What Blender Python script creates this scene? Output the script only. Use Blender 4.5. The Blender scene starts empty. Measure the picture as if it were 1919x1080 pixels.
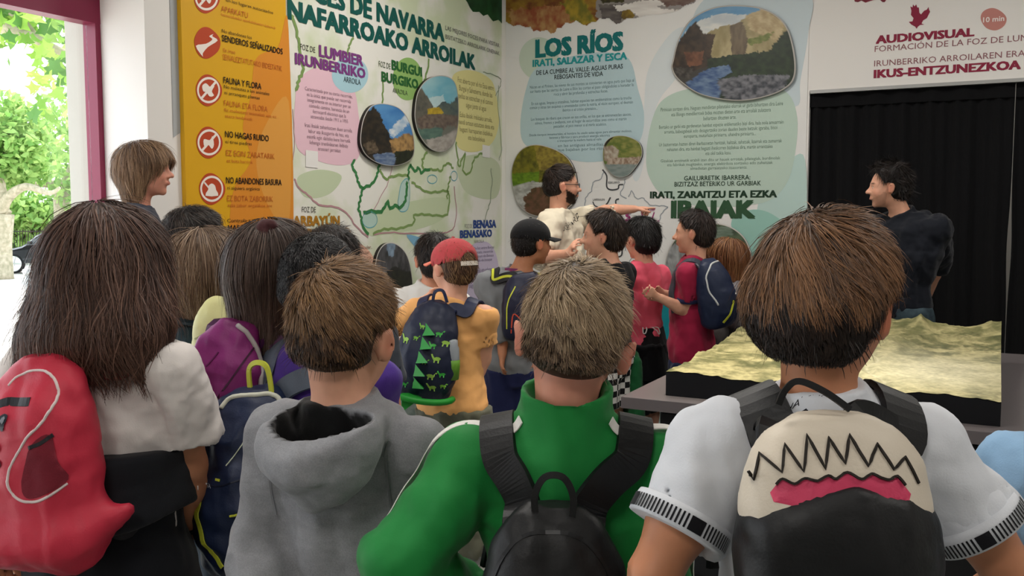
import bpy, bmesh, math, random
import numpy as np
from mathutils import Vector, Matrix
from mathutils.geometry import tessellate_polygon

random.seed(7)
RNG = np.random.default_rng(7)
SC = bpy.context.scene
COL = SC.collection

# ------------------------------------------------------------------ camera
FPX, PITCH, CAMH = 1740.0, math.radians(4.6), 1.42
cam_data = bpy.data.cameras.new('camera')
cam_data.sensor_width = 36.0
cam_data.lens = FPX / 1919.0 * 36.0
cam_data.clip_start = 0.05
cam_data.clip_end = 300
cam = bpy.data.objects.new('camera', cam_data)
cam.location = (0, 0, CAMH)
cam.rotation_euler = (math.pi / 2 - PITCH, 0, 0)
COL.objects.link(cam)
SC.camera = cam

# ------------------------------------------------------------------ room frame
U1 = np.array([.463, .886]); U1 /= np.linalg.norm(U1)      # along the left wall, away from the camera
UB = np.array([U1[1], -U1[0]])                              # along the back wall, to the right
CO = np.array([-.09, 7.80])                                 # the far left corner of the room
def room(s, t, z):                                          # s metres from the back wall, t metres from the left wall
    p = CO - s * U1 + t * UB
    return (float(p[0]), float(p[1]), float(z))

# ------------------------------------------------------------------ world, lights, exposure
world = bpy.data.worlds.new('sky'); SC.world = world; world.use_nodes = True
wn = world.node_tree; wn.nodes.clear()
wo = wn.nodes.new('ShaderNodeOutputWorld'); wb = wn.nodes.new('ShaderNodeBackground')
wg = wn.nodes.new('ShaderNodeTexGradient'); wc = wn.nodes.new('ShaderNodeTexCoord'); wr = wn.nodes.new('ShaderNodeValToRGB')
wm = wn.nodes.new('ShaderNodeMapping'); wm.inputs['Rotation'].default_value = (0, math.pi / 2, 0)
wr.color_ramp.elements[0].color = (.93, .97, 1, 1); wr.color_ramp.elements[1].color = (.70, .85, 1, 1)
wn.links.new(wc.outputs['Generated'], wm.inputs['Vector']); wn.links.new(wm.outputs[0], wg.inputs[0])
wn.links.new(wg.outputs[0], wr.inputs[0]); wn.links.new(wr.outputs[0], wb.inputs[0])
wb.inputs[1].default_value = 3.6
wn.links.new(wb.outputs[0], wo.inputs[0])

def lamp(name, kind, loc, energy, color, size=1.0, size_y=None, target=None, spot=None, angle=None):
    l = bpy.data.lights.new(name, kind); l.energy = energy; l.color = color
    if kind == 'AREA':
        l.size = size
        if size_y: l.shape = 'RECTANGLE'; l.size_y = size_y
    if kind == 'SPOT': l.spot_size = spot; l.spot_blend = .8; l.shadow_soft_size = size
    if kind == 'SUN': l.angle = angle
    o = bpy.data.objects.new(name, l); o.location = loc; COL.objects.link(o)
    if target is not None:
        o.rotation_euler = (Vector(target) - Vector(loc)).to_track_quat('-Z', 'Y').to_euler()
    return o
lamp('sun', 'SUN', (-12, 22, 24), 7.0, (1, .95, .86), target=(-7.5, 9, 0), angle=.02)
for i, (s, t) in enumerate([(2.2, 1.6), (2.2, 4.6), (5.2, 2.2), (5.4, 5.4), (8.3, 3.4)]):
    x, y, z = room(s, t, 3.52)
    lamp('ceiling_lamp', 'AREA', (x, y, z), (46, 38, 38, 30, 44)[i], (1, .955, .90), 1.2, .6, target=(x, y + .001, 0))
x, y, z = room(3.5, 2.9, 3.3)
lamp('relief_spot', 'SPOT', (x, y, z), 230, (1, .93, .78), .06, target=room(3.55, 2.75, .8), spot=math.radians(46))

SC.view_settings.view_transform = 'Standard'
SC.view_settings.look = 'None'
SC.view_settings.gamma = 1.0
SC.view_settings.use_curve_mapping = False
SC.view_settings.exposure = 0.04
SC.cycles.max_bounces = 6
SC.cycles.diffuse_bounces = 4
SC.cycles.glossy_bounces = 3
SC.cycles.transparent_max_bounces = 8

# ------------------------------------------------------------------ helpers
def lin(h):
    if isinstance(h, (tuple, list, np.ndarray)): return tuple(h)[:3]
    c = [(h >> 16 & 255) / 255, (h >> 8 & 255) / 255, (h & 255) / 255]
    return tuple(x / 12.92 if x <= .04045 else ((x + .055) / 1.055) ** 2.4 for x in c)

MATS = {}
def mat(name, color=0x888888, rough=.6, spec=.3, metal=0., noise=0., nscale=20., bump=0., bscale=60., attr=None,
        sheen=0., emit=0., stretch=None, sss=0., color2=None):
    if name in MATS: return MATS[name]
    m = bpy.data.materials.new(name); m.use_nodes = True
    nt = m.node_tree; b = nt.nodes['Principled BSDF']
    b.inputs['Roughness'].default_value = rough
    b.inputs['Specular IOR Level'].default_value = spec
    b.inputs['Metallic'].default_value = metal
    if sheen: b.inputs['Sheen Weight'].default_value = sheen
    if sss:
        b.inputs['Subsurface Weight'].default_value = sss
        b.inputs['Subsurface Radius'].default_value = (.012, .005, .003)
        b.inputs['Subsurface Scale'].default_value = 1.0
    c = lin(color)
    src = None
    if attr:
        a = nt.nodes.new('ShaderNodeAttribute'); a.attribute_name = attr; src = a.outputs['Color']
    tc = nt.nodes.new('ShaderNodeTexCoord'); vec = tc.outputs['Object']
    if stretch:
        mp = nt.nodes.new('ShaderNodeMapping'); mp.inputs['Scale'].default_value = stretch
        nt.links.new(vec, mp.inputs['Vector']); vec = mp.outputs[0]
    if noise:
        n = nt.nodes.new('ShaderNodeTexNoise'); n.inputs['Scale'].default_value = nscale; n.inputs['Detail'].default_value = 4
        nt.links.new(vec, n.inputs['Vector'])
        if color2 is not None and not attr:
            r = nt.nodes.new('ShaderNodeValToRGB'); c2 = lin(color2)
            r.color_ramp.elements[0].position = .5 - noise / 2; r.color_ramp.elements[1].position = .5 + noise / 2
            r.color_ramp.elements[0].color = (*c, 1); r.color_ramp.elements[1].color = (*c2, 1)
            nt.links.new(n.outputs['Fac'], r.inputs[0]); src = r.outputs[0]
        else:
            hs = nt.nodes.new('ShaderNodeHueSaturation'); mr = nt.nodes.new('ShaderNodeMapRange')
            mr.inputs['From Min'].default_value = .3; mr.inputs['From Max'].default_value = .7
            mr.inputs['To Min'].default_value = 1 - noise; mr.inputs['To Max'].default_value = 1 + noise
            nt.links.new(n.outputs['Fac'], mr.inputs['Value']); nt.links.new(mr.outputs[0], hs.inputs['Value'])
            if src is not None: nt.links.new(src, hs.inputs['Color'])
            else: hs.inputs['Color'].default_value = (*c, 1)
            src = hs.outputs[0]
    if src is not None: nt.links.new(src, b.inputs['Base Color'])
    else: b.inputs['Base Color'].default_value = (*c, 1)
    if bump:
        n2 = nt.nodes.new('ShaderNodeTexNoise'); n2.inputs['Scale'].default_value = bscale; n2.inputs['Detail'].default_value = 3
        nt.links.new(vec, n2.inputs['Vector'])
        bp = nt.nodes.new('ShaderNodeBump'); bp.inputs['Strength'].default_value = bump; bp.inputs['Distance'].default_value = .004
        nt.links.new(n2.outputs['Fac'], bp.inputs['Height']); nt.links.new(bp.outputs[0], b.inputs['Normal'])
    if emit:
        b.inputs['Emission Color'].default_value = (*c, 1); b.inputs['Emission Strength'].default_value = emit
    MATS[name] = m
    return m

def link(name, me, m=None, parent=None, smooth=False):
    o = bpy.data.objects.new(name, me); COL.objects.link(o)
    if m is not None and not me.materials:
        for q in (m if isinstance(m, (list, tuple)) else [m]): me.materials.append(q)
    if parent is not None: o.parent = parent
    if smooth and len(me.polygons): me.polygons.foreach_set('use_smooth', [True] * len(me.polygons))
    return o

def pydata(name, V, F, m=None, parent=None, smooth=False, col=None, mi=None):
    me = bpy.data.meshes.new(name)
    V = np.asarray(V, dtype=np.float32)
    if isinstance(F, np.ndarray):
        k = F.shape[1]; me.vertices.add(len(V)); me.vertices.foreach_set('co', V.ravel())
        me.loops.add(F.size); me.loops.foreach_set('vertex_index', F.astype(np.int32).ravel())
        me.polygons.add(len(F)); me.polygons.foreach_set('loop_start', np.arange(len(F), dtype=np.int32) * k)
        me.update(calc_edges=True)
    else:
        me.from_pydata(V.tolist(), [], F); me.update()
    if col is not None:
        a = me.color_attributes.new('col', 'FLOAT_COLOR', 'POINT')
        c = np.ones((len(V), 4), dtype=np.float32); c[:, :3] = col; a.data.foreach_set('color', c.ravel())
    o = link(name, me, m, parent, smooth)
    if mi is not None: me.polygons.foreach_set('material_index', np.asarray(mi, dtype=np.int32))
    return o

def empty(name, loc=(0, 0, 0), rz=0.):
    o = bpy.data.objects.new(name, None); o.location = loc; o.rotation_euler = (0, 0, rz)
    o.empty_display_size = .1; COL.objects.link(o); return o
def tag(o, label=None, cat=None, group=None, kind=None):
    if label: o['label'] = label
    if cat: o['category'] = cat
    if group: o['group'] = group
    if kind: o['kind'] = kind
    return o

class MB:                                     # collects simple solids into one mesh
    def __init__(s): s.V = []; s.F = []
    def add(s, V, F):
        n = len(s.V); s.V += [tuple(map(float, v)) for v in V]; s.F += [tuple(i + n for i in f) for f in F]; return s
    def hexa(s, P8): return s.add(P8, [(0, 3, 2, 1), (4, 5, 6, 7), (0, 1, 5, 4), (1, 2, 6, 5), (2, 3, 7, 6), (3, 0, 4, 7)])
    def rbox(s, s0, s1, t0, t1, z0, z1):      # a box in the room frame
        return s.hexa([room(a, b, z) for z in (z0, z1) for a, b in ((s1, t0), (s1, t1), (s0, t1), (s0, t0))])
    def box(s, c, h, R=None):
        R = np.eye(3) if R is None else np.asarray(R)
        P = [np.asarray(c) + R @ (np.array(q) * h) for q in ((-1, -1, -1), (1, -1, -1), (1, 1, -1), (-1, 1, -1), (-1, -1, 1), (1, -1, 1), (1, 1, 1), (-1, 1, 1))]
        return s.hexa(P)
    def tube(s, pts, rad, n=8, caps=True):
        pts = [np.asarray(p, float) for p in pts]; N = len(pts)
        rad = [rad] * N if np.isscalar(rad) else rad
        up = np.array([0.13, .21, 1.]); V = []; F = []
        a = None
        for i in range(N):
            t = pts[min(i + 1, N - 1)] - pts[max(i - 1, 0)]; t = t / (np.linalg.norm(t) + 1e-9)
            a = np.cross(t, up) if a is None else a - t * np.dot(a, t)
            a = a / (np.linalg.norm(a) + 1e-9); b = np.cross(t, a)
            for k in range(n):
                w = 2 * math.pi * k / n
                V.append(pts[i] + rad[i] * (math.cos(w) * a + math.sin(w) * b))
        for i in range(N - 1):
            for k in range(n):
                k2 = (k + 1) % n
                F.append((i * n + k, i * n + k2, (i + 1) * n + k2, (i + 1) * n + k))
        if caps: F += [tuple(range(n - 1, -1, -1)), tuple((N - 1) * n + k for k in range(n))]
        return s.add(V, F)
    def lathe(s, c, prof, n=20, R=None):      # prof: list of (radius, height)
        R = np.eye(3) if R is None else np.asarray(R); V = []; F = []
        for r, h in prof:
            for k in range(n):
                w = 2 * math.pi * k / n
                V.append(np.asarray(c) + R @ np.array([r * math.cos(w), r * math.sin(w), h]))
        for i in range(len(prof) - 1):
            for k in range(n):
                k2 = (k + 1) % n; F.append((i * n + k, i * n + k2, (i + 1) * n + k2, (i + 1) * n + k))
        F += [tuple(range(n - 1, -1, -1)), tuple((len(prof) - 1) * n + k for k in range(n))]
        return s.add(V, F)
    def build(s, name, m=None, parent=None, smooth=False, bevel=0):
        me = bpy.data.meshes.new(name); me.from_pydata(s.V, [], s.F); me.update()
        if bevel:
            bm = bmesh.new(); bm.from_mesh(me)
            bmesh.ops.bevel(bm, geom=list(bm.edges), offset=bevel, segments=2, affect='EDGES', profile=.7)
            bm.to_mesh(me); bm.free()
        return link(name, me, m, parent, smooth)

def ray(px, py):
    F = np.array([0, math.cos(PITCH), -math.sin(PITCH)]); U = np.array([0, math.sin(PITCH), math.cos(PITCH)])
    return np.array([(px - 959.5) / FPX, 0, 0]) + (540 - py) / FPX * U + F
def P(px, py, d):
    r = ray(px, py); return np.array([0, 0, CAMH]) + r * (d / r[1])

def catmull(pts, n=6, closed=False):
    p = np.asarray(pts, float); N = len(p); out = []
    for i in range(N if closed else N - 1):
        if closed: a, b, c, d = p[(i - 1) % N], p[i], p[(i + 1) % N], p[(i + 2) % N]
        else: a, b, c, d = p[max(i - 1, 0)], p[i], p[i + 1], p[min(i + 2, N - 1)]
        for k in range(n):
            t = k / n
            out.append(.5 * (2 * b + (c - a) * t + (2 * a - 5 * b + 4 * c - d) * t * t + (3 * b - a - 3 * c + d) * t ** 3))
    if not closed: out.append(p[-1])
    return np.array(out)

# ------------------------------------------------------------------ noise
def hash2(ix, iy, seed=0):
    h = (ix.astype(np.int64) * 374761393 + iy.astype(np.int64) * 668265263 + seed * 1442695041) & 0xffffffff
    h = ((h ^ (h >> 13)) * 1274126177) & 0xffffffff
    return ((h ^ (h >> 16)) & 0xffff) / 65535.0
def vnoise(x, y, seed=0):
    ix = np.floor(x); iy = np.floor(y); fx = x - ix; fy = y - iy
    fx = fx * fx * (3 - 2 * fx); fy = fy * fy * (3 - 2 * fy)
    a = hash2(ix, iy, seed); b = hash2(ix + 1, iy, seed); c = hash2(ix, iy + 1, seed); d = hash2(ix + 1, iy + 1, seed)
    return (a * (1 - fx) + b * fx) * (1 - fy) + (c * (1 - fx) + d * fx) * fy
def fbm(x, y, oct=4, seed=0):
    v = 0; a = .5
    for i in range(oct):
        v = v + a * vnoise(x, y, seed + i); x = x * 2.03 + 11.3; y = y * 2.03 + 5.7; a *= .5
    return v / (1 - .5 ** oct)

# ------------------------------------------------------------------ the two printed walls
class Plane:
    def __init__(s, p0, n, u):
        s.p0 = np.array([*p0, 0.]); s.n = np.array([*n, 0.]); s.u = np.array([*u, 0.]); s.base = 0.
    def hit(s, px, py, off=0.):
        r = ray(px, py); c = np.array([0, 0, CAMH]); q = s.p0 + s.n * (s.base + off)
        return c + r * (np.dot(q - c, s.n) / np.dot(r, s.n))
    def uv(s, px, py, off=0.):
        h = s.hit(px, py, off); return np.array([np.dot(h - s.p0, s.u), h[2]])
    def at(s, u, z, off=0.): return s.p0 + s.n * (s.base + off) + s.u * u + np.array([0, 0, z])
PL = Plane(CO, UB, U1)            # left wall, u grows away from the camera (negative numbers)
PB = Plane(CO, -U1, UB)           # back wall, u grows to the right

def inpoly(x, y, poly):
    ins = np.zeros(x.shape, bool); n = len(poly); j = n - 1
    for i in range(n):
        xi, yi = poly[i]; xj, yj = poly[j]
        c = ((yi > y) != (yj > y)) & (x < (xj - xi) * (y - yi) / (yj - yi + 1e-12) + xi)
        ins ^= c; j = i
    return ins

def flat_shape(name, pl, pts, off, m, parent, smooth=6, closed=True, th=.0008):
    q = catmull(pts, smooth, True) if smooth else np.asarray(pts, float)
    P3 = [pl.hit(a, b, off) for a, b in q]
    tr = tessellate_polygon([[Vector(p) for p in P3]])
    n0 = Vector(pl.n); F = []
    for t in tr:
        a, b, c = (Vector(P3[i]) for i in t)
        F.append(tuple(t) if (b - a).cross(c - a).dot(n0) > 0 else tuple(reversed(t)))
    return pydata(name, P3, F, m, parent)

def line_shape(name, pl, lines, m, parent, off=.0022, wob=.0):
    for pts, w in lines:
        V = []; F = []
        q = catmull(pts, 4)
        if wob:
            L = np.cumsum(np.r_[0, np.hypot(*np.diff(q, axis=0).T)])
            q = q + np.c_[np.sin(L * .55 + pts[0][0]), np.sin(L * .43 + pts[0][1])] * wob
        uv = np.array([pl.uv(a, b, off) for a, b in q])
        t = np.gradient(uv, axis=0); t /= np.linalg.norm(t, axis=1)[:, None] + 1e-9
        nn = np.c_[-t[:, 1], t[:, 0]] * w / 2; n0 = len(V)
        for a, b in zip(uv + nn, uv - nn): V += [pl.at(*a, off), pl.at(*b, off)]
        s = 1 if np.dot(np.cross(pl.u, [0, 0, 1]), pl.n) > 0 else -1
        for i in range(len(uv) - 1):
            f = (n0 + 2 * i, n0 + 2 * i + 1, n0 + 2 * i + 3, n0 + 2 * i + 2); F.append(f if s > 0 else f[::-1])
        pydata(name, V, F, m, parent)

def text_mesh(body, bold=0., align='LEFT', spacing=1., line=1.):
    c = bpy.data.curves.new('t', 'FONT'); c.body = body; c.size = 1; c.align_x = align
    c.resolution_u = 2; c.fill_mode = 'FRONT'; c.space_character = spacing; c.space_line = line
    o = bpy.data.objects.new('t', c)
    me = bpy.data.meshes.new_from_object(o)
    V = np.zeros(len(me.vertices) * 3); me.vertices.foreach_get('co', V); V = V.reshape(-1, 3)
    F = [tuple(p.vertices) for p in me.polygons]
    bpy.data.objects.remove(o); bpy.data.curves.remove(c); bpy.data.meshes.remove(me)
    if bold > .005:                       # heavy weight: the outlines are thickened by offset copies
        n = len(V); of = [(-1, -.6), (1, -.6), (1, .6), (-1, .6)] + ([(0, 0)] if bold > .03 else []); V = np.vstack([V + np.array([x * bold, y * bold, k * .00012]) for k, (x, y) in enumerate(of)])
        F = [tuple(i + k * n for i in f) for k in range(len(of)) for f in F]
    return V, F
def text_on(pl, body, l, r, cap, m, parent, bold=.0, off=.003, name='lettering', spacing=1.):
    V, F = text_mesh(body, bold, spacing=spacing)
    a = pl.uv(*l, off); b = pl.uv(*r, off); z0 = (a[1] + b[1]) / 2
    mid = ((l[0] + r[0]) / 2, (l[1] + r[1]) / 2)
    ch = abs(pl.uv(mid[0], mid[1] - cap, off)[1] - pl.uv(*mid, off)[1])
    x0, x1 = V[:, 0].min(), V[:, 0].max(); capu = .73
    u = a[0] + (V[:, 0] - x0) / (x1 - x0) * (b[0] - a[0]); z = z0 + V[:, 1] / capu * ch
    W = [pl.at(p, q, off + w_) for p, q, w_ in zip(u, z, V[:, 2])]
    return pydata(name, W, F, m, parent)
def para_on(pl, body, xl, xr, yt, yb, m, parent, off=.003, bold=0., name='small_print', align='CENTER'):
    V, F = text_mesh(body, bold, align)
    ym = (yt + yb) / 2; xm = (xl + xr) / 2
    a = pl.uv(xl, ym, off)[0]; b = pl.uv(xr, ym, off)[0]; zt = pl.uv(xm, yt, off)[1]; zb = pl.uv(xm, yb, off)[1]
    x0, x1 = V[:, 0].min(), V[:, 0].max(); y0, y1 = V[:, 1].min(), V[:, 1].max()
    W = [pl.at(a + (v[0] - x0) / (x1 - x0) * (b - a), zb + (v[1] - y0) / (y1 - y0) * (zt - zb), off) for v in V]
    return pydata(name, W, F, m, parent)

def paint(px, py, base, regions, seed=0):
    """colour of a printed picture at pixel positions; regions: (polygon, colour a, colour b, noise scale x, y, edge jitter)"""
    c = np.tile(np.array(lin(base)), (len(px), 1))
    for k, (poly, ca, cb, sx, sy, jit) in enumerate(regions):
        jx = (fbm(px / 5, py / 5, 3, seed + k) - .5) * jit * 2; jy = (fbm(px / 5 + 40, py / 5, 3, seed + k) - .5) * jit * 2
        ins = inpoly(px + jx, py + jy, poly)
        n = fbm(px / sx, py / sy, 4, seed + 7 * k + 3); n = np.clip((n - .5) * 2.2 + .5, 0, 1)[:, None]
        cc = np.array(lin(ca)) * (1 - n) + np.array(lin(cb)) * n
        c[ins] = cc[ins]
    return c

# ================================================================== THE SETTING
M_wall = mat('white_plaster', 0xe6e3df, .85, .2, bump=.05, bscale=90)
M_crim = mat('crimson_paint', 0x7d163c, .4, .4)
M_grey = mat('flat_grey', 0xa9adaf, .7, .2)
def struct(o): o['kind'] = 'structure'; return o
W0, W1, WT = 3.64, 9.6, 2.60                                    # window opening along s, and its head
mb = MB()
mb.rbox(-.5, W0, -.56, 0, 0, 3.6)
mb.rbox(W0, W1, -.56, 0, WT, 3.6); mb.rbox(W0, W1, -.56, 0, 0, .06); mb.rbox(W1, 11, -.56, 0, 0, 3.6)
struct(mb.build('wall_left', M_wall))
mb = MB(); mb.rbox(-.12, 0, 0, 2.475, 0, 3.6); mb.rbox(-.12, 0, 2.475, 8, 2.28, 3.6); mb.rbox(-.12, 0, 7.4, 8, 0, 2.28)
struct(mb.build('wall_back', M_wall))
struct(MB().rbox(-3, 11, 8, 8.2, 0, 3.6).build('wall_right', M_wall))
struct(MB().rbox(11, 11.2, -.56, 8.2, 0, 3.6).build('wall_rear', M_wall))
struct(MB().rbox(-3.2, -3, 1, 8.2, 0, 3.6).build('wall_screening_room', M_wall))
struct(MB().rbox(-3, -.12, 2.0, 2.1, 0, 3.6).build('wall_screening_side', M_wall))
struct(MB().rbox(-3.2, 11.2, -.56, 8.2, 3.6, 3.8).build('ceiling', mat('ceiling_white', 0xd8d6d2, .9)))
# floor: large polished concrete-look slabs, each its own piece near the camera
M_floor = mat('grey_stone_floor', 0x5f625f, .32, .45, noise=.55, nscale=2.2, color2=0x8b8e88, bump=.03, bscale=8)
M_joint = mat('floor_joint', 0x4a4b49, .8)
floor = struct(MB().rbox(-3.2, 11.2, -.56, 8.2, -.2, -.004).build('floor', M_joint))
TS, TTW = 1.2, .6
tile_me = None
for i in range(9):
    for j in range(13):
        s0, t0 = i * TS, j * TTW
        if tile_me is None:
            mb = MB(); g = .002
            c = np.array(room(0, 0, 0)); P8 = [np.array(room(a, b, z)) - c for z in (-.004, 0.) for a, b in ((TS - g, g), (TS - g, TTW - g), (g, TTW - g), (g, g))]
            mb.hexa(P8); tile_me = mb.build('floor_tile', M_floor, floor); o = tile_me; tile_me = o.data
        else:
            o = bpy.data.objects.new('floor_tile', tile_me); COL.objects.link(o); o.parent = floor
        o.location = room(s0, t0, 0)
M_base = mat('grey_baseboard', 0x6f7270, .5)
struct(MB().rbox(.0, W0 - .02, 0, .016, 0, .115).build('baseboard_left', M_base))
struct(MB().rbox(0, .016, .016, 2.46, 0, .115).build('baseboard_back', M_base))

# window: crimson frame, mullions, glass
win = struct(MB().rbox(W0, W1, -.40, -.31, 2.36, 2.52).build('window_1', M_crim))
for s in (W0 + .002, 5.5, 7.4, 9.5):
    MB().rbox(s, s + (.03 if s < 4 else .075), -.40, -.31, .06, 2.36).build('frame_post', M_crim, win)
MB().rbox(W0, W1, -.44, -.31, .06, .14).build('frame_sill', M_crim, win)
gm = bpy.data.materials.new('window_glass'); gm.use_nodes = True; nt = gm.node_tree; nt.nodes.clear()
go = nt.nodes.new('ShaderNodeOutputMaterial'); gx = nt.nodes.new('ShaderNodeMixShader'); gt = nt.nodes.new('ShaderNodeBsdfTransparent')
gg = nt.nodes.new('ShaderNodeBsdfGlossy'); gg.inputs['Roughness'].default_value = .02; gx.inputs[0].default_value = .05
nt.links.new(gt.outputs[0], gx.inputs[1]); nt.links.new(gg.outputs[0], gx.inputs[2]); nt.links.new(gx.outputs[0], go.inputs[0])
for a, b in ((W0 + .032, 5.5), (5.575, 7.4), (7.475, 9.5)):
    MB().rbox(a, b, -.38, -.372, .14, 2.36).build('pane', gm, win)
struct(flat_shape('grey_band', PL, [(318, -5), (345, -5), (346, 243), (325, 258)], .003, M_grey, None, smooth=0))

struct(MB().rbox(W0 - .001, W0 + .004, -.575, -.402, .0, 2.6).build('jamb_shade_board', mat('jamb_shade_tone', 0xb3b0a6, .9)))  # added board over the white jamb, greyed in colour to tame bright daylight
# opening with the black curtains
M_curt = mat('black_curtain_fabric', 0x0e0e10, .9, .15, bump=.2, bscale=200, sheen=.05)
struct(MB().rbox(-.10, .012, 2.48, 7.4, 2.262, 2.285).build('trim_2', mat('brushed_rail', 0x9a9a98, .4, .5, .6)))
def curtain(t0, t1, lab, side, bulge=0):
    n = int((t1 - t0) / .012); nz = 26; V = []; F = []
    for k in range(nz + 1):
        z = .01 + 2.25 * k / nz
        for i in range(n + 1):
            f = i / n; t = t0 + (t1 - t0) * f
            amp = .028 * (1 - .55 * (k / nz) ** 3)
            w = math.sin(t * 31 + 1.3 * math.sin(t * 4.1) + .25 * math.sin(z * 3)) * amp + .012 * math.sin(t * 77 + z)
            if side and abs(f - (1 if side > 0 else 0)) < .5:
                g = (1 - abs(f - (1 if side > 0 else 0)) * 2) ** 2
                t -= side * g * .012 * math.exp(-((z - 1.18) / .26) ** 2)
            V.append(room(-.05 + w, t, z))
    for k in range(nz):
        for i in range(n):
            a = k * (n + 1) + i; F.append((a, a + 1, a + n + 2, a + n + 1))
    o = pydata('curtain', V, F, M_curt, None, True)
    md = o.modifiers.new('thick', 'SOLIDIFY'); md.thickness = .003
    # hem band along the head of the cloth
    V = []; F = []
    for i in range(n + 1):
        t = t0 + (t1 - t0) * i / n; w = math.sin(t * 31 + 1.3 * math.sin(t * 4.1)) * .012 + .006
        for z in (2.17, 2.262): V.append(room(-.038 + w, t, z))
    for i in range(n): F.append((2 * i, 2 * i + 2, 2 * i + 3, 2 * i + 1))
    o.name = 'curtain'; h = pydata('heading_tape', V, F, M_curt, o, True)
    tag(o, lab, 'curtain', 'black curtains of the screening room')
    return o
curtain(2.47, 3.758, 'left black curtain hanging behind the man in the navy shirt', 1)
curtain(3.764, 7.4, 'right black curtain at the right edge, beyond the narrow gap', -1)
x, y, z = room(-1.4, 4.4, 3.4); lamp('screening_room_lamp', 'AREA', (x, y, z), 12, (1, .95, .85), .8, .8, target=(x, y + .01, 0))

# ================================================================== PRINTED WALLS
def ink(h, r=.55): return mat('ink_%06x' % h, h, r, .2)
# --- yellow rules board on the left wall
PL.base = .0
yb = flat = None
def board(name, pl, x0, x1, zt, zb, th, m, parent=None):
    u0 = pl.uv(x0, 300, th)[0]; u1 = pl.uv(x1, 300, th)[0]; mb = MB()
    lo = [pl.at(u0, zb, .0015), pl.at(u1, zb, .0015), pl.at(u1, zb, th), pl.at(u0, zb, th)]
    hi = [pl.at(u0, zt, .0015), pl.at(u1, zt, .0015), pl.at(u1, zt, th), pl.at(u0, zt, th)]
    return mb.hexa(lo + hi).build(name, m, parent)
M_yel = mat('yellow_print', 0xd9a51f, .5, .25)
yb = board('rules_board', PL, 347, 541, 3.3, .55, .03, M_yel)
tag(yb, 'yellow and orange visitor rules board with round red icons, on the left wall', 'board')
PL.base = .03
flat_shape('orange_wash', PL, [(541, 60), (520, 90), (480, 110), (470, 180), (455, 240), (470, 300), (440, 350), (430, 420), (425, 600), (541, 600)], .0008, mat('orange_print', 0xd88a2e, .5, .25), yb)
flat_shape('pale_wash', PL, [(541, 190), (500, 230), (480, 300), (500, 380), (541, 420)], .0012, mat('pale_orange_print', 0xdb9a45, .5, .25), yb)
M_or = ink(0xb8482a); M_org = ink(0xc06a2a); M_wh = ink(0xf0e6dc); M_dk = ink(0x241d18)
def ring(cx, cy, rx, ry, n=20): return [(cx + rx * math.cos(2 * math.pi * k / n), cy + ry * math.sin(2 * math.pi * k / n)) for k in range(n)]
def icon(cx, cy, kind, r=25):
    flat_shape('icon_disc', PL, [(cx - r * .95, cy - 5), (cx - r * .5, cy - r * 1.05), (cx + r * .2, cy - r * 1.1), (cx + r * .95, cy - r * .3), (cx + r * .85, cy + r * .6), (cx, cy + r * 1.2), (cx - r * .7, cy + r * .8)], .002, M_or, yb)
    if kind == 'path':
        flat_shape('icon_glyph', PL, [(cx - 21, cy + 6), (cx - 2, cy + 2), (cx + 10, cy - 6), (cx + 4, cy - 12), (cx + 12, cy - 16), (cx + 10, cy - 12), (cx + 20, cy - 4), (cx + 2, cy + 8), (cx - 8, cy + 20), (cx - 8, cy + 26)], .0028, M_wh, yb, 3)
        return
    rr = r * .8
    line_shape('icon_ring', PL, [(ring(cx, cy, rr, rr * 1.12) + [(cx + rr, cy)], .012)], M_wh, yb, .0028)
    if kind != 'bell': line_shape('icon_slash', PL, [([(cx - rr * .7, cy + rr * .8), (cx + rr * .7, cy - rr * .8)], .013)], M_wh, yb, .0032)
    else: line_shape('icon_slash', PL, [([(cx - rr * .7, cy - rr * .6), (cx - rr * .2, cy)], .01)], M_wh, yb, .0032)
    if kind == 'animal':
        flat_shape('icon_glyph', PL, [(cx - 12, cy - 8), (cx - 5, cy - 13), (cx + 3, cy - 6), (cx + 11, cy - 8), (cx + 6, cy + 2), (cx + 10, cy + 10), (cx + 2, cy + 12), (cx - 4, cy + 4), (cx - 10, cy + 2)], .0036, M_wh, yb, 3)
    if kind == 'noise':
        flat_shape('icon_glyph', PL, [(cx - 10, cy - 6), (cx + 2, cy - 4), (cx + 6, cy - 12), (cx + 9, cy + 4), (cx + 5, cy + 12), (cx - 2, cy + 4), (cx - 9, cy + 8)], .0036, M_wh, yb, 3)
    if kind == 'bell':
        flat_shape('icon_glyph', PL, [(cx - 12, cy + 13), (cx - 7, cy + 2), (cx - 6, cy - 6), (cx, cy - 10), (cx + 6, cy - 6), (cx + 8, cy + 2), (cx + 12, cy + 13)], .0036, M_wh, yb, 2)
for cx, cy, k in ((387, -5, 'noise'), (388, 80, 'path'), (391, 169, 'animal'), (392, 267, 'noise'), (397, 354, 'bell'), (398, 440, 'animal')): icon(cx, cy, k)
T = lambda b, l, r, c, m, bold=0.: text_on(PL, b, l, r, c, m, yb, bold, .004)
T('en los lugares autorizados', (424, 4), (512, 25), 6, M_dk); T('APARKATU', (415, 22), (465, 33), 11, M_org)
T('baimendutako aparkalekuetan bakarrik', (415, 30), (517, 54), 5, M_org)
T('No abandones los', (416, 61), (472, 73), 6.5, M_dk); T('SENDEROS SEÑALIZADOS', (416, 77), (530, 102), 12, M_dk, .016)
T('Ez irten', (419, 97), (441, 101), 7, M_org); T('SEINALEZTATUTAKO BIDEETATIK', (418, 112), (529, 133), 10.5, M_org)
T('FAUNA Y FLORA', (419, 156), (490, 167), 12, M_dk, .016); T('No molestes a los animales', (420, 166), (505, 178), 6.5, M_dk)
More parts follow.
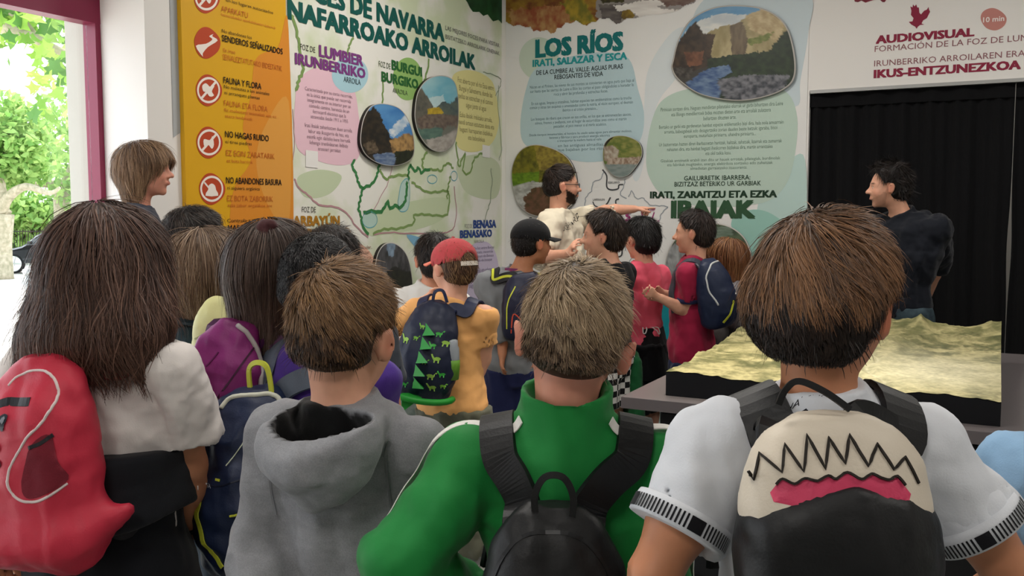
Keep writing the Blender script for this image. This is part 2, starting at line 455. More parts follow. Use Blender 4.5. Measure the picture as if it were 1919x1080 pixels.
T('ni arranques plantas', (421, 177), (487, 186), 6.5, M_dk); T('FAUNA ETA FLORA', (420, 199), (502, 209), 11, M_org)
T('Ez molestatu animaliak eta ez', (421, 209), (518, 221), 6, M_org); T('atera landareak', (422, 220), (474, 226), 6, M_org)
T('NO HAGAS RUIDO', (422, 256), (504, 266), 12, M_dk, .016); T('ni tires piedras', (423, 267), (472, 274), 6.5, M_dk)
T('EZ EGIN ZARATARIK', (424, 291), (515, 299), 11, M_org); T('ez bota harririk', (425, 303), (474, 308), 6.5, M_org)
T('NO ABANDONES BASURA', (424, 343), (528, 348), 12, M_dk, .016); T('ni siquiera orgánica', (426, 354), (487, 358), 6.5, M_dk)
T('EZ BOTA ZABORRIK', (426, 376), (512, 379), 11, M_org); T('ezta zabor organikoa ere', (427, 387), (510, 389), 6.5, M_org)
T('Controla a tu', (426, 416), (480, 417), 7, M_dk); T('MASCOTA', (427, 432), (482, 432), 11, M_dk, .016)

# --- map mural of the gorges
PL.base = 0.
mapm = mat('map_print', 0xe9e7df, .5, .25, noise=.16, nscale=2.6, color2=0xcfd8b8)
gorge = board('map_mural', PL, 542, 946, 3.55, .118, .006, mapm)
tag(gorge, 'large printed map of the gorges of Navarra covering the left wall', 'mural')
PL.base = .006
def S(n, pts, off, h, sm=6): return flat_shape(n, PL, pts, off, ink(h), gorge, sm)
S('green_base_band', [(541, 700), (600, 665), (660, 650), (715, 640), (745, 628), (790, 604), (840, 596), (872, 590), (882, 580), (890, 573), (900, 575), (912, 580), (930, 570), (945, 556), (945, 688), (541, 796)], .001, 0x357f69, 0)
S('pink_cloud', [(553, 190), (560, 150), (590, 128), (630, 138), (662, 165), (672, 215), (677, 270), (668, 300), (640, 310), (600, 303), (560, 282), (552, 240)], .0012, 0xe5bfcb)
S('blue_disc', ring(656, 140, 34, 34), .0018, 0xa9cdd8)
S('green_disc', ring(764, 148, 28, 40), .0012, 0x93ba6b)
S('yellow_cloud', [(850, 140), (885, 132), (920, 150), (931, 185), (935, 230), (922, 268), (890, 285), (858, 275), (852, 230), (848, 180)], .0012, 0xe0d795)
S('salmon_cloud', [(556, 470), (610, 448), (660, 450), (693, 472), (708, 510), (716, 560), (700, 625), (620, 650), (550, 640)], .0012, 0xe5b59e)
S('lilac_cloud', [(876, 475), (892, 455), (915, 455), (930, 478), (935, 520), (926, 575), (900, 590), (878, 570), (870, 520)], .0012, 0xcfc3db)
S('pale_green_patch', [(560, 330), (600, 318), (640, 330), (620, 362), (580, 372), (560, 355)], .0008, 0xc3cfae)
S('pale_green_patch', [(682, 410), (740, 385), (830, 370), (840, 400), (800, 425), (720, 440), (690, 440)], .0008, 0xc6d2ae)
S('pale_green_patch', [(858, 300), (900, 290), (936, 310), (930, 370), (880, 365), (860, 335)], .0008, 0xc9d2b4)
S('blue_lake', [(762, 440), (790, 446), (803, 452), (800, 470), (788, 478), (775, 460)], .0016, 0x7fb0cc, 3)
S('blue_lake', ring(693, 413, 13, 14), .0012, 0xb5cfc4)
S('blue_lake', [(747, 372), (752, 345), (762, 335), (766, 360), (764, 392), (750, 396)], .0011, 0xb8d0c6, 3)
for c in ((573, 281, 596, 315), (904, 271, 918, 296)):
    S('white_card', [(c[0], c[1]), (c[2], c[1] + 3), (c[2], c[3]), (c[0], c[3] - 2)], .004, 0xe9e6e2, 0)
G1 = ink(0x3d7d48); G2 = ink(0x7f9a5c); G3 = ink(0x8f9c86); G4 = ink(0xb58a8f); G5 = ink(0x63a8b4)
line_shape('green_route', PL, [([(665, 298), (660, 312), (667, 324), (672, 344), (679, 353), (676, 370), (672, 392), (677, 405), (679, 422), (690, 440)], .022),
    ([(679, 353), (697, 345), (706, 330), (710, 312), (712, 305)], .022),
    ([(680, 400), (697, 396), (712, 398), (720, 390), (727, 378), (731, 392), (740, 385), (748, 390), (758, 380), (762, 360), (763, 342)], .026),
    ([(766, 338), (766, 318), (770, 310), (778, 322), (783, 314), (790, 324), (797, 318), (805, 318)], .022)], G1, gorge, wob=1.1)
line_shape('olive_route', PL, [([(548, 28), (556, 60), (562, 90), (568, 130), (560, 150), (556, 170)], .024), ([(662, 70), (655, 85), (652, 100)], .016),
    ([(718, 150), (718, 170), (716, 198)], .016), ([(804, 110), (799, 140), (795, 150)], .02),
    ([(712, 318), (722, 335), (733, 332), (750, 328), (766, 330)], .018), ([(800, 286), (792, 300), (793, 318)], .02), ([(805, 318), (820, 318), (826, 320), (838, 306), (850, 315)], .018),
    ([(772, 342), (784, 350), (800, 360), (820, 360), (838, 358), (842, 372), (838, 402), (818, 404), (790, 402), (776, 405), (776, 418), (750, 428), (720, 430), (700, 438)], .018),
    ([(838, 372), (840, 350), (845, 330)], .018), ([(855, 265), (858, 300), (862, 310), (872, 285), (868, 320), (880, 325), (888, 300), (898, 290), (910, 288)], .018)], G2, gorge, wob=1.3)
line_shape('grey_boundary', PL, [([(905, 136), (918, 138), (938, 148), (936, 165), (928, 180)], .008), ([(935, 160), (932, 200), (938, 240), (940, 280), (935, 300)], .008), ([(920, 315), (922, 345), (918, 380), (912, 400), (906, 425)], .01)], G3, gorge, wob=1.)
line_shape('pink_road', PL, [([(552, 335), (560, 352), (578, 366), (598, 384), (628, 388), (650, 400), (668, 425), (690, 445)], .012), ([(700, 440), (730, 436), (770, 438), (820, 438), (848, 430), (855, 400), (852, 350)], .01),
    ([(735, 312), (728, 340), (712, 372), (700, 395)], .006), ([(548, 205), (552, 260), (549, 300)], .006)], G4, gorge, wob=.8)
line_shape('teal_outline', PL, [(ring(693, 412, 14, 15) + [(707, 412)], .006), ([(747, 372), (752, 345), (764, 335), (768, 360), (764, 392), (750, 396), (746, 380), (747, 372)], .006), (ring(810, 336, 9, 8) + [(819, 336)], .006), (ring(851, 330, 6, 9) + [(857, 330)], .006)], G5, gorge)
Tt, Tp, Tg, Ty, Tb = ink(0x15564f), ink(0x7c3f80), ink(0x2c6434), ink(0xa87622), ink(0x27468a)
M_sh = ink(0x12332f)
T = lambda b, l, r, c, m, bold=0.: text_on(PL, b, l, r, c, m, gorge, bold, .004)
T('FOCES DE NAVARRA', (538, -12), (833, 76), 36, Tt, .05); T('NAFARROAKO ARROILAK', (539, 33), (891, 131), 33, Tt, .05)
T('LAS MEJORES FOCES PARA VISITAR', (835, 59), (936, 86), 8, ink(0x6f6f6c)); T('BISITATZEKO ARROILARIK ONENAK', (835, 73), (936, 103), 8, ink(0x6f6f6c))
T('FOZ DE', (563, 92), (591, 99), 11, ink(0x4a4540)); T('LUMBIER', (598, 105), (681, 124), 21, Tp, .045); T('IRUNBERRIKO', (553, 118), (685, 148), 20, Tp, .045); T('ARROILA', (644, 152), (676, 161), 11, ink(0x3d4a50))
T('FOZ DE', (710, 124), (732, 130), 11, ink(0x55604a)); T('BURGUI', (734, 128), (791, 145), 18, Tg, .045); T('BURGIKO', (715, 152), (784, 166), 18, Tg, .045); T('ARROILA', (736, 173), (764, 179), 9, ink(0x55604a))
T('FOZ DE', (566, 398), (592, 398), 11, ink(0x4a4540)); T('ARBAYÚN', (549, 423), (637, 423), 19, Ty, .045); T('ARBAIUNGO', (549, 446), (657, 443), 17, Ty, .045)
T('FOZ DE', (871, 428), (885, 427), 8, ink(0x8f8f8a)); T('BENASA', (887, 428), (930, 426), 15, Tb, .045); T('BENASAKO', (862, 445), (922, 444), 14, Tb, .045); T('ARROILA', (888, 455), (907, 455), 6, ink(0x8f8f8a))
LT = ink(0x9a7f8a); L2 = ink(0x9a9266); L3 = ink(0x9a7a68); L4 = ink(0x857c96)
para_on(PL, 'Caracterizada por su corto recorrido,\nes la única que puede ser recorrida\níntegramente en su interior por un\ncómodo camino, herencia de un\nferrocarril eléctrico que la\natravesaba desde 1911 a 1955', 572, 661, 170, 226, LT, gorge)
para_on(PL, 'Irati ibaiak zeharkatzen duen arroila\nlabur eta ikusgarria da hau, eta\nosorik egin daiteke bere barrutik\nlehengo trenbidearen ibilbide\nerosoari jarraituz', 572, 660, 236, 286, LT, gorge)
para_on(PL, 'Foz abierta por el río Esca entre\nBurgui y Salvatierra, donde las\npeñas se estrechan y el camino\nsigue junto al agua', 858, 925, 152, 208, L2, gorge)
para_on(PL, 'Ezka ibaiak irekitako arroila,\nmendi artean estutzen dena eta\nhegazti harraparien bizilekua\neta babeslekua', 858, 926, 215, 264, L2, gorge)
para_on(PL, 'La más grande y espectacular,\nexcavada por el río Salazar\nentre paredes de gran altura\ny seis kilómetros de longitud\ncon miradores al vacío', 600, 697, 462, 508, L3, gorge)
para_on(PL, 'Pequeña foz entre Burgui\ny Navascués, recorrida\npor el arroyo de Benasa\ny rodeada de bosque', 876, 926, 462, 492, L4, gorge)
para_on(PL, 'Arroila txiki eta ederra,\nerreka estu batek zulatua\npago eta haritz artean', 876, 924, 502, 540, L4, gorge)
flat_shape('torn_photo', PL, [(870, -15), (876, 4), (886, 22), (898, 22), (906, 30), (914, 27), (924, 40), (934, 37), (942, 46), (950, 47), (950, -15)], .002, mat('forest_print', 0x1d4a27, .5, .2, noise=.5, nscale=8), gorge, 2)

# --- mural of the rivers on the back wall
PB.base = 0.
riv = board('river_mural', PB, 948, 1510, 3.55, .118, .006, mat('pale_print', 0xdfdfdd, .5, .25, noise=.3, nscale=1.1, color2=0xe9e7e4))
tag(riv, 'printed mural about the rivers Irati, Salazar and Esca on the back wall', 'mural')
PB.base = .006
def S(n, pts, off, h, sm=6): return flat_shape(n, PB, pts, off, ink(h), riv, sm)
S('blue_wash', [(1330, -10), (1400, -10), (1515, -10), (1515, 60), (1500, 150), (1490, 200), (1400, 160), (1300, 60)], .0006, 0xc6d3d8)
S('blue_wash', [(1215, 130), (1260, 60), (1290, 60), (1270, 140), (1230, 200), (1200, 330), (1185, 320), (1205, 220)], .0008, 0xd5dcde)
S('sage_disc', ring(1010, 110, 37, 40), .001, 0xc5d2c2)
S('blue_cloud', [(975, 235), (985, 170), (1005, 128), (1060, 108), (1130, 98), (1178, 110), (1195, 165), (1207, 215), (1200, 262), (1170, 292), (1100, 304), (1030, 288), (985, 272)], .0014, 0xb5cdd3)
S('sage_cloud', [(1211, 290), (1222, 225), (1245, 185), (1300, 165), (1400, 160), (1470, 170), (1494, 220), (1488, 300), (1470, 350), (1430, 380), (1330, 388), (1250, 370), (1218, 335)], .0016, 0xb9cdc0)
S('sage_cloud', [(1420, 385), (1455, 330), (1505, 290), (1512, 400), (1505, 480), (1450, 520), (1425, 470)], .0008, 0xb9d2cc)
S('sage_cloud', [(1370, 420), (1400, 395), (1440, 398), (1480, 430), (1500, 480), (1480, 540), (1430, 560), (1400, 500)], .0010, 0x98c4b8)
S('teal_wave', [(946, 640), (1000, 650), (1080, 655), (1150, 640), (1190, 605), (1215, 578), (1238, 570), (1256, 574), (1275, 600), (1320, 625), (1358, 632), (1364, 608), (1385, 604), (1400, 610), (1420, 604), (1440, 612), (1460, 622), (1480, 626), (1507, 640), (1501, 732), (946, 688)], .001, 0x11808c, 0)
S('pale_wave', [(1205, 640), (1212, 600), (1228, 590), (1240, 600), (1236, 640), (1222, 690), (1208, 700)], .0016, 0x7dbcc4, 4)
tl, tl2, dg, dg2 = ink(0x156f70), ink(0x259497), ink(0x213a29), ink(0x33553a)
T = lambda b, l, r, c, m, bold=0.: text_on(PB, b, l, r, c, m, riv, bold, .004)
T('LOS RÍOS', (1003, 107), (1168, 93), 34, tl, .06); T('IRATI, SALAZAR Y ESCA', (998, 125), (1175, 111), 13.5, tl2, .045)
T('DE LA CUMBRE AL VALLE: AGUAS PURAS', (1005, 140), (1167, 129), 9, ink(0x25302f), .008); T('REBOSANTES DE VIDA', (1039, 149), (1130, 142), 9, ink(0x25302f), .008)
T('GAILURRETIK IBARRERA:', (1282, 338), (1406, 337), 9, dg, .008); T('BIZITZAZ BETERIKO UR GARBIAK', (1264, 349), (1426, 348), 9, dg, .008)
T('IRATI, ZARAITZU ETA EZKA', (1218, 370), (1456, 371), 13, dg, .05); T('IBAIAK', (1257, 408), (1416, 408), 33, dg2, .06)
g1 = ink(0x6d8488); g2 = ink(0x6f8576)
for tx, y0, y1, a, b in (('Nacen en el Pirineo, las nieves de sus montes se convierten en agua pura que baja al\nsur hasta que las sierras de Leire e Illón les cortan el paso obligándoles a horadar la\nroca y abrir las profundas y estrechas foces.', 152, 178, 993, 1188),
    ('En sus aguas, limpias y cristalinas, habitan especies tan emblemáticas como la trucha\ncomún y otras tan esquivas o amenazadas como la nutria, el visón europeo, el desmán\nibérico o el tritón pirenaico...', 184, 209, 993, 1186),
    ('Los bosques de ribera que crecen en sus orillas, en los que se entremezclan sauces,\nolmos, fresnos y avellanos, son el hogar de escurridizas aves como el martín\npescador, el pico menor o el mirlo acuático.', 214, 239, 995, 1183),
    ('Desde tiempos inmemoriales, el hombre ha usado estas aguas para alimentar molinos,\nbatanes y fábricas y para producir energía eléctrica\no transportar la madera hasta el valle', 245, 266, 992, 1184),
    ('en las antiguas almadías,\nque bajaban por los ríos', 267, 284, 1045, 1132)):
    para_on(PB, tx, a, b, y0 + 2, y1, g1, riv)
for tx, y0, y1, a, b in (('Pirinioan sortzen dira. Neguan mendietan pilatutako elurrak ur garbi bihurtzen dira Leire\neta Illongo mendilerroek bidea mozten dieten arte eta arroilak zulatzera\nbehartzen dituzten arte.', 196, 224, 1238, 1467),
    ('Bertako ur garbi eta gardenetan hainbat espezie enblematiko bizi dira, hala nola amuarrain\narrunta, babesgabeak edo desagertzeko zorian dauden beste batzuk: igaraba, bisoi\neuroparra, muturluze piriniarra, uhandre piriniarra...', 230, 258, 1235, 1468),
    ('Ur bazterretan hazten diren ibarbasoetan haritzak, haltzak, sahatsak, lizarrak eta zumarrak\nnahasten dira, eta hainbat hegazti iheskorren bizilekua dira, martin arrantzalea\neta okil txikia kasu.', 264, 290, 1235, 1465),
    ('Gizakiak antzinatik erabili izan ditu ur hauek errotak, pilategiak, burdinolak\neta fabrikak mugitzeko, energia elektrikoa sortzeko edo zuhaitzak\nalmadietan garraiatzeko itsasorantz.', 296, 319, 1238, 1462)):
    para_on(PB, tx, a, b, y0, y1, g2, riv)
pu = ink(0x9a3a72); gk = ink(0x4a4c4e)
line_shape('province_outline', PB, [([(1131, 320), (1126, 335), (1112, 342), (1108, 358), (1098, 370), (1096, 385), (1092, 400)], .008), ([(1172, 335), (1168, 352), (1162, 365), (1175, 372)], .008),
    ([(1178, 370), (1184, 358), (1192, 372), (1206, 372), (1218, 384), (1240, 386), (1252, 388), (1244, 395), (1238, 405), (1234, 420), (1226, 440), (1218, 470), (1222, 485)], .008),
    ([(1186, 395), (1176, 410), (1168, 440), (1172, 470)], .006), ([(1172, 535), (1182, 515), (1180, 490), (1192, 478)], .006)], ink(0x9aa0a6), riv, wob=.8)
line_shape('black_river', PB, [([(1129, 318), (1137, 330), (1137, 350), (1145, 356), (1158, 354), (1160, 347), (1168, 346)], .012), ([(1111, 378), (1114, 385), (1120, 388)], .009), ([(1144, 370), (1139, 380), (1136, 384), (1143, 387)], .012), ([(1160, 373), (1154, 376), (1155, 388)], .012),
    ([(1158, 482), (1165, 478), (1166, 462)], .012), ([(1092, 478), (1096, 488), (1108, 486)], .01)], gk, riv)
line_shape('purple_river', PB, [([(1204, 406), (1204, 392), (1228, 392)], .01), ([(1226, 398), (1222, 410)], .01), ([(1180, 398), (1174, 404), (1180, 408), (1172, 414)], .02), ([(1171, 400), (1178, 398)], .02)], pu, riv)
for b, l, r, c, m in (('ESKUIKO', (1140, 344), (1161, 344), 4, gk), ('LARRAUN', (1111, 376), (1133, 376), 4, gk), ('SALAZAR', (1206, 396), (1227, 396), 5, pu), ('IRATI', (1177, 414), (1190, 414), 4, pu), ('ESCA', (1222, 416), (1236, 416), 4, pu),
    ('FOZ DE', (1156, 443), (1168, 443), 4, gk), ('LUMBIER', (1155, 449), (1169, 449), 4, gk), ('ARAGÓN', (1138, 458), (1152, 458), 4, gk), ('EBRO', (1098, 480), (1110, 480), 5, gk), ('VALLE', (1225, 430), (1234, 430), 5, gk)):
    T(b, l, r, c, m, .012)

# torn strip of the river photograph along the top
def painted(name, pl, px0, px1, py0, py1, poly, base, regions, off, parent, step, seed):
    gx = np.arange(px0, px1 + step, step); gy = np.arange(py0, py1 + step, step)
    X, Y = np.meshgrid(gx, gy); c = paint(X.ravel(), Y.ravel(), base, regions, seed)
    cx = (X[:-1, :-1] + step / 2).ravel(); cy = (Y[:-1, :-1] + step / 2).ravel()
    keep = inpoly(cx, cy, poly); nx = len(gx)
    idx = (np.arange(len(gy) - 1)[:, None] * nx + np.arange(nx - 1)[None, :]).ravel()[keep]
    F = np.c_[idx + nx, idx + nx + 1, idx + 1, idx]
    V = np.array([pl.hit(a, b, off) for a, b in zip(X.ravel(), Y.ravel())])
    used = np.unique(F); mp = np.zeros(len(V), int); mp[used] = np.arange(len(used))
    return pydata(name, V[used], mp[F], mat('photo_print', attr='col', rough=.42, spec=.35), parent, col=c[used])
painted('torn_photo', PB, 948, 1312, -8, 64, [(948, -8), (948, 40), (962, 49), (972, 46), (985, 51), (994, 50), (1000, 59), (1006, 56), (1012, 59), (1026, 56), (1032, 63), (1040, 61), (1044, 52), (1052, 52), (1060, 42), (1070, 44), (1080, 38), (1092, 46), (1100, 48), (1108, 41), (1116, 41), (1124, 34), (1132, 36), (1140, 33), (1155, 45), (1163, 43), (1174, 34), (1190, 34), (1215, 28), (1245, 26), (1270, 20), (1284, 10), (1300, 6), (1312, -8)],
    0x8d8784, [([(940, -10), (1120, -10), (1115, 20), (1122, 45), (1040, 70), (940, 60)], 0x9a7a2a, 0x6b3a1c, 14, 10, 6),
    ([(950, 20), (1060, 5), (1080, 40), (1040, 70), (960, 60)], 0x8e4a2e, 0xb08a58, 8, 12, 8), ([(1050, 5), (1090, -5), (1118, 40), (1080, 48)], 0xa88f2a, 0x6e6a22, 8, 12, 6),
    ([(1118, -10), (1172, -10), (1170, 4), (1130, 6)], 0x4d4a22, 0x2a2519, 6, 5, 3), ([(1122, 8), (1180, 8), (1165, 35), (1160, 46), (1130, 36)], 0x6e6763, 0x4b4546, 18, 6, 3),
    ([(1150, 12), (1200, 2), (1290, -6), (1230, 14), (1290, 20), (1200, 36), (1188, 25), (1160, 20)], 0xd8d2cd, 0xe9e5e0, 30, 6, 4), ([(1222, -10), (1320, -10), (1290, 8), (1250, 12)], 0x5b4038, 0x7d6a60, 14, 5, 3),
    ([(1165, 22), (1180, 17), (1190, 28), (1182, 40), (1166, 36)], 0x8d7423, 0x54401c, 5, 5, 2)], .003, riv, 1.4, 5)

# --- raised photograph discs
def disc(pl, pts, base, regions, label, th=.028, rings=46, seg=150, seed=0):
    q = catmull(pts, max(4, seg // len(pts)), True); ctr = q.mean(0); N = len(q)
    V = []; C = []
    pxy = np.array([ctr + (p - ctr) * (r / rings) for r in range(1, rings + 1) for p in q])
    pxy = np.vstack([ctr[None], pxy]); col = paint(pxy[:, 0], pxy[:, 1], base, regions, seed)
    V = [pl.hit(a, b, th) for a, b in pxy]
    F = [(0, 1 + (k + 1) % N, 1 + k) for k in range(N)]
    for r in range(rings - 1):
        o = 1 + r * N
        F += [(o + k, o + (k + 1) % N, o + N + (k + 1) % N, o + N + k) for k in range(N)]
    if (Vector(V[F[0][1]]) - Vector(V[0])).cross(Vector(V[F[0][2]]) - Vector(V[0])).dot(Vector(pl.n)) < 0: F = [f[::-1] for f in F]
    root = empty('photo_disc', pl.hit(ctr[0], ctr[1], 0)); root['label'] = label; root['category'] = 'photo'
    inv = np.array(root.location)
    pydata('photograph', np.array(V) - inv, F, mat('photo_print', attr='col', rough=.42, spec=.35), root, col=col)
    # solid backing with a pale bevelled lip
    uvs = np.array([pl.uv(a, b, th) for a, b in q]); c2 = uvs.mean(0); prof = ((1.0, 0), (1.0, th - .004), (1.0, th - .0005))
    V = []; F = []
    for s, h in prof:
        for u in uvs: w = c2 + (u - c2) * s; V.append(pl.at(w[0], w[1], h) - inv)
    for i in range(2):
        for k in range(N):
            k2 = (k + 1) % N; F.append((i * N + k, i * N + k2, (i + 1) * N + k2, (i + 1) * N + k))
    pydata('backing', V, F, mat('disc_edge', 0x201c1a, .5), root, True)
    V = []; F = []
    for s, h in ((1.0, th - .002), (1.012, th - .001), (1.012, th + .001), (.988, th + .001)):
        for u in uvs: w = c2 + (u - c2) * s; V.append(pl.at(w[0], w[1], h) - inv)
    for i in range(3):
        for k in range(N):
            k2 = (k + 1) % N; F.append((i * N + k, i * N + k2, (i + 1) * N + k2, (i + 1) * N + k))
    pydata('rim', V, F, mat('disc_rim', 0xb8b4ae, .4), root, True)
    return root
PL.base = .0065; PB.base = .0065
disc(PB, [(1262, 112), (1272, 75), (1295, 38), (1335, 16), (1385, 11), (1435, 19), (1470, 45), (1486, 90), (1489, 140), (1470, 166), (1425, 183), (1375, 188), (1315, 177), (1275, 152), (1260, 130)], 0x3d3a35,
    [([(1250, 5), (1500, 5), (1500, 70), (1250, 90)], 0x4e86b0, 0x7da6c2, 60, 20, 0), ([(1285, 60), (1310, 38), (1350, 25), (1400, 28), (1430, 45), (1400, 60), (1330, 75), (1300, 70)], 0xd8d8d2, 0xb5bcc0, 30, 10, 4),
     ([(1325, 62), (1350, 50), (1380, 45), (1400, 30), (1430, 18), (1475, 30), (1495, 110), (1400, 130), (1330, 105)], 0x8f8259, 0xb0a27a, 12, 18, 3),
     ([(1368, 48), (1392, 40), (1402, 75), (1396, 110), (1372, 105)], 0x54483a, 0x7a6a52, 5, 22, 2), ([(1395, 30), (1430, 15), (1470, 45), (1460, 80), (1405, 55)], 0xa08a62, 0xc2b088, 8, 8, 2), ([(1400, 75), (1450, 60), (1440, 75), (1405, 85)], 0x5f6a2e, 0x7f8448, 5, 4, 3),
     ([(1250, 130), (1270, 80), (1303, 38), (1318, 62), (1340, 65), (1332, 100), (1335, 120), (1260, 150)], 0x4a3a2c, 0x2c241c, 10, 10, 2), ([(1282, 98), (1318, 96), (1316, 122), (1290, 124)], 0x7a5038, 0x553524, 8, 8, 2),
     ([(1325, 112), (1360, 105), (1440, 95), (1470, 60), (1495, 60), (1495, 200), (1330, 200)], 0x1c2a1c, 0x2e3d26, 9, 7, 3),
     ([(1300, 145), (1330, 128), (1365, 122), (1372, 135), (1345, 150), (1350, 175), (1345, 190), (1300, 175), (1285, 155)], 0x35507c, 0x6c83a0, 9, 4, 3),
     ([(1345, 150), (1400, 140), (1480, 140), (1470, 165), (1430, 185), (1370, 192), (1350, 175)], 0x30353c, 0x7a7a80, 7, 6, 3), ([(1255, 125), (1300, 128), (1290, 150), (1262, 140)], 0x2a2622, 0x55504a, 5, 5, 2)],
    'large raised photo of a river gorge under blue sky, upper right of the river mural', rings=60, seg=190, seed=1)
disc(PB, [(1130, 290), (1134, 268), (1150, 256), (1175, 256), (1198, 268), (1203, 290), (1192, 312), (1174, 330), (1152, 330), (1134, 310)], 0x5d6b30,
    [([(1125, 250), (1205, 250), (1205, 300), (1125, 290)], 0x5a6a2a, 0x8a8a48, 7, 5, 2), ([(1125, 250), (1155, 250), (1140, 268), (1128, 285)], 0x1a1a16, 0x33301f, 5, 5, 2), ([(1132, 275), (1148, 272), (1160, 282), (1158, 300), (1132, 302)], 0xb8b0a0, 0x8a7866, 4, 5, 1),
     ([(1140, 296), (1205, 294), (1205, 312), (1135, 315)], 0x7d6450, 0xb8a898, 3, 3, 1), ([(1128, 308), (1205, 308), (1205, 335), (1125, 335)], 0x86908c, 0x6f7d7a, 10, 3, 1)],
    'small raised photo of a riverside house and crowd, right of the guide', rings=30, seg=90, seed=2)
disc(PB, [(959, 320), (968, 292), (985, 276), (1010, 272), (1045, 283), (1068, 302), (1080, 335), (1078, 375), (1045, 402), (1005, 405), (975, 388), (962, 355)], 0x6b6a1c,
    [([(950, 265), (1085, 265), (1085, 350), (950, 345)], 0x7a7420, 0x4a4a16, 6, 6, 2), ([(1000, 265), (1085, 280), (1085, 320), (1010, 320)], 0x6a5a28, 0x9a8a3a, 4, 4, 3), ([(955, 325), (1010, 322), (1010, 345), (960, 355)], 0x6a8a1e, 0x4c6a14, 6, 3, 2),
     ([(955, 350), (1000, 340), (1030, 345), (1030, 360), (985, 372), (990, 410), (955, 400)], 0xb8b8b4, 0x8c8c84, 8, 4, 2), ([(982, 372), (1000, 352), (1040, 348), (1085, 350), (1085, 410), (985, 410)], 0x6a4a38, 0x4a3a22, 6, 6, 3)],
    'raised photo of a mossy stream with yellow bushes, behind the guide', rings=40, seg=120, seed=3)
disc(PB, [(1246, 510), (1254, 468), (1280, 435), (1322, 420), (1366, 425), (1398, 452), (1410, 500), (1402, 552), (1376, 582), (1330, 592), (1280, 578), (1252, 545)], 0x8a8890,
    [([(1240, 415), (1415, 415), (1415, 470), (1375, 462), (1330, 470), (1240, 480)], 0x56664c, 0x3c4a3a, 14, 6, 2), ([(1290, 425), (1370, 425), (1372, 440), (1330, 450)], 0x79897c, 0x5f7060, 12, 3, 2), ([(1240, 460), (1300, 450), (1290, 590), (1240, 590)], 0xa0a2a2, 0x6e7070, 5, 8, 3), ([(1370, 464), (1412, 462), (1412, 520), (1375, 515)], 0xb0a4ae, 0x93868f, 6, 6, 2), ([(1370, 515), (1415, 515), (1405, 590), (1370, 590)], 0x4c464c, 0x6a6268, 6, 6, 2)],
    'raised photo of a green hillside and grey rock, behind the girl with red hair', rings=40, seg=120, seed=4)
disc(PL, [(676, 255), (682, 222), (697, 199), (722, 195), (750, 205), (768, 232), (776, 270), (771, 297), (745, 310), (715, 308), (690, 294), (678, 276)], 0x2d2620,
    [([(670, 190), (780, 190), (780, 260), (700, 260)], 0x3f78b5, 0x5a93c6, 30, 20, 0), ([(735, 235), (765, 212), (778, 222), (765, 235), (748, 248), (738, 258), (728, 250)], 0xdde0e2, 0x9db8d0, 8, 8, 4), ([(670, 225), (700, 200), (712, 212), (718, 232), (730, 250), (733, 275), (740, 315), (670, 315)], 0x382c20, 0x1c1814, 6, 6, 3),
     ([(730, 262), (745, 258), (760, 250), (778, 252), (778, 285), (735, 288)], 0xb08a55, 0x6a5032, 5, 7, 2), ([(700, 290), (735, 285), (745, 295), (735, 315), (705, 315)], 0x465a80, 0x7a8aa0, 6, 3, 2), ([(738, 285), (778, 280), (778, 312), (745, 312)], 0x17190f, 0x2a2c16, 5, 5, 2), ([(680, 270), (700, 262), (712, 285), (690, 290)], 0x6a5a48, 0x33291e, 5, 5, 2)],
    'raised photo of a dark gorge and blue sky, centre of the map mural', rings=44, seg=130, seed=5)
disc(PL, [(778, 205), (784, 172), (802, 149), (828, 142), (850, 152), (858, 182), (858, 235), (849, 270), (829, 284), (806, 278), (788, 256), (779, 230)], 0x6a6a60,
    [([(775, 135), (862, 135), (862, 200), (775, 200)], 0x6faec0, 0x9cc6cc, 40, 30, 0), ([(800, 185), (830, 178), (838, 200), (805, 205)], 0xc3d6d4, 0xb0ccd0, 10, 10, 3), ([(775, 180), (790, 165), (806, 188), (812, 200), (810, 225), (775, 235)], 0x4a4a42, 0x6a6458, 7, 7, 2), ([(812, 205), (830, 190), (842, 195), (862, 178), (862, 225), (810, 225)], 0x3f4d50, 0x5c6458, 8, 7, 2),
     ([(800, 205), (822, 200), (832, 212), (826, 222), (802, 220)], 0xa58a1e, 0xc2a42a, 4, 5, 3), ([(782, 222), (800, 214), (862, 214), (862, 240), (838, 235), (830, 248), (815, 235), (805, 248), (785, 248)], 0x5a4a42, 0x7a6a5c, 5, 4, 1), ([(780, 242), (830, 240), (828, 262), (795, 262)], 0x5f7a6a, 0x48625a, 8, 4, 2), ([(800, 262), (828, 255), (862, 240), (862, 290), (800, 290)], 0xb0a8a0, 0x8f8880, 5, 4, 2)],
    'raised photo of a stone bridge under pale blue sky, upper right of the map mural', rings=40, seg=120, seed=6)
disc(PL, [(703, 515), (707, 480), (720, 459), (740, 457), (760, 475), (770, 508), (773, 552), (766, 600), (742, 618), (716, 604), (705, 565)], 0x24221f,
    [([(700, 450), (780, 450), (780, 515), (740, 500), (700, 520)], 0x57565a, 0x2d2c2c, 4, 20, 3), ([(724, 455), (742, 455), (738, 480), (728, 480)], 0x8aa0b4, 0x6a7c90, 5, 8, 2), ([(735, 505), (775, 510), (775, 620), (730, 620)], 0x15160f, 0x262717, 6, 6, 3)],
    'raised photo of a narrow dark canyon, lower edge of the map mural', rings=36, seg=110, seed=7)

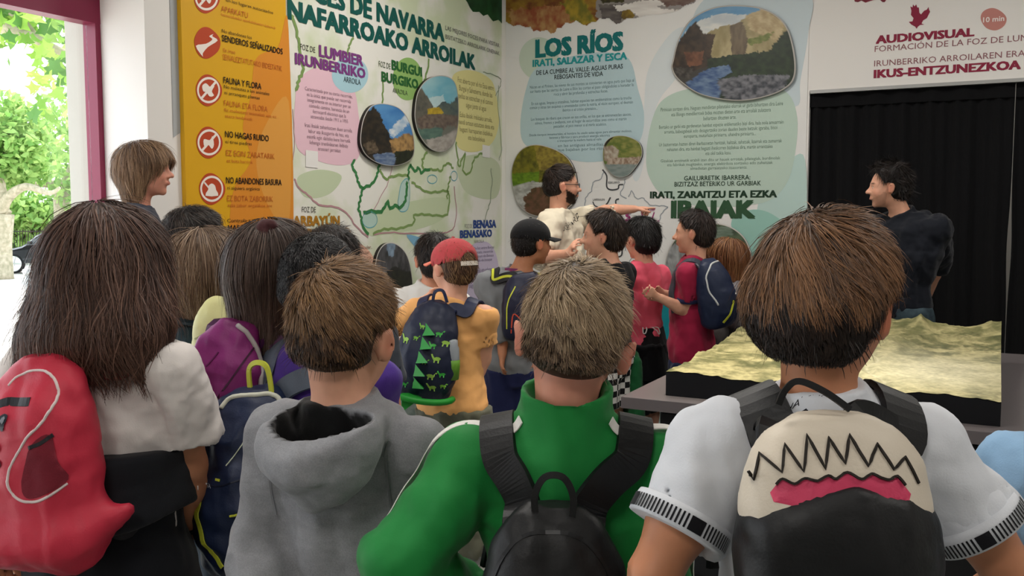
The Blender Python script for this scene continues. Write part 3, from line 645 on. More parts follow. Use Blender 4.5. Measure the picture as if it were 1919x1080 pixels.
# --- header print over the curtains
PB.base = .0
cr = ink(0x8a2740); cr2 = ink(0x8c5a60)
hd = empty('header_print', PB.hit(1760, 100, 0)); tag(hd, 'crimson audiovisual title lettering on the white wall above the curtains', 'sign')
hinv = np.array(hd.location)
def on_header(o): o.location = tuple(-hinv); o.parent = hd; return o
for b, l, r, c, m, bo in (('AUDIOVISUAL', (1641, 82), (1826, 67), 15.5, cr, .05), ('FORMACIÓN DE LA FOZ DE LUMBIER', (1639, 99), (1968, 71), 12, cr2, 0), ('IRUNBERRIKO ARROILAREN ERAKETA', (1638, 127), (1972, 99), 12, cr2, 0), ('IKUS-ENTZUNEZKOA', (1637, 147), (1913, 128), 16, cr, .05)):
    on_header(text_on(PB, b, l, r, c, m, None, bo, .002))
# bird emblem: a vulture landing, wings raised
on_header(flat_shape('vulture_emblem', PB, [(1703, 41), (1710, 40), (1712, 34), (1707, 28), (1708, 20), (1706, 12), (1710, 14), (1711, 8), (1714, 12), (1717, 8), (1719, 14), (1722, 14), (1723, 24), (1726, 27), (1732, 20), (1737, 18), (1740, 13), (1741, 18), (1743, 22), (1740, 28), (1737, 34), (1730, 38), (1727, 44), (1732, 46), (1724, 47), (1720, 50), (1718, 54), (1715, 50), (1708, 46)], .002, cr, None, 0))
on_header(flat_shape('duration_blob', PB, [(1838, 36), (1842, 22), (1858, 15), (1874, 20), (1886, 33), (1882, 48), (1866, 57), (1848, 52)], .001, ink(0xc08279), None))
on_header(text_on(PB, '10 min', (1842, 43), (1882, 38), 10, ink(0xf2e8e4), None, .02, .003))
on_header(flat_shape('torn_crimson_strip', PB, [(1596, -12), (1602, 3), (1608, 4), (1614, 1), (1622, 5), (1630, 2), (1638, 0), (1648, -1), (1654, 4), (1658, 4), (1662, -2), (1668, -12)], .002, mat('crimson_print', 0x7c2434, .5, noise=.4, nscale=14), None, 0))

# ================================================================== FIGURE BUILDING (signed distance volumes -> one continuous surface)
def rotm(yaw=0., pitch=0., roll=0.):          # degrees; yaw about z, pitch about x (nod up +), roll about y
    a, b, c = map(math.radians, (yaw, pitch, roll))
    Rz = np.array([[math.cos(a), -math.sin(a), 0], [math.sin(a), math.cos(a), 0], [0, 0, 1]])
    Rx = np.array([[1, 0, 0], [0, math.cos(b), -math.sin(b)], [0, math.sin(b), math.cos(b)]])
    Ry = np.array([[math.cos(c), 0, math.sin(c)], [0, 1, 0], [-math.sin(c), 0, math.cos(c)]])
    return Rz @ Rx @ Ry
I3 = np.eye(3)
class Vol:
    def __init__(s, lo, hi, h, zs=None):
        s.lo = np.array(lo, float); s.h = h; s.n = np.maximum(4, np.ceil((np.array(hi) - s.lo) / h).astype(int) + 1)
        s.ax = [np.arange(s.n[i]) * h + s.lo[i] for i in range(3)]
        if zs is not None: s.ax[2] = np.array(zs); s.n[2] = len(zs)
        s.D = np.full(s.n, 1., np.float32)
    def _g(s, lo, hi):
        lo = np.asarray(lo, float) - .001; hi = np.asarray(hi, float) + .001; lo = lo - [0, 0, .02]; hi = hi + [0, 0, .02]
        a = [max(0, np.searchsorted(s.ax[i], lo[i]) - 1) for i in range(3)]; b = [min(s.n[i], np.searchsorted(s.ax[i], hi[i]) + 1) for i in range(3)]
        if any(b[i] <= a[i] for i in range(3)): return None
        ax = [s.ax[i][a[i]:b[i]].astype(np.float32) for i in range(3)]
        return tuple(slice(a[i], b[i]) for i in range(3)), ax[0][:, None, None], ax[1][None, :, None], ax[2][None, None, :]
    def _put(s, sl, d, k, op):
        A = s.D[sl]
        if op == 'sub':
            d = -d; kk = max(k, 1e-5); hh = np.clip(.5 - .5 * (A - d) / kk, 0, 1); s.D[sl] = A * (1 - hh) + d * hh + kk * hh * (1 - hh)
        else:
            kk = max(k, 1e-5); hh = np.clip(.5 + .5 * (A - d) / kk, 0, 1); s.D[sl] = A * (1 - hh) + d * hh - kk * hh * (1 - hh)
    def cone(s, a, b, ra, rb=None, k=.02, op='add', pad=None):
        rb = ra if rb is None else rb; a = np.asarray(a, np.float32); b = np.asarray(b, np.float32)
        m = max(ra, rb) + k + 3 * s.h
        g = s._g(np.minimum(a, b) - m, np.maximum(a, b) + m)
        if g is None: return s
        sl, X, Y, Z = g; v = b - a; L = float(v @ v) + 1e-12
        t = np.clip(((X - a[0]) * v[0] + (Y - a[1]) * v[1] + (Z - a[2]) * v[2]) / L, 0, 1)
        d = np.sqrt((X - a[0] - t * v[0]) ** 2 + (Y - a[1] - t * v[1]) ** 2 + (Z - a[2] - t * v[2]) ** 2) - (ra + (rb - ra) * t)
        s._put(sl, d, k, op); return s
    def chain(s, pts, rads, k=.02, op='add'):
        for i in range(len(pts) - 1): s.cone(pts[i], pts[i + 1], rads[i], rads[i + 1], k, op)
        return s
    def ell(s, c, r, R=I3, k=.02, op='add', cut=None):
        c = np.asarray(c, float); r = np.asarray(r, float) * np.ones(3); m = max(r) + k + 3 * s.h
        g = s._g(c - m, c + m)
        if g is None: return s
        sl, X, Y, Z = g; X = X - c[0]; Y = Y - c[1]; Z = Z - c[2]; R = np.asarray(R)
        q = [(X * R[0, i] + Y * R[1, i] + Z * R[2, i]) for i in range(3)]
        k0 = np.sqrt(sum((q[i] / r[i]) ** 2 for i in range(3))); k1 = np.sqrt(sum((q[i] / r[i] ** 2) ** 2 for i in range(3))) + 1e-6
        d = k0 * (k0 - 1) / k1
        s._put(sl, d, k, op); return s
    def box(s, c, hf, R=I3, rad=.01, k=.01, op='add'):
        c = np.asarray(c, float); hf = np.asarray(hf, float); m = np.linalg.norm(hf) + k + 3 * s.h
        g = s._g(c - m, c + m)
        if g is None: return s
        sl, X, Y, Z = g; X = X - c[0]; Y = Y - c[1]; Z = Z - c[2]; R = np.asarray(R)
        q = [np.abs(X * R[0, i] + Y * R[1, i] + Z * R[2, i]) - (hf[i] - rad) for i in range(3)]
        d = np.sqrt(sum(np.maximum(v, 0) ** 2 for v in q)) + np.minimum(np.maximum(np.maximum(q[0], q[1]), q[2]), 0) - rad
        s._put(sl, d, k, op); return s
    def loft(s, sec, k=.02, op='add', pw=2.0, off=0., x0=0., lean=None):
        """vertical loft of ellipses; sec rows: z, cx, cy, rx, ry"""
        sec = np.array(sec, float); sec = sec[np.argsort(sec[:, 0])]
        rx, ry = sec[:, 3].max() + off, sec[:, 4].max() + off; m = k + 3 * s.h
        g = s._g((sec[:, 1].min() - rx - m, sec[:, 2].min() - ry - m, sec[0, 0] - off - m), (sec[:, 1].max() + rx + m, sec[:, 2].max() + ry + m, sec[-1, 0] + off + m))
        if g is None: return s
        sl, X, Y, Z = g; z = Z.ravel()
        # smooth interpolation
        zz = np.linspace(sec[0, 0], sec[-1, 0], 60); P_ = []
        for j in range(1, 5):
            v = np.interp(zz, sec[:, 0], sec[:, j]); kn = np.array([1, 4, 6, 4, 1]) / 16.; v2 = np.convolve(np.pad(v, 2, 'edge'), kn, 'valid'); P_.append(np.interp(z, zz, v2)[None, None, :])
        a = np.maximum(P_[2] + off, .004); b = np.maximum(P_[3] + off, .004)
        qx = np.abs((X - P_[0]) / a); qy = np.abs((Y - P_[1]) / b)
        e = (qx ** pw + qy ** pw) ** (1 / pw)
        gl = np.sqrt((qx / a) ** 2 + (qy / b) ** 2) / np.maximum(e, .05)
        d = (e - 1) / np.maximum(gl, 1e-3) * np.where(e > .2, 1, 1)
        d = np.where(e < .2, -.8 * np.minimum(a, b), d)
        dz = np.maximum(sec[0, 0] - off - Z, Z - sec[-1, 0] - off)
        d = np.where((d > 0) & (dz > 0), np.sqrt(np.maximum(d, 0) ** 2 + np.maximum(dz, 0) ** 2), np.maximum(d, dz))
        s._put(sl, d.astype(np.float32), k, op); return s
    def cut(s, p, n, k=.004):
        n = np.asarray(n, float); n = n / np.linalg.norm(n)
        ax = [q.astype(np.float32) for q in s.ax]
        d = (ax[0][:, None, None] - p[0]) * n[0] + (ax[1][None, :, None] - p[1]) * n[1] + (ax[2][None, None, :] - p[2]) * n[2]
        hh = np.clip(.5 - .5 * (s.D - d) / k, 0, 1); s.D = (s.D * (1 - hh) + d * hh + k * hh * (1 - hh)).astype(np.float32); return s
    def sample(s, p):
        D = s.D; I_ = []; F_ = []
        for a in range(3):
            ax = s.ax[a]; q = np.clip(p[:, a], ax[0], ax[-1] - 1e-6)
            i = ((q - ax[0]) / s.h).astype(int) if a < 2 else np.clip(np.searchsorted(ax, q, side='right') - 1, 0, len(ax) - 2)
            i = np.clip(i, 0, len(ax) - 2); I_.append(i); F_.append((q - ax[i]) / (ax[i + 1] - ax[i]))
        x, y, z = I_; fx, fy, fz = F_
        def g(a, b, c): return D[x + a, y + b, z + c]
        return (((g(0, 0, 0) * (1 - fx) + g(1, 0, 0) * fx) * (1 - fy) + (g(0, 1, 0) * (1 - fx) + g(1, 1, 0) * fx) * fy) * (1 - fz)
                + ((g(0, 0, 1) * (1 - fx) + g(1, 0, 1) * fx) * (1 - fy) + (g(0, 1, 1) * (1 - fx) + g(1, 1, 1) * fx) * fy) * fz)
    def grad(s, p, e=None):
        e = e or s.h * 1.5; G = np.zeros_like(p)
        for i in range(3):
            o = np.zeros(3); o[i] = e; G[:, i] = s.sample(p + o) - s.sample(p - o)
        return G / (np.linalg.norm(G, axis=1)[:, None] + 1e-9)
    def snap(s, p, off, it=4):
        p = np.array(p, float)
        for _ in range(it): p = p - s.grad(p) * np.clip(s.sample(p) - off, -.03, .03)[:, None]
        return p
    def mesh(s):
        D = s.D; D[0] = D[-1] = 1; D[:, 0] = D[:, -1] = 1; D[:, :, 0] = D[:, :, -1] = 1
        I = D < 0
        c = np.zeros(np.array(I.shape) - 1, np.uint8)
        for a in (0, 1):
            for b in (0, 1):
                for e in (0, 1): c += I[a:I.shape[0] - 1 + a, b:I.shape[1] - 1 + b, e:I.shape[2] - 1 + e]
        act = np.argwhere((c > 0) & (c < 8))
        idx = np.full(c.shape, -1, np.int32); idx[tuple(act.T)] = np.arange(len(act))
        acc = np.zeros((len(act), 3)); cnt = np.zeros(len(act))
        cr = [(0, 0, 0), (1, 0, 0), (0, 1, 0), (1, 1, 0), (0, 0, 1), (1, 0, 1), (0, 1, 1), (1, 1, 1)]
        val = [D[act[:, 0] + a, act[:, 1] + b, act[:, 2] + e].astype(float) for a, b, e in cr]
        for i in range(8):
            for j in range(i + 1, 8):
                if sum(abs(cr[i][q] - cr[j][q]) for q in range(3)) != 1: continue
                m = (val[i] < 0) != (val[j] < 0); t = np.where(m, val[i] / (val[i] - val[j] + 1e-20), 0)
                pt = np.array(cr[i])[None] + t[:, None] * (np.array(cr[j]) - np.array(cr[i]))[None]
                acc[m] += pt[m]; cnt[m] += 1
        V = act + acc / np.maximum(cnt, 1)[:, None]
        V = np.stack([np.interp(V[:, a], np.arange(len(s.ax[a])), s.ax[a]) for a in range(3)], 1)
        F = []
        for ax in range(3):
            u, v = [(1, 2), (2, 0), (0, 1)][ax]
            sh = [slice(None)] * 3; s1 = list(sh); s2 = list(sh); s1[ax] = slice(0, -1); s2[ax] = slice(1, None)
            A = I[tuple(s1)]; B = I[tuple(s2)]; e = np.argwhere(A != B)
            e = e[(e[:, u] > 0) & (e[:, v] > 0) & (e[:, u] < I.shape[u] - 1) & (e[:, v] < I.shape[v] - 1)]
            fl = A[tuple(e.T)]
            def cell(du, dv):
                q = e.copy(); q[:, u] -= du; q[:, v] -= dv; return idx[tuple(q.T)]
            Q = np.c_[cell(1, 1), cell(0, 1), cell(0, 0), cell(1, 0)]
            Q[~fl] = Q[~fl][:, ::-1]; F.append(Q)
        F = np.vstack(F); F = F[(F >= 0).all(1)]
        return V, F
def vnormals(V, F):
    n = np.cross(V[F[:, 2]] - V[F[:, 0]], V[F[:, 3]] - V[F[:, 1]]); N = np.zeros_like(V)
    for i in range(4): np.add.at(N, F[:, i], n)
    return N / (np.linalg.norm(N, axis=1)[:, None] + 1e-12)
def noise3(p, f, seed=0):
    x, y, z = (p * f).T
    return (fbm(x + .31 * z, y - .27 * z + 7.3, 3, seed) + fbm(y + 3.1 + .4 * x, z * 1.0, 3, seed + 9) + fbm(z - .3 * y, x + 9.7, 3, seed + 5)) / 3 - .5

def folds(V, amp, f=9., seed=0, zs=.45):
    h = V * np.array([1, 1, zs]); n = noise3(h + .02 * noise3(V, f * .6, seed + 3)[:, None] * 4, f, 11 + seed); n2 = noise3(V, f * 2.6, 31 + seed)
    return amp * (.75 * np.clip(1 - np.abs(n) * 20, -1, 1) + .25 + n2 * 3.4)
def unit(v): v = np.asarray(v, float); return v / (np.linalg.norm(v) + 1e-12)

M_skin = mat('skin', attr='col', rough=.52, spec=.35, sss=.12, noise=.05, nscale=40)
SKIN = {'fair': 0xd9a287, 'mid': 0xc98d70, 'tan': 0xb87d5c, 'rosy': 0xd3937c}

class Person:
    def __init__(s, label, px, d, top, rz=0., hd=.215, hpx=None, hcy=None, hdd=0., yaw=0., pitch=0., roll=0., sw=.150, adult=False, skin='mid', group=None,
                 vox=None, arms=None, width=1., ear=1., beard=None, brow=0x2a1c14, neck=1., hairpad=.015, lean=0., cat='person', szo=0.):
        s.label = label; s.rz = rz; w = P(px, 540, d); s.root = empty('person', (float(w[0]), d, 0.), math.radians(rz))
        tag(s.root, label, cat, group); s.o = np.array([w[0], d, 0.]); s.R = rotm(rz)
        s.adult = adult; s.skin = skin; s.hd = hd; s.vox = vox or (.0062 if d < 1.7 else .0078 if d < 3.2 else .0078)
        hpx = px if hpx is None else hpx
        dh = d + hdd; tz = P(hpx, top, dh)[2]; s.top = tz; s.h = tz - hairpad + .0; h = s.h
        hc = P(hpx, 400, dh); hc[2] = tz - hairpad - hd / 2 * 1.0; s.hc = s.L(hc); s.RH = rotm(yaw - rz, pitch, roll); s.yaw = yaw - rz
        q = h / 1.40 * width; s.q = q; s.sw = sw; s.lean = lean; s.ear = ear; s.beard = beard; s.brow = brow
        lz = lambda f: lean * (f - .5) * h * 1.0
        s.sz = (.805 * h if not adult else .82 * h) + szo
        sec = [(.43, 0, 0, .115, .085), (.50, 0, -.008, .135, .105), (.60, 0, 0, .113, .088), (.70, 0, .004, .128, .096), (.765, 0, -.004, .138, .094), (.80, 0, -.008, .110, .075), (.825, 0, -.01, .07, .058)]
        if adult: sec = [(.45, 0, 0, .10, .08), (.52, 0, -.008, .122, .098), (.60, 0, 0, .112, .085), (.70, 0, .004, .128, .092), (.78, 0, -.004, .140, .092), (.815, 0, -.008, .115, .075), (.84, 0, -.01, .065, .055)]
        s.sec = [(a * h, 0, c * q + lz(a), rx * q * (s.sw / .150 if a > .65 else 1), ry * q) for a, b, c, rx, ry in sec]
        y0 = lz(.8) - .005
        s.S = {i: np.array([i * sw, y0, s.sz - .042]) for i in (-1, 1)}
        s.neckb = np.array([0, y0 - .005, s.sz + .005])
        s.E = {}; s.W = {}; s.hand = {}
        ua, fa = .175 * h, .150 * h
        for i in (-1, 1):
            s.E[i] = s.S[i] + np.array([i * .045, -.015, -ua]); s.W[i] = s.E[i] + np.array([i * .0, .05, -fa]); s.hand[i] = None
        if arms:
            for i, spec in arms.items():
                S = s.S[i]
                e = s.L(P(*spec[0])); w_ = s.L(P(*spec[1]))
                s.E[i] = S + unit(e - S) * np.clip(np.linalg.norm(e - S), .8 * ua, 1.25 * ua)
                s.W[i] = s.E[i] + unit(w_ - s.E[i]) * np.clip(np.linalg.norm(w_ - s.E[i]), .8 * fa, 1.25 * fa)
                if len(spec) > 2: s.hand[i] = spec[2]
        s.hip = {i: np.array([i * .068 * q, lz(.5), .49 * h]) for i in (-1, 1)}
        s.knee = {i: np.array([i * .075 * q, .012, .27 * h]) for i in (-1, 1)}
        s.ank = {i: np.array([i * .082 * q, -.01, .055 * h]) for i in (-1, 1)}
    def L(s, w): return s.R.T @ (np.asarray(w, float) - s.o)            # world -> person frame
    def H(s, p): return s.hc + s.RH @ (np.asarray(p, float) * s.hd)     # unit head frame -> person frame
    def bounds(s, m=.05):
        pts = [s.hc + [.17, .17, .17], s.hc - [.17, .17, .17], *s.E.values(), *s.W.values(), *s.S.values(), [.2, .17, 0], [-.2, -.17, 0]]
        for i in (-1, 1): pts.append(s.W[i] + unit(s.W[i] - s.E[i]) * .17)
        pts = np.array(pts); return pts.min(0) - m, pts.max(0) + m
    def body(s):
        lo, hi = s.bounds(.035); lo[2] = -.012; q = s.q; hd = s.hd; h = s.h
        zs = [-.02]
        while zs[-1] < hi[2]:
            f = zs[-1] / h; zs.append(zs[-1] + s.vox * (4.0 if .08 < f < .33 else 2.0 if f < .76 else 1.0))
        v = Vol(lo, hi, s.vox, zs)
        v.loft(s.sec, .03, off=-.005)
        for i in (-1, 1):
            v.cone([0, s.neckb[1], s.sz - .038], s.S[i], .044 * q, .038 * q, .03)
            v.cone(s.neckb + [i * .02, -.005, .005], s.S[i] + [0, -.005, .006], .024 * q, .022 * q, .03)
            a = 1.0 if not s.adult else 1.12
            v.chain([s.S[i], s.S[i] * .5 + s.E[i] * .5, s.E[i]], [.044 * a, .041 * a, .033 * a], .03)
            v.chain([s.E[i], s.E[i] * .65 + s.W[i] * .35, s.W[i]], [.033 * a, .034 * a, .0225 * a], .015)
            v.chain([s.hip[i], s.knee[i]], [.074 * q, .05 * q], .03)
            cf = s.knee[i] * .68 + s.ank[i] * .32 + [0, -.012, 0]
            v.chain([s.knee[i], cf, s.ank[i]], [.047 * q, .049 * q, .031 * q], .02)
            v.cone(s.ank[i] + [0, -.02, -.035], s.ank[i] + [i * .01, .13 * q, -.05], .03, .024, .02)
            s.mkhand(v, i)
        # head and neck
        RH = s.RH; H = s.H; e = lambda c, r, k=.03, op='add', R=I3: v.ell(H(c), np.array(r) * hd, RH @ R, k * hd, op)
        v.cone(s.neckb + [0, -.004, -.03], H([0, -.13, -.22]), .052 * q if not s.adult else .058, .215 * hd, .03)
        e((0, -.06, .12), (.345, .43, .375), .02); e((0, .10, -.12), (.275, .29, .35), .12)
        v.cone(H([0, .12, -.30]), H([0, .27, -.415]), .15 * hd, .075 * hd, .08 * hd)
        e((0, .285, .07), (.22, .10, .06), .08)
        for i in (-1, 1):
            e((i * .15, .24, -.12), (.10, .11, .10), .08); e((i * .135, .40, .0), (.075, .07, .045), .06, 'sub'); e((i * .13, .318, .0), (.062, .055, .05), .01)
            er = rotm(-i * 22 * s.ear, 0, i * 8 * s.ear)
            e((i * (.355 + .02 * s.ear), -.03, -.03), (.034, .085, .145), .03, 'add', er); e((i * (.395 + .03 * s.ear), -.005, -.02), (.022, .05, .09), .02, 'sub', er)
        v.cone(H([0, .345, .04]), H([0, .465, -.115]), .03 * hd, .05 * hd, .05 * hd)
        for i in (-1, 1): e((i * .055, .405, -.13), (.04, .045, .03), .03)
        e((0, .375, -.235), (.095, .05, .022), .03); e((0, .370, -.275), (.085, .05, .024), .02); e((0, .43, -.256), (.10, .03, .005), .01, 'sub')
        V, F = v.mesh(); s.bv = v
        sk = np.array(lin(SKIN[s.skin])); C = np.tile(sk, (len(V), 1))
        q_ = (V - s.hc) @ RH / hd
        def spot(c, r, col, a=1., soft=.4):
            dd = np.sqrt((((q_ - np.array(c)) / np.array(r)) ** 2).sum(1)); w = np.clip((1 - dd) / soft, 0, 1)[:, None] * a; C[:] = C * (1 - w) + np.array(lin(col)) * w
        hcol = lin(0xc05a48)
        for i in (-1, 1):
            spot((i * .2, .28, -.12), (.13, .14, .12), 0xd07a68, .35, 1); spot((i * .39, -.02, -.03), (.09, .13, .17), 0xcf6a55, .45, .8)
            spot((i * .13, .37, .0), (.05, .04, .032), 0xdcd2cc, .9, .3); spot((i * .13, .38, .0), (.022, .05, .026), 0x22160f, 1, .2); spot((i * .13, .385, .035), (.075, .05, .012), 0x2c1c16, .8, .4)
            spot((i * .14, .36, .095), (.105, .09, .022), s.brow, .9, .5)
        spot((0, .40, -.255), (.10, .09, .045), 0xa85850, .7, .5)
        if s.beard is not None:
            nz = .6 + .8 * noise3(q_, 20, 3)
            r = (q_[:, 2] < -.08 - .16 * np.clip((q_[:, 1] - .05) / .25, 0, 1)) & (q_[:, 2] > -.50 + .5 * np.clip(.22 - q_[:, 1], 0, .3)) & (q_[:, 1] > .06) & ~((np.abs(q_[:, 0]) < .085) & (np.abs(q_[:, 2] + .255) < .03))
            r |= (q_[:, 1] > .34) & (np.abs(q_[:, 0]) < .12) & (q_[:, 2] < -.175) & (q_[:, 2] > -.225)
            w = (r * np.clip(s.beard[1] * (nz + .3), 0, 1))[:, None]; C = C * (1 - w) + np.array(lin(s.beard[0])) * w
        o = pydata('body', V, F, M_skin, s.root, True, col=C)
        return s
    def mkhand(s, v, i):
        E, W = s.E[i], s.W[i]; d = unit(W - E); q = (1.0 if s.adult else .82)
        spec = s.hand[i] or {}
        d = unit(d + np.array(spec.get('bend', (0, 0, 0)))); pose = spec.get('pose', 'relaxed')
        palm = np.array(spec.get('palm', (-i * 1., 0., 0.)), float)          # palm normal
        palm = unit(palm - d * np.dot(palm, d)); side = np.cross(d, palm)    # thumb side
        if 'thumb' in spec: side = side * np.sign(np.dot(side, spec['thumb'])) if abs(np.dot(side, spec['thumb'])) > 1e-3 else side
        elif side[1] < 0: side = -side
        pc = W + d * .045 * q
        for u in (-.5, .5): v.cone(W + side * u * .018 * q, W + d * .082 * q + side * u * .042 * q, .0125 * q, .0115 * q, .014)
        v.cone(W + d * .01, W + d * .075 * q, .013 * q, .013 * q, .014)
        ln = [.060, .072, .066, .052]
        for f in range(4):
            u = .031 - f * .0207; b = W + d * .078 * q + side * u * q
            c = {'relaxed': 28, 'fist': 80, 'point': (2 if f == 0 else 78), 'flat': 8, 'curl': 50}[pose]
            c = c + 3 * f; a = 0; p = b; rr = [.0088, .0080, .0072, .0062]
            for jn in range(3):
                a += math.radians(c * (.55, .9, .7)[jn]); dv = math.cos(a) * d + math.sin(a) * palm + side * (.10 - .06 * f) * (1 if jn == 0 else .3)
                p2 = p + unit(dv) * ln[f] * q * (.46, .31, .23)[jn]
                v.cone(p, p2, rr[jn] * q * 1.05, rr[jn + 1] * q * 1.05, .003); p = p2
        b = W + d * .022 * q + side * .022 * q; t1 = b + unit(d * .7 + side * .65 + palm * .35) * .036 * q; t2 = t1 + unit(d * .95 + side * .2 + palm * .3) * .028 * q; t3 = t2 + unit(d + palm * .3) * .02 * q
        v.chain([b, t1, t2, t3], [.014 * q, .0105 * q, .009 * q, .0075 * q], .006)
    # ------------------------------------------------ clothing
    def shirt(s, m, hem=.47, sleeve=.5, off=.010, sr=(.058, .062), name='t_shirt', fold=.006, fseed=0, neck=.062, flare=.0, collar=None, vox=None, hood=None, hollow=True, ffreq=9., col=None):
        lo, hi = s.bounds(.07); h = s.h; q = s.q; lo[2] = hem * h - .03; hi[2] = s.sz + .13 if not hood else s.sz + .22
        v = Vol(lo, hi, vox or max(s.vox * 1.2, .007))
        v.loft(s.sec, .03, off=off)
        fl = flare
        zz = [r for r in s.sec if r[0] < .72 * h]
        v.loft([(r[0], r[1], r[2], r[3] + .004 + fl * (1 - (r[0] / h - .43) / .3), r[4] + .004 + fl * (1 - (r[0] / h - .43) / .3)) for r in zz], .03, off=off)
        se = {}
        for i in (-1, 1):
            v.cone([0, s.neckb[1], s.sz - .037], s.S[i], .052 * q + off, .044 * q + off, .04)
            v.cone(s.neckb + [i * .015, -.008, .008], s.S[i] + [0, -.005, .010], .026 * q + off, .026 * q + off, .03)
            S, E, W = s.S[i], s.E[i], s.W[i]; vb = v; v = Vol(lo, hi, vb.h)
            if sleeve <= 1:
                e = S + (E - S) * sleeve; v.cone(S, e + unit(E - S) * .04, sr[0] * (1 if not s.adult else 1.1), sr[1] * (1 if not s.adult else 1.1), .03); dd = unit(E - S)
            else:
                f = sleeve - 1; e = E + (W - E) * f; v.chain([S, S * .5 + E * .5, E, E * .5 + e * .5, e + unit(W - E) * .03], [sr[0], sr[0] * .98, sr[0] * .92, sr[1] * 1.05, sr[1] * .9], .02); dd = unit(W - E)
            se[i] = (e, dd)
            # trim the sleeve end
            m_ = sr[1] * 1.15 + .03; g = v._g(e - .13, e + .13)
            if g:
                sl, X, Y, Z = g
                pl_ = (X - e[0]) * dd[0] + (Y - e[1]) * dd[1] + (Z - e[2]) * dd[2]
                rad = np.sqrt(np.maximum((X - e[0]) ** 2 + (Y - e[1]) ** 2 + (Z - e[2]) ** 2 - pl_ ** 2, 0)) - .085
                sub = np.maximum(np.maximum(-pl_, rad), pl_ - .10); v.D[sl] = np.maximum(v.D[sl], -sub)
                if hollow and sleeve <= 1: v.cone(e - dd * .035, e + dd * .05, sr[1] * .80, sr[1] * .86, .004, 'sub')
            kk = .025; A = vb.D; d_ = v.D; hh = np.clip(.5 + .5 * (A - d_) / kk, 0, 1); vb.D = (A * (1 - hh) + d_ * hh - kk * hh * (1 - hh)).astype(np.float32); v = vb
        s.sleeve_end = se
        v.cone(s.neckb + [0, -.004, -.02], s.neckb + unit(s.H([0, -.13, -.22]) - s.neckb) * .034, neck + .012, neck + .004, .012)
        if hood: hood(v)
        if collar: v.cone(s.neckb + [0, -.005, -.02], s.neckb * .35 + s.H([0, -.13, -.25]) * .65 + [0, 0, collar[0]], neck + .014, neck + .011, .012)
        up = unit(s.H([0, -.13, -.22]) - s.neckb); v.cone(s.neckb + up * .042 + [0, .006, 0], s.neckb + up * .10, neck * .62, neck * .98, .006, 'sub'); v.cone(s.neckb + up * .10, s.neckb + up * .2, neck, neck * 1.1, .004, 'sub')
        v.cut(s.neckb + up * (collar[1] if collar else .044), up, .004); s.hemf = hem
        v.cut([0, 0, hem * h], [0, 0, -1], .004)
        V, F = v.mesh(); N = vnormals(V, F)
        w = np.clip((V[:, 2] - hem * h) / .05, .25, 1)
        disp = folds(V, fold, ffreq, fseed)
        V = V + N * (disp * w)[:, None]
        s.sv = v; s.df = lambda q: folds(q, fold, ffreq, fseed); C = col(s, V) if col else None
        s.shirt_ob = pydata(name, V, F, m, s.root, True, col=C); return s.shirt_ob
    def legs(s, m, length=.25, off=.014, name='shorts', fold=.005, waist=.60, flare=.012, seed=3, col=None):
        h, q = s.h, s.q; v = Vol((-.28, -.22, length * h - .04), (.28, .24, waist * h + .05), max(s.vox, .011))
        waist = min(waist, getattr(s, 'hemf', .6) + (.035 if s.adult else .014)) if name in ('shorts', 'trousers', 'jeans') else waist
        zz = [r for r in s.sec if r[0] < .66 * h]; v.loft(zz, .03, off=off - .004)
        for i in (-1, 1):
            f = np.clip((.49 * h - length * h) / (.49 * h - .27 * h), 0, 1); kn = s.hip[i] + (s.knee[i] - s.hip[i]) * min(f + .15, 1)
            v.cone(s.hip[i], kn, .080 * q + off, .056 * q + off + flare, .02)
            if length < .27: v.cone(s.knee[i], s.ank[i], .056 * q + off, .042 * q + off + flare, .02)
        v.cut([0, 0, length * h], [0, 0, -1]); v.cut([0, 0, waist * h], [0, 0, 1])
        V, F = v.mesh(); N = vnormals(V, F); hh = V.copy(); hh[:, 2] *= .6
        V = V + N * folds(V, fold, 10, seed)[:, None]
        return pydata(name, V, F, m, s.root, True, col=col(s, V) if col else None)
    def feet(s, m, sock=0xe8e6e2):
        for i in (-1, 1):
            a = s.ank[i]; v = Vol(a + [-.07, -.09, -.09], a + [.07, .22, .10], .011)
            f = np.array([a[0], a[1], 0])
            v.ell(f + [0, .0, .045], (.042, .05, .045), k=.02); v.ell(f + [i * .006, .10 * s.q, .035], (.043, .075, .034), k=.04); v.cone(f + [0, -.01, .05], f + [0, 0, .085], .04, .038, .02)
            v.box(f + [i * .004, .055, .012], (.045, .125 * s.q, .014), rad=.012, k=.006); v.cut([0, 0, .0], [0, 0, -1], .002)
            V, F = v.mesh(); sh = pydata('shoe', V, F, m, s.root, True)
            MB().box(f + [i * .004, .055, .007], (.043, .118 * s.q, .0065)).build('sole', mat('shoe_sole', 0xd9d7d2, .6), sh, bevel=.004)
            MB().lathe(a, [(.034 * s.q + .003, .0), (.033 * s.q + .003, .03), (.036 * s.q + .004, .075), (.030, .076)], 16).build('sock', mat('sock_%06x' % sock, sock, .8), s.root, True)

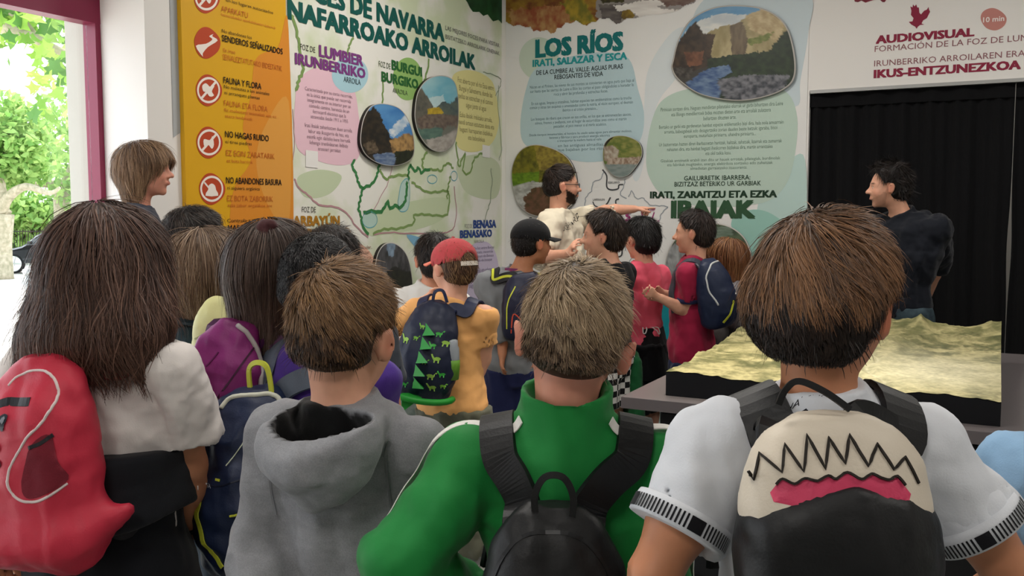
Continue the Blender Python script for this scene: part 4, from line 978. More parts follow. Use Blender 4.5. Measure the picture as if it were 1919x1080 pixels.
# ------------------------------------------------------------------ hair
M_hair = mat('hair', attr='col', rough=.50, spec=.32)
def hair(p, style='short', n=4000, pal=(0x3a2a1e, 0x6b4a32, 0x9a7048), w=.0012, L=(.045, .02), lift=.012, seed=0, top=.04, sides=.02, back=.03, whorl=(.05, -.25, 1.), hairline=.30,
         long=None, grav=.25, wave=.3, segs=6, cap_cut=None, tip=0., nape=-.40, vox=None, name='hair', swirl=.35, clump=.35, fly=.03, toppal=None, backbulge=0., ends=.0, frag=.035):
    """hair on a head: a solid mass under strands that follow its surface. All in the head frame (metres)."""
    rng = np.random.default_rng(100 + seed); hd = p.hd; a = lambda *c: np.array(c) * hd
    lo = np.array([-.75, -.85, -.75]) * hd; hi = np.array([.75, .75, .80]) * hd
    if long: lo[2] = min(r[0] for r in long) * hd - .05; lo[0] = -1.15 * hd; hi[0] = 1.15 * hd; lo[1] = -1.1 * hd
    v = Vol(lo, hi, vox or (.005 if not long else .006))
    T_, S_, B_ = top / hd, sides / hd, back / hd
    v.ell(a(0, -.06, .14 + T_ * .3), a(.345 + S_, .43 + B_, .375 + T_ * .7), k=.03 * hd)
    v.ell(a(0, -.16 - B_ * .3, -.06), a(.285 + S_, .32 + B_, (-.06 - nape)), k=.12 * hd)
    if backbulge: v.ell(a(0, -.22, .02), a(.33 + S_, .33 + backbulge / hd, .30), k=.15 * hd)
    # clear the face
    if not long:
        v.cut(a(0, .40 + T_ * .2, hairline), (0, .80, -.60), .01)
        v.cut(a(0, .02, -.1), (0, .995, -.10) if False else (0, .86, -.50), .012)
        for i in (-1, 1): v.ell(a(i * .42, .03, -.09), a(.12, .13, .16), k=.02 * hd, op='sub')
    if not long:
        for i in (-1, 1): v.ell(a(i * .47, .07, -.12), a(.21, .27, .29), k=.02 * hd, op='sub')
    else:
        v.loft([(r[0] * hd, r[1] * hd, r[2] * hd, r[3] * hd, r[4] * hd) for r in long], .12 * hd)
        v.ell(a(0, .42, -.14), a(.27, .34, .40), k=.05 * hd, op='sub')
    V, F = v.mesh(); N = vnormals(V, F)
    dz = .0
    cols = [np.array(lin(c)) for c in pal]
    if long: V = V - N * .004
    nn = noise3(V, 30 if not long else 22, seed)
    Vd = V - N * (.002 + np.abs(nn)[:, None] * .006)
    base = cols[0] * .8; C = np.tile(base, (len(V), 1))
    allV = [Vd]; allF4 = [F]; allC = [C]
    # seeds
    fp = v.sample(V)
    if long: ok = np.ones(len(V), bool)
    else: ok = N @ unit((0, .83, -.55)) < .90
    if not long: hq = V / hd; ok &= ~((np.abs(hq[:, 0]) > .22) & (hq[:, 2] < .15) & (hq[:, 1] > -.20)) & (hq[:, 2] > nape + .05)
    if long: zmin = min(r[0] for r in long) * hd; ok &= (V[:, 2] > zmin + .015) & ~((N[:, 1] > .5) & (V[:, 2] < .18 * hd))
    cand = np.where(ok)[0]; sd = rng.choice(cand, n)
    p0 = V[sd] + rng.normal(0, v.h * .6, (n, 3))
    if cap_cut is not None: p0 = p0[(p0 @ unit(cap_cut[1])) < cap_cut[0]]; n = len(p0)
    Wp = unit(whorl) * hd * .55 + a(0, -.06, .12)
    clu = rng.integers(0, max(8, n // 22), n)
    # clumps by nearest centre
    cc = p0[rng.choice(n, max(8, n // 26))]
    lab = np.zeros(n, int)
    for k in range(0, n, 2000):
        dd = ((p0[k:k + 2000, None, :] - cc[None]) ** 2).sum(2); lab[k:k + 2000] = dd.argmin(1)
    cvec = rng.normal(0, 1, (len(cc), 3)); cval = rng.random(len(cc)); clen = .75 + .5 * rng.random(len(cc)); ph = rng.random(len(cc)) * 6.28
    pts = []; pos = v.snap(p0, 0., 2); zt = np.clip((pos[:, 2] / hd + .1) / .5, 0, 1)
    Ls = (L[1] + (L[0] - L[1]) * zt) * (.7 + .6 * rng.random(n)) * clen[lab]
    if not long: Ls = Ls * np.clip((pos[:, 2] - (nape - .02) * hd) / (.20 * hd), .22, 1)
    lf = lift * (.3 + 1.2 * rng.random(n)) * (.3 + .7 * zt) ; mz = min(r[0] for r in long) * hd if long else -9
    prev = None; rnd = rng.random(n); flyf = rng.random(n) < fly
    pos0 = pos.copy()
    Nn = None
    for k in range(segs):
        t = k / (segs - 1)
        Nn = v.grad(pos) if Nn is None else np.where((pos[:, 2] > mz + .02)[:, None], v.grad(pos), Nn)
        away = pos - Wp; away /= np.linalg.norm(away, axis=1)[:, None] + 1e-9
        down = np.zeros_like(pos); down[:, 2] = -1
        if long:
            g = np.clip((.42 * hd - pos[:, 2]) / (.35 * hd), .15, 1)[:, None]; fl = away * (1 - g) * 1.0 + down * g * 1.4
            fl[:, 0] += np.sin(pos[:, 2] * 38 + ph[lab]) * wave * g[:, 0] * .6; fl[:, 1] += np.cos(pos[:, 2] * 31 + ph[lab] * 1.7) * wave * g[:, 0] * .4
            if ends: e = np.clip((mz + .09 - pos[:, 2]) / .09, 0, 1); fl[:, 0] += np.sign(pos[:, 0]) * e * ends
        else:
            fl = away + down * grav * np.clip(1.2 - pos[:, 2:3] / (.5 * hd), 0, 1.6) + np.cross(Nn, away) * swirl
        fl = fl + cvec[lab] * clump * (.4 + .6 * t) + rng.normal(0, .05, (n, 3))
        fl = fl - Nn * (fl * Nn).sum(1)[:, None]; fl /= np.linalg.norm(fl, axis=1)[:, None] + 1e-9
        if prev is not None: fl = fl * .6 + prev * .4; fl /= np.linalg.norm(fl, axis=1)[:, None] + 1e-9
        pts.append((pos.copy(), fl.copy(), Nn.copy()))
        prev = fl; stp = Ls / (segs - 1)
        if long: stp = stp * np.clip((pos[:, 2] - (mz - frag * rnd)) / .02, .02, 1)
        pos = pos + fl * stp[:, None]
        off = np.where(flyf, .004 + lift * 2.2 * (t + .15), .0015 + lf * (t + .15) ** 1.6) - .003 * (t < .2)
        sdv = v.sample(pos); fre = pos[:, 2] < mz + .012
        pos = pos - np.where(fre[:, None], 0, v.grad(pos) * np.clip(sdv - off, -.012, .012)[:, None])
    roll = rng.normal(0, .5, n); wid = w * (.6 + .9 * rng.random(n))
    mixv = np.clip(.5 * rng.random(n) + .5 * cval[lab], 0, 1)
    base = np.where((mixv < .5)[:, None], cols[0] + (cols[1] - cols[0]) * (mixv * 2)[:, None], cols[1] + (cols[2] - cols[1]) * (mixv * 2 - 1)[:, None])
    if toppal:
        tc = [np.array(lin(c)) for c in toppal]; tb = tc[0] + (tc[1] - tc[0]) * mixv[:, None]
        zz = pos0[:, 2] / hd + .12 * (cval[lab] - .5); wgt = np.clip((zz - .12) / .12, 0, 1)[:, None]; base = base * (1 - wgt) + tb * wgt
    SV = []; SC_ = []
    for k, (q, fl, nn_) in enumerate(pts):
        t = k / (segs - 1); sv = np.cross(fl, nn_); sv /= np.linalg.norm(sv, axis=1)[:, None] + 1e-9
        r2 = roll * (1 - .5 * t); sv = sv * np.cos(r2)[:, None] + nn_ * np.sin(r2)[:, None]
        ww = (wid * (1 - .75 * t ** 2.2))[:, None] * .5; SV += [q - sv * ww, q + sv * ww]
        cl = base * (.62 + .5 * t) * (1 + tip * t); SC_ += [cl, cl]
    SV = np.stack(SV, 1); SCC = np.stack(SC_, 1)         # n, 2*segs, 3
    b0 = len(Vd) + np.arange(n)[:, None] * (2 * segs)
    Fs = np.concatenate([np.stack([b0[:, 0] + 2 * k, b0[:, 0] + 2 * k + 1, b0[:, 0] + 2 * k + 3, b0[:, 0] + 2 * k + 2], 1) for k in range(segs - 1)])
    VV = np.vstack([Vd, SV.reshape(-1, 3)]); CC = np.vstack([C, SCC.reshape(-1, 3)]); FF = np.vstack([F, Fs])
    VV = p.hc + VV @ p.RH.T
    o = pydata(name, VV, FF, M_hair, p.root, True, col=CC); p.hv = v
    return o

# ------------------------------------------------------------------ bands and bags
def band_mesh(pts, nrm, width, th=.004, smooth=5):
    """flat strap along pts; nrm: outward normals"""
    pts = np.asarray(pts, float); N = len(pts); V = []; F = []
    for i in range(N):
        t = unit(pts[min(i + 1, N - 1)] - pts[max(i - 1, 0)]); n = unit(nrm[i] - t * np.dot(nrm[i], t)); sd = np.cross(t, n)
        w = width[i] if not np.isscalar(width) else width
        V += [pts[i] - sd * w / 2, pts[i] - sd * w / 2 * .94 + n * th, pts[i] + sd * w / 2 * .94 + n * th, pts[i] + sd * w / 2]
    for i in range(N - 1):
        for k in range(4):
            k2 = (k + 1) % 4; F.append((i * 4 + k, i * 4 + k2, (i + 1) * 4 + k2, (i + 1) * 4 + k))
    F += [(3, 2, 1, 0), tuple((N - 1) * 4 + k for k in range(4))]
    return V, F
def fit(p, px, py, d, hy, hz=.15):
    """centre of a bag seen at px, py so that its inner face rests on the back of p"""
    c = p.L(P(px, py, d))
    for _ in range(4):
        best = -1
        for zz in (.6, .2, -.2):
            ys = np.linspace(-.34, .1, 90); q = np.array([[np.clip(c[0], -.12, .12), y, min(c[2] + zz * hz, p.sz - .06)] for y in ys]); s_ = p.sv.sample(q); k = int(np.argmax(s_ < 0)) if (s_ < 0).any() else 60
            best = max(best, 0) if False else (ys[k] if best == -1 else min(best, ys[k]))
        c[1] = best - hy * .80
        w = p.o + p.R @ c; c2 = p.L(P(px, py, w[1])); c[0] = c2[0]; c[2] = c2[2]
    return c
def shoulder_straps(b, width, m, dx=.05, front=True, th=.008, edge=None, sx=.088, top=.80):
    p = b.p
    for i in (-1, 1):
        a0 = b.g((i * dx, b.hf[1] * .35, b.hf[2] * (top - .12))); a1 = b.g((i * dx * 1.15, b.hf[1] * .55, b.hf[2] * (top + .08)))
        y0 = p.neckb[1]; x = i * sx
        sh = np.array([x * 1.03, y0 - .055, p.sz - .02]); q = [a0, a1, a1 * .5 + sh * .5 + np.array([0, -.01, .01]), sh, np.array([x * 1.08, y0 + .0, p.sz + .01]), np.array([x * 1.1, y0 + .055, p.sz - .03]), np.array([x * 1.12, y0 + .09, p.sz - .12]), np.array([x * 1.25, y0 + .07, p.sz - .24])]
        strap(p, q, width, m, b.root, 'shoulder_strap', .004, th, .20, skip=1)
        if edge: strap(p, [v_ + np.array([i * .012, 0, 0]) for v_ in q], .013, edge, b.root, 'strap_edge', .004 + th, .002, .20, skip=1)
def strap(p, ctrl, width, m, parent, name='strap', off=.004, th=.006, snapd=.05, n=7, skip=0):
    c = catmull(ctrl, n); sv = p.sv
    inb = np.all((c > sv.lo + .01) & (c < sv.lo + (sv.n - 2) * sv.h), axis=1)
    sd = np.where(inb, sv.sample(c), 1.); g = sv.grad(c)
    out = c.copy(); nr = g.copy()
    for i in range(len(c)):
        if i >= skip * n and inb[i] and sd[i] < snapd: out[i] = sv.snap(c[i:i + 1], off + max(0, float(p.df(c[i:i + 1])[0])) * .8, 8)[0]; nr[i] = sv.grad(out[i:i + 1])[0]
        else: nr[i] = nr[i - 1] if i else np.array([0, -1., .2])
    for _ in range(3): out[1:-1] = out[1:-1] * .5 + (out[:-2] + out[2:]) * .25; nr[1:-1] = nr[1:-1] * .5 + (nr[:-2] + nr[2:]) * .25
    V, F = band_mesh(out, nr, width, th); return pydata(name, V, F, m, parent, False)
class Bag:
    """backpack hanging on person p; local frame of the person, c = centre, size half extents"""
    def __init__(s, p, label, m, c, hf, rz=0., tilt=0., roll=0., pw=2.6, taper=.85, vox=.0075, bulge=.0, seed=0, name='backpack', fold=.0035, extra=None, group=None):
        s.p = p; s.root = empty(name, tuple(p.o), math.radians(p.rz)); tag(s.root, label, 'backpack', group)
        s.R = rotm(rz, tilt, roll); s.c = np.asarray(c, float); s.hf = np.asarray(hf, float)
        r = np.linalg.norm(hf) * 1.05; v = Vol(-np.array(hf) * [1.25, 1.35, 1.15] - .02, np.array(hf) * [1.25, 1.35, 1.15] + .02, vox); hx, hy, hz = hf
        sec = [(-hz, 0, 0, hx * .80, hy * .70), (-hz * .9, 0, 0, hx * .93, hy * .90), (-hz * .5, 0, -hy * .08, hx, hy), (0, 0, -hy * .05, hx * .98, hy * .97), (hz * .45, 0, 0, hx * (.5 + taper / 2), hy * .84), (hz * .75, 0, hy * .12, hx * taper * .9, hy * .62), (hz * .92, 0, hy * .22, hx * taper * .68, hy * .42), (hz, 0, hy * .28, hx * taper * .35, hy * .26)]
        v.loft(sec, .01, pw=pw)
        if extra: extra(s, v)
        V, F = v.mesh(); N = vnormals(V, F); h3 = V.copy(); h3[:, 2] *= .6
        s.df = lambda q: folds(q, fold, 10, 50 + seed, .6)
        V = V + N * s.df(V)[:, None]
        s.v = v; s.ob = pydata('bag_body', V @ s.R.T + s.c, F, m, s.root, True)
    def g(s, q): return s.R @ np.asarray(q, float) + s.c                    # bag frame -> person frame
    def onsurf(s, pts, off=.0015, n=5, closed=False):
        """control points (x, z) on the outer face of the bag (the -y side)"""
        q = catmull(pts, n, closed) if n > 0 else np.asarray(pts, float)
        if n < 0: q = np.vstack([np.linspace(q[j], q[j + 1], -n + 1)[:-1] for j in range(len(q) - 1)] + [q[-1:]])
        out = []
        for x, z in q:
            ys = np.linspace(s.v.lo[1] + .004, .02, 90); d = s.v.sample(np.array([[x, y, z] for y in ys])); k = np.argmax(d < 0); k = k if d[k] < 0 else 60
            out.append([x, ys[max(k, 1)], z])
        out = np.array(out); return out + s.v.grad(out) * (s.df(out) + off)[:, None]
    def _n(s, q): return s.v.grad(q)
    def line(s, pts, w, m, name='zip', th=.002, n=5, off=.0, closed=False):
        q = s.onsurf(pts, off, n, closed)
        if closed: q = np.vstack([q, q[:1]])
        V, F = band_mesh(q, s._n(q), w, th); V = [s.g(v) for v in V]; return pydata(name, V, F, m, s.root)
    def tube(s, pts, r, m, name='piping', n=5, off=.0):
        q = s.onsurf(pts, off, n); mb = MB(); mb.tube([s.g(v) for v in q], r, 8); return mb.build(name, m, s.root, True)
    def patch(s, poly, m, name, off=.0015, grid=.006, smooth=4):
        pl = catmull(poly, smooth, True) if smooth else np.asarray(poly, float); lo = pl.min(0); hi = pl.max(0)
        gx = np.arange(lo[0], hi[0] + grid, grid); gz = np.arange(lo[1], hi[1] + grid, grid)
        # clip a fine grid to the outline; border vertices are pulled onto the outline
        X, Z = np.meshgrid(gx, gz); cx = (X[:-1, :-1] + grid / 2).ravel(); cz = (Z[:-1, :-1] + grid / 2).ravel(); keep = inpoly(cx, cz, pl)
        nx = len(gx); idx = (np.arange(len(gz) - 1)[:, None] * nx + np.arange(nx - 1)[None]).ravel()[keep]
        F = np.c_[idx, idx + 1, idx + nx + 1, idx + nx]; used = np.unique(F); mp = np.zeros(X.size, int); mp[used] = np.arange(len(used)); Q = np.c_[X.ravel(), Z.ravel()][used]; F = mp[F]
        cnt = np.zeros(len(Q)); np.add.at(cnt, F.ravel(), 1); bd = np.where(cnt < 4)[0]
        for b in bd:
            dd = ((pl - Q[b]) ** 2).sum(1); Q[b] = pl[dd.argmin()]
        q = s.onsurf(Q, off, 0); return pydata(name, [s.g(v) for v in q], F, m, s.root, True)
    def text(s, body, x, z, size, m, name='lettering', rot=0., bold=0.):
        V, F = text_mesh(body, bold, 'CENTER'); c_, s_ = math.cos(rot), math.sin(rot)
        q = s.onsurf([(x + (a[0] * c_ - a[1] * s_) * size, z + (a[0] * s_ + a[1] * c_) * size) for a in V], .003, 0)
        return pydata(name, [s.g(v) for v in q], F, m, s.root)
    def loop(s, pts, w, m, name='loop', th=.004):
        q = catmull(pts, 6); n = [unit(np.array([0, -1, .3])) for _ in q]
        V, F = band_mesh(q, n, w, th); return pydata(name, V, F, m, s.root)

# ================================================================== TABLE AND RELIEF MODEL
TA = np.array([.405, 3.41])                       # near left corner of the table
def trm(a, b, z): q = TA + a * U1 + b * UB; return (float(q[0]), float(q[1]), float(z))
def tbox(mb, a0, a1, b0, b1, z0, z1): return mb.hexa([trm(a, b, z) for z in (z0, z1) for a, b in ((a0, b0), (a0, b1), (a1, b1), (a1, b0))])
table = empty('display_table', trm(0, 0, 0)); tag(table, 'dark grey display table carrying the terrain relief, black cabinet base', 'table')
tinv = -np.array(table.location)
def on_table(o): o.parent = table; o.location = tuple(tinv); return o
on_table(tbox(MB(), 0, 1.88, 0, 1.62, .697, .74).build('table_top', mat('grey_laminate', 0x625c5d, .3, .5), bevel=.002))
M_blk = mat('black_laminate', 0x0c0c0e, .55, .3)
on_table(tbox(MB(), .10, 1.80, .12, 1.50, .06, .697).build('cabinet', M_blk))
on_table(tbox(MB(), .14, 1.76, .16, 1.46, 0, .06).build('plinth', M_blk))
for b0, b1 in ((.125, .575), (.58, 1.035), (1.04, 1.495)):
    on_table(tbox(MB(), .086, .10, b0 + .004, b1 - .004, .08, .675).build('panel', mat('black_panel', 0x101013, .5, .3), bevel=.002))
# terrain: a carved height field on a black base whose sides follow the ground line
RA0, RB0, RLA, RLB = .10, .14, 1.465, 1.11
NA, NB = 250, 190
ga, gb = np.meshgrid(np.linspace(0, 1, NA), np.linspace(0, 1, NB), indexing='ij')
def ridge(x, y, o=5, sd=0):
    v = 0; a = .5; w = 1
    for i in range(o):
        n = 1 - np.abs(2 * vnoise(x, y, sd + i) - 1); n = n * n; v = v + a * n * w; w = np.clip(n * 1.6, 0, 1); x = x * 2.07 + 3.1; y = y * 2.07 + 1.7; a *= .5
    return v
X, Y = gb * 3.2, ga * 4.2
wx = X + .5 * fbm(X * 1.3, Y * 1.3, 3, 4); wy = Y + .5 * fbm(X * 1.3 + 9, Y * 1.3, 3, 6)
hgt = .008 + .060 * ridge(wx, wy, 6, 21) * (.30 + .75 * np.clip(ga * 1.15, 0, 1)) + .028 * fbm(X * .9, Y * .9, 3, 33)
basin = np.exp(-(((gb - .80) / .26) ** 2 + ((ga - .32) / .26) ** 2)); hgt = hgt * (1 - .72 * basin) + .018 * basin
hgt += .050 * np.exp(-((ga - .97) / .10) ** 2) * (.5 + .9 * ridge(X * 2, Y, 3, 60)) + .026 * np.exp(-(gb / .08) ** 2) * ga
hgt += .030 * np.clip(ga - .2, 0, 1) + .016
hgt += .011 * (ridge(wx * 3.3, wy * 3.3, 4, 44) - .35) * (1 - .5 * basin)
river = np.abs(gb - (.55 + .10 * np.sin(ga * 7) + .05 * np.sin(ga * 17))); hgt -= .008 * np.exp(-(river / .018) ** 2)
zb = .741
Vt = np.array([[*trm(RA0 + a * RLA, RB0 + b * RLB, 0)[:2], z] for a, b, z in zip(ga.ravel(), gb.ravel(), (zb + .045 + hgt).ravel())])
ii = (np.arange(NA - 1)[:, None] * NB + np.arange(NB - 1)[None]).ravel(); Ft = np.c_[ii, ii + 1, ii + NB + 1, ii + NB]
gz = np.gradient(hgt); sl = np.clip(np.hypot(gz[0] * NA / 1.4, gz[1] * NB / 1.1) * 3.2, 0, 1).ravel()
f1 = fbm(X.ravel() * 5, Y.ravel() * 5, 5, 80); f2 = np.clip((fbm(X.ravel() * 2, Y.ravel() * 2, 3, 91) - .35) * 3, 0, 1)
cA, cB, cC, cD = (np.array(lin(c)) for c in (0xb0a678, 0x74714a, 0x484d2e, 0xd6cfae))
k1 = np.clip(sl * .75 + (f1 - .45) * 2.0, 0, 1)[:, None]; Ct = cA * (1 - k1) + cB * k1; k2 = np.clip((f1 - .47) * 4 + sl * .5 - .1, 0, 1)[:, None] * f2[:, None] * .85; Ct = Ct * (1 - k2) + cC * k2  # steep ground also darkened in colour, for relief the soft spot leaves flat
k3 = np.clip(basin.ravel() * 1.1 * (1.1 - f1 * .6), 0, .85)[:, None]; Ct = Ct * (1 - k3) + cD * k3
kr = np.exp(-(river.ravel() / .005) ** 2)[:, None] * .12; Ct = Ct * (1 - kr) + np.array(lin(0xf2efe0)) * kr
relief = empty('relief_model', trm(RA0, RB0, zb)); tag(relief, 'spotlit ochre and green terrain relief model with black sides on the table', 'model')
rinv = np.array(relief.location)
pydata('terrain', Vt - rinv, Ft[:, ::-1], mat('terrain_print', attr='col', rough=.75, spec=.2, noise=.18, nscale=55, bump=.5, bscale=90), relief, True, col=Ct)
Hh = hgt + zb + .045; ring_ = [(0, j) for j in range(NB)] + [(i, NB - 1) for i in range(1, NA)] + [(NA - 1, j) for j in range(NB - 2, -1, -1)] + [(i, 0) for i in range(NA - 2, 0, -1)]
Vs = []
for i, j in ring_:
    q = trm(RA0 + ga[i, j] * RLA, RB0 + gb[i, j] * RLB, 0); Vs += [np.array([q[0], q[1], zb]) - rinv, np.array([q[0], q[1], Hh[i, j] - .003]) - rinv]
nR = len(ring_); pydata('base', Vs, [(2 * k, 2 * ((k + 1) % nR), 2 * ((k + 1) % nR) + 1, 2 * k + 1) for k in range(nR)] + [tuple(2 * k for k in range(nR))][::-1], mat('relief_base', 0x0b0c10, .6, .25), relief)

# ================================================================== STREET OUTSIDE THE WINDOW
def gnd(x, y): return -.07 - .0145 * math.hypot(x, y) * .9
V = []; F = []
gx = np.linspace(-60, 2, 40); gy = np.linspace(-14, 70, 50)
for y in gy:
    for x in gx: V.append((x, y, gnd(x, y) - .02))
def inside_room(x, y):
    q = np.array([x, y]) - CO; s = -(q @ U1); t = q @ UB; return t > -.2
for j in range(49):
    for i in range(39):
        if all(not inside_room(gx[i + a], gy[j + b]) for a in (0, 1) for b in (0, 1)) or not inside_room(gx[i], gy[j]) and not inside_room(gx[i + 1], gy[j + 1]):
            F.append((j * 40 + i, j * 40 + i + 1, (j + 1) * 40 + i + 1, (j + 1) * 40 + i))
V = [(x, y, z - .35 if inside_room(x, y) else z) for x, y, z in V]
struct(pydata('ground_outside', V, F, mat('pale_pavement', 0xc9c4bc, .9, noise=.08, nscale=1.2), None))
M_bark = mat('plane_bark', 0xb9ad97, .85, noise=.35, nscale=9, color2=0x8f8a70, bump=.3, bscale=30)
def leaf_poly(sz):
    a = []
    for k in range(15):
        w = math.pi * (-.5 + 2 * k / 15.0) ; r = (1.0 if k % 3 == 0 else .55) * (1.0 if k else .3)
        a.append((math.cos(w) * r * sz, math.sin(w) * r * sz + sz * .2, .12 * sz * (abs(math.cos(w)) - .5)))
    return a
LM = [mat('leaf_%d' % i, c, .55, .4) for i, c in enumerate((0x6f9a3a, 0x8fb84a, 0x4e7d34, 0xa9c95c))]
for m_ in LM:
    b_ = m_.node_tree.nodes['Principled BSDF']; b_.inputs['Transmission Weight'].default_value = .0; b_.inputs['Subsurface Weight'].default_value = .0
leaf_me = []
for m_ in LM:
    o = pydata('leaf', [(0, 0, 0)] + leaf_poly(.115), [(0, 1 + k, 1 + (k + 1) % 15) for k in range(15)], m_); leaf_me.append(o.data); bpy.data.objects.remove(o)
def foliage(name, parent, c, r, n, sz, seed, m, shape=None, fl=.75):
    rg = np.random.default_rng(seed); u = rg.normal(0, 1, (n, 3)); u /= np.linalg.norm(u, axis=1)[:, None]
    ctr = u * (rg.random(n) ** .4)[:, None] * np.array(r)
    # lump the crown
    nz = noise3(u * 2.2, 1.4, seed)[:, None]; ctr *= (1 + 1.1 * nz)
    ctr = ctr + np.array(c); lp = np.array(leaf_poly(1.0))[::2]; K = len(lp)
    A = rg.normal(0, 1, (n, 3)); A /= np.linalg.norm(A, axis=1)[:, None]; B = np.cross(A, rg.normal(0, 1, (n, 3))); B /= np.linalg.norm(B, axis=1)[:, None]
    S_ = (sz * (.6 + .8 * rg.random(n)))[:, None, None]
    V = ctr[:, None, :] + S_ * (lp[None, :, 0:1] * A[:, None, :] + lp[None, :, 1:2] * B[:, None, :])
    F = np.arange(n * K).reshape(n, K); o = pydata(name, V.reshape(-1, 3), F, m, parent); o['kind'] = 'stuff'
    C = rg.random((n, 1)); base = np.array(lin(0x6c9a48)) * (1 - C) + np.array(lin(0xb4d07a)) * C  # leaf greens lightened, with outdoor haze mixed into the colour
    a = o.data.color_attributes.new('col', 'FLOAT_COLOR', 'POINT'); cc = np.ones((n, K, 4), np.float32); cc[:, :, :3] = base[:, None, :]; a.data.foreach_set('color', cc.ravel()); return o
M_leafs = mat('foliage', attr='col', rough=.6, spec=.3); M_leafd = mat('foliage_dark', attr='col', rough=.6, spec=.3)
tb = M_leafs.node_tree
tr_ = tb.nodes.new('ShaderNodeBsdfTranslucent'); at_ = [n for n in tb.nodes if n.type == 'ATTRIBUTE'][0]; mx = tb.nodes.new('ShaderNodeMixShader'); mx.inputs[0].default_value = .45
tb.links.new(at_.outputs[0], tr_.inputs[0]); pb = tb.nodes['Principled BSDF']; ou = [n for n in tb.nodes if n.type == 'OUTPUT_MATERIAL'][0]
tb.links.new(pb.outputs[0], mx.inputs[1]); tb.links.new(tr_.outputs[0], mx.inputs[2]); tb.links.new(mx.outputs[0], ou.inputs[0])
for m_ in LM:
    t2 = m_.node_tree; a1 = t2.nodes.new('ShaderNodeBsdfTranslucent'); a1.inputs[0].default_value = t2.nodes['Principled BSDF'].inputs['Base Color'].default_value; a2 = t2.nodes.new('ShaderNodeMixShader'); a2.inputs[0].default_value = .45
    o2 = [n for n in t2.nodes if n.type == 'OUTPUT_MATERIAL'][0]; t2.links.new(t2.nodes['Principled BSDF'].outputs[0], a2.inputs[1]); t2.links.new(a1.outputs[0], a2.inputs[2]); t2.links.new(a2.outputs[0], o2.inputs[0])
def tree(label, base, limbs, crowns, leafsz, seed):
    r = empty('plane_tree', tuple(base)); tag(r, label, 'tree'); b = np.array(base)
    for k, (pts, rad) in enumerate(limbs):
        MB().tube([q - b for q in catmull(pts, 4)], list(np.interp(np.linspace(0, 1, (len(pts) - 1) * 4 + 1), np.linspace(0, 1, len(rad)), rad)), 12).build('trunk' if k == 0 else 'branch', M_bark, r, True)
    for k, (c, rr, n) in enumerate(crowns): foliage('foliage', r, np.array(c) - b, rr, n, leafsz, seed + k, M_leafs)
    return r
b1 = P(-6, 514, 27); b1[2] = gnd(b1[0], b1[1])
tree('pale plane tree with thick mottled trunk at the left edge of the window', b1,
     [([b1, P(-4, 460, 27), P(2, 400, 27)], [.46, .38, .36]), ([P(-2, 410, 27), P(14, 372, 26.8), P(48, 350, 26.6), P(92, 362, 26.4), P(112, 352, 26.3)], [.2, .15, .11, .07, .04]), ([P(0, 405, 27), P(-14, 370, 27), P(-30, 300, 27)], [.34, .24, .12]), ([P(6, 380, 27), P(0, 340, 27), P(10, 270, 27)], [.2, .14, .08])],
     [(P(8, 262, 27), (1.25, 1.3, 1.15), 2600), (P(-50, 300, 28), (1.6, 2, 1.6), 1800), (P(35, 322, 28), (1.1, 1.3, .45), 700)], .13, 11)
b2 = P(118, 480, 31); b2[2] = gnd(b2[0], b2[1])
tree('slimmer pale plane tree beside the right jamb of the window', b2,
     [([b2, P(118, 400, 31), P(114, 352, 31)], [.34, .28, .26]), ([P(114, 356, 31), P(96, 345, 31), P(40, 348, 30)], [.22, .14, .06]), ([P(114, 356, 31), P(132, 320, 31), P(150, 250, 31)], [.2, .12, .06])],
     [(P(128, 235, 31), (.9, 1.5, 1.3), 480), (P(142, 350, 31), (.7, 1, .9), 350), (P(85, 300, 32), (1.2, 1, .6), 380)], .15, 23)
# near tree: big limb and single leaves hanging across the top of the window
b3 = P(-190, 560, 11.5); b3[2] = gnd(b3[0], b3[1])
t3 = tree('near plane tree whose leafy limb crosses the top of the window', b3,
     [([b3, P(-190, 300, 11.5), P(-180, 60, 11.5)], [.24, .2, .18]), ([P(-180, 60, 11.5), P(-60, 40, 11), P(40, 62, 10.6), P(110, 95, 10.4), P(160, 112, 10.3)], [.15, .09, .06, .045, .03]), ([P(-180, 100, 11.5), P(-60, -10, 11), P(20, 20, 10.8), P(70, 70, 10.6)], [.12, .07, .05, .03])],
     [(P(-60, -60, 11), (1.6, 1.2, .8), 900)], .12, 31)
rg = np.random.default_rng(5)
for k in range(290):
    px = rg.uniform(-30, 168); py = min(rg.uniform(-70, 130), rg.uniform(-60, 150))
    if k % 5 == 0: px = rg.uniform(60, 168); py = rg.uniform(100, 230)
    o = bpy.data.objects.new('leaf', leaf_me[rg.integers(0, 4)]); COL.objects.link(o); o.parent = t3
    q = P(px, py, rg.uniform(9.6, 11.4)) - np.array(t3.location); o.location = tuple(q); s_ = rg.uniform(.7, 1.35); o.scale = (s_, s_, s_)
    o.rotation_euler = (math.radians(rg.uniform(40, 130)), rg.uniform(-.6, .6), rg.uniform(-3.1, 3.1))
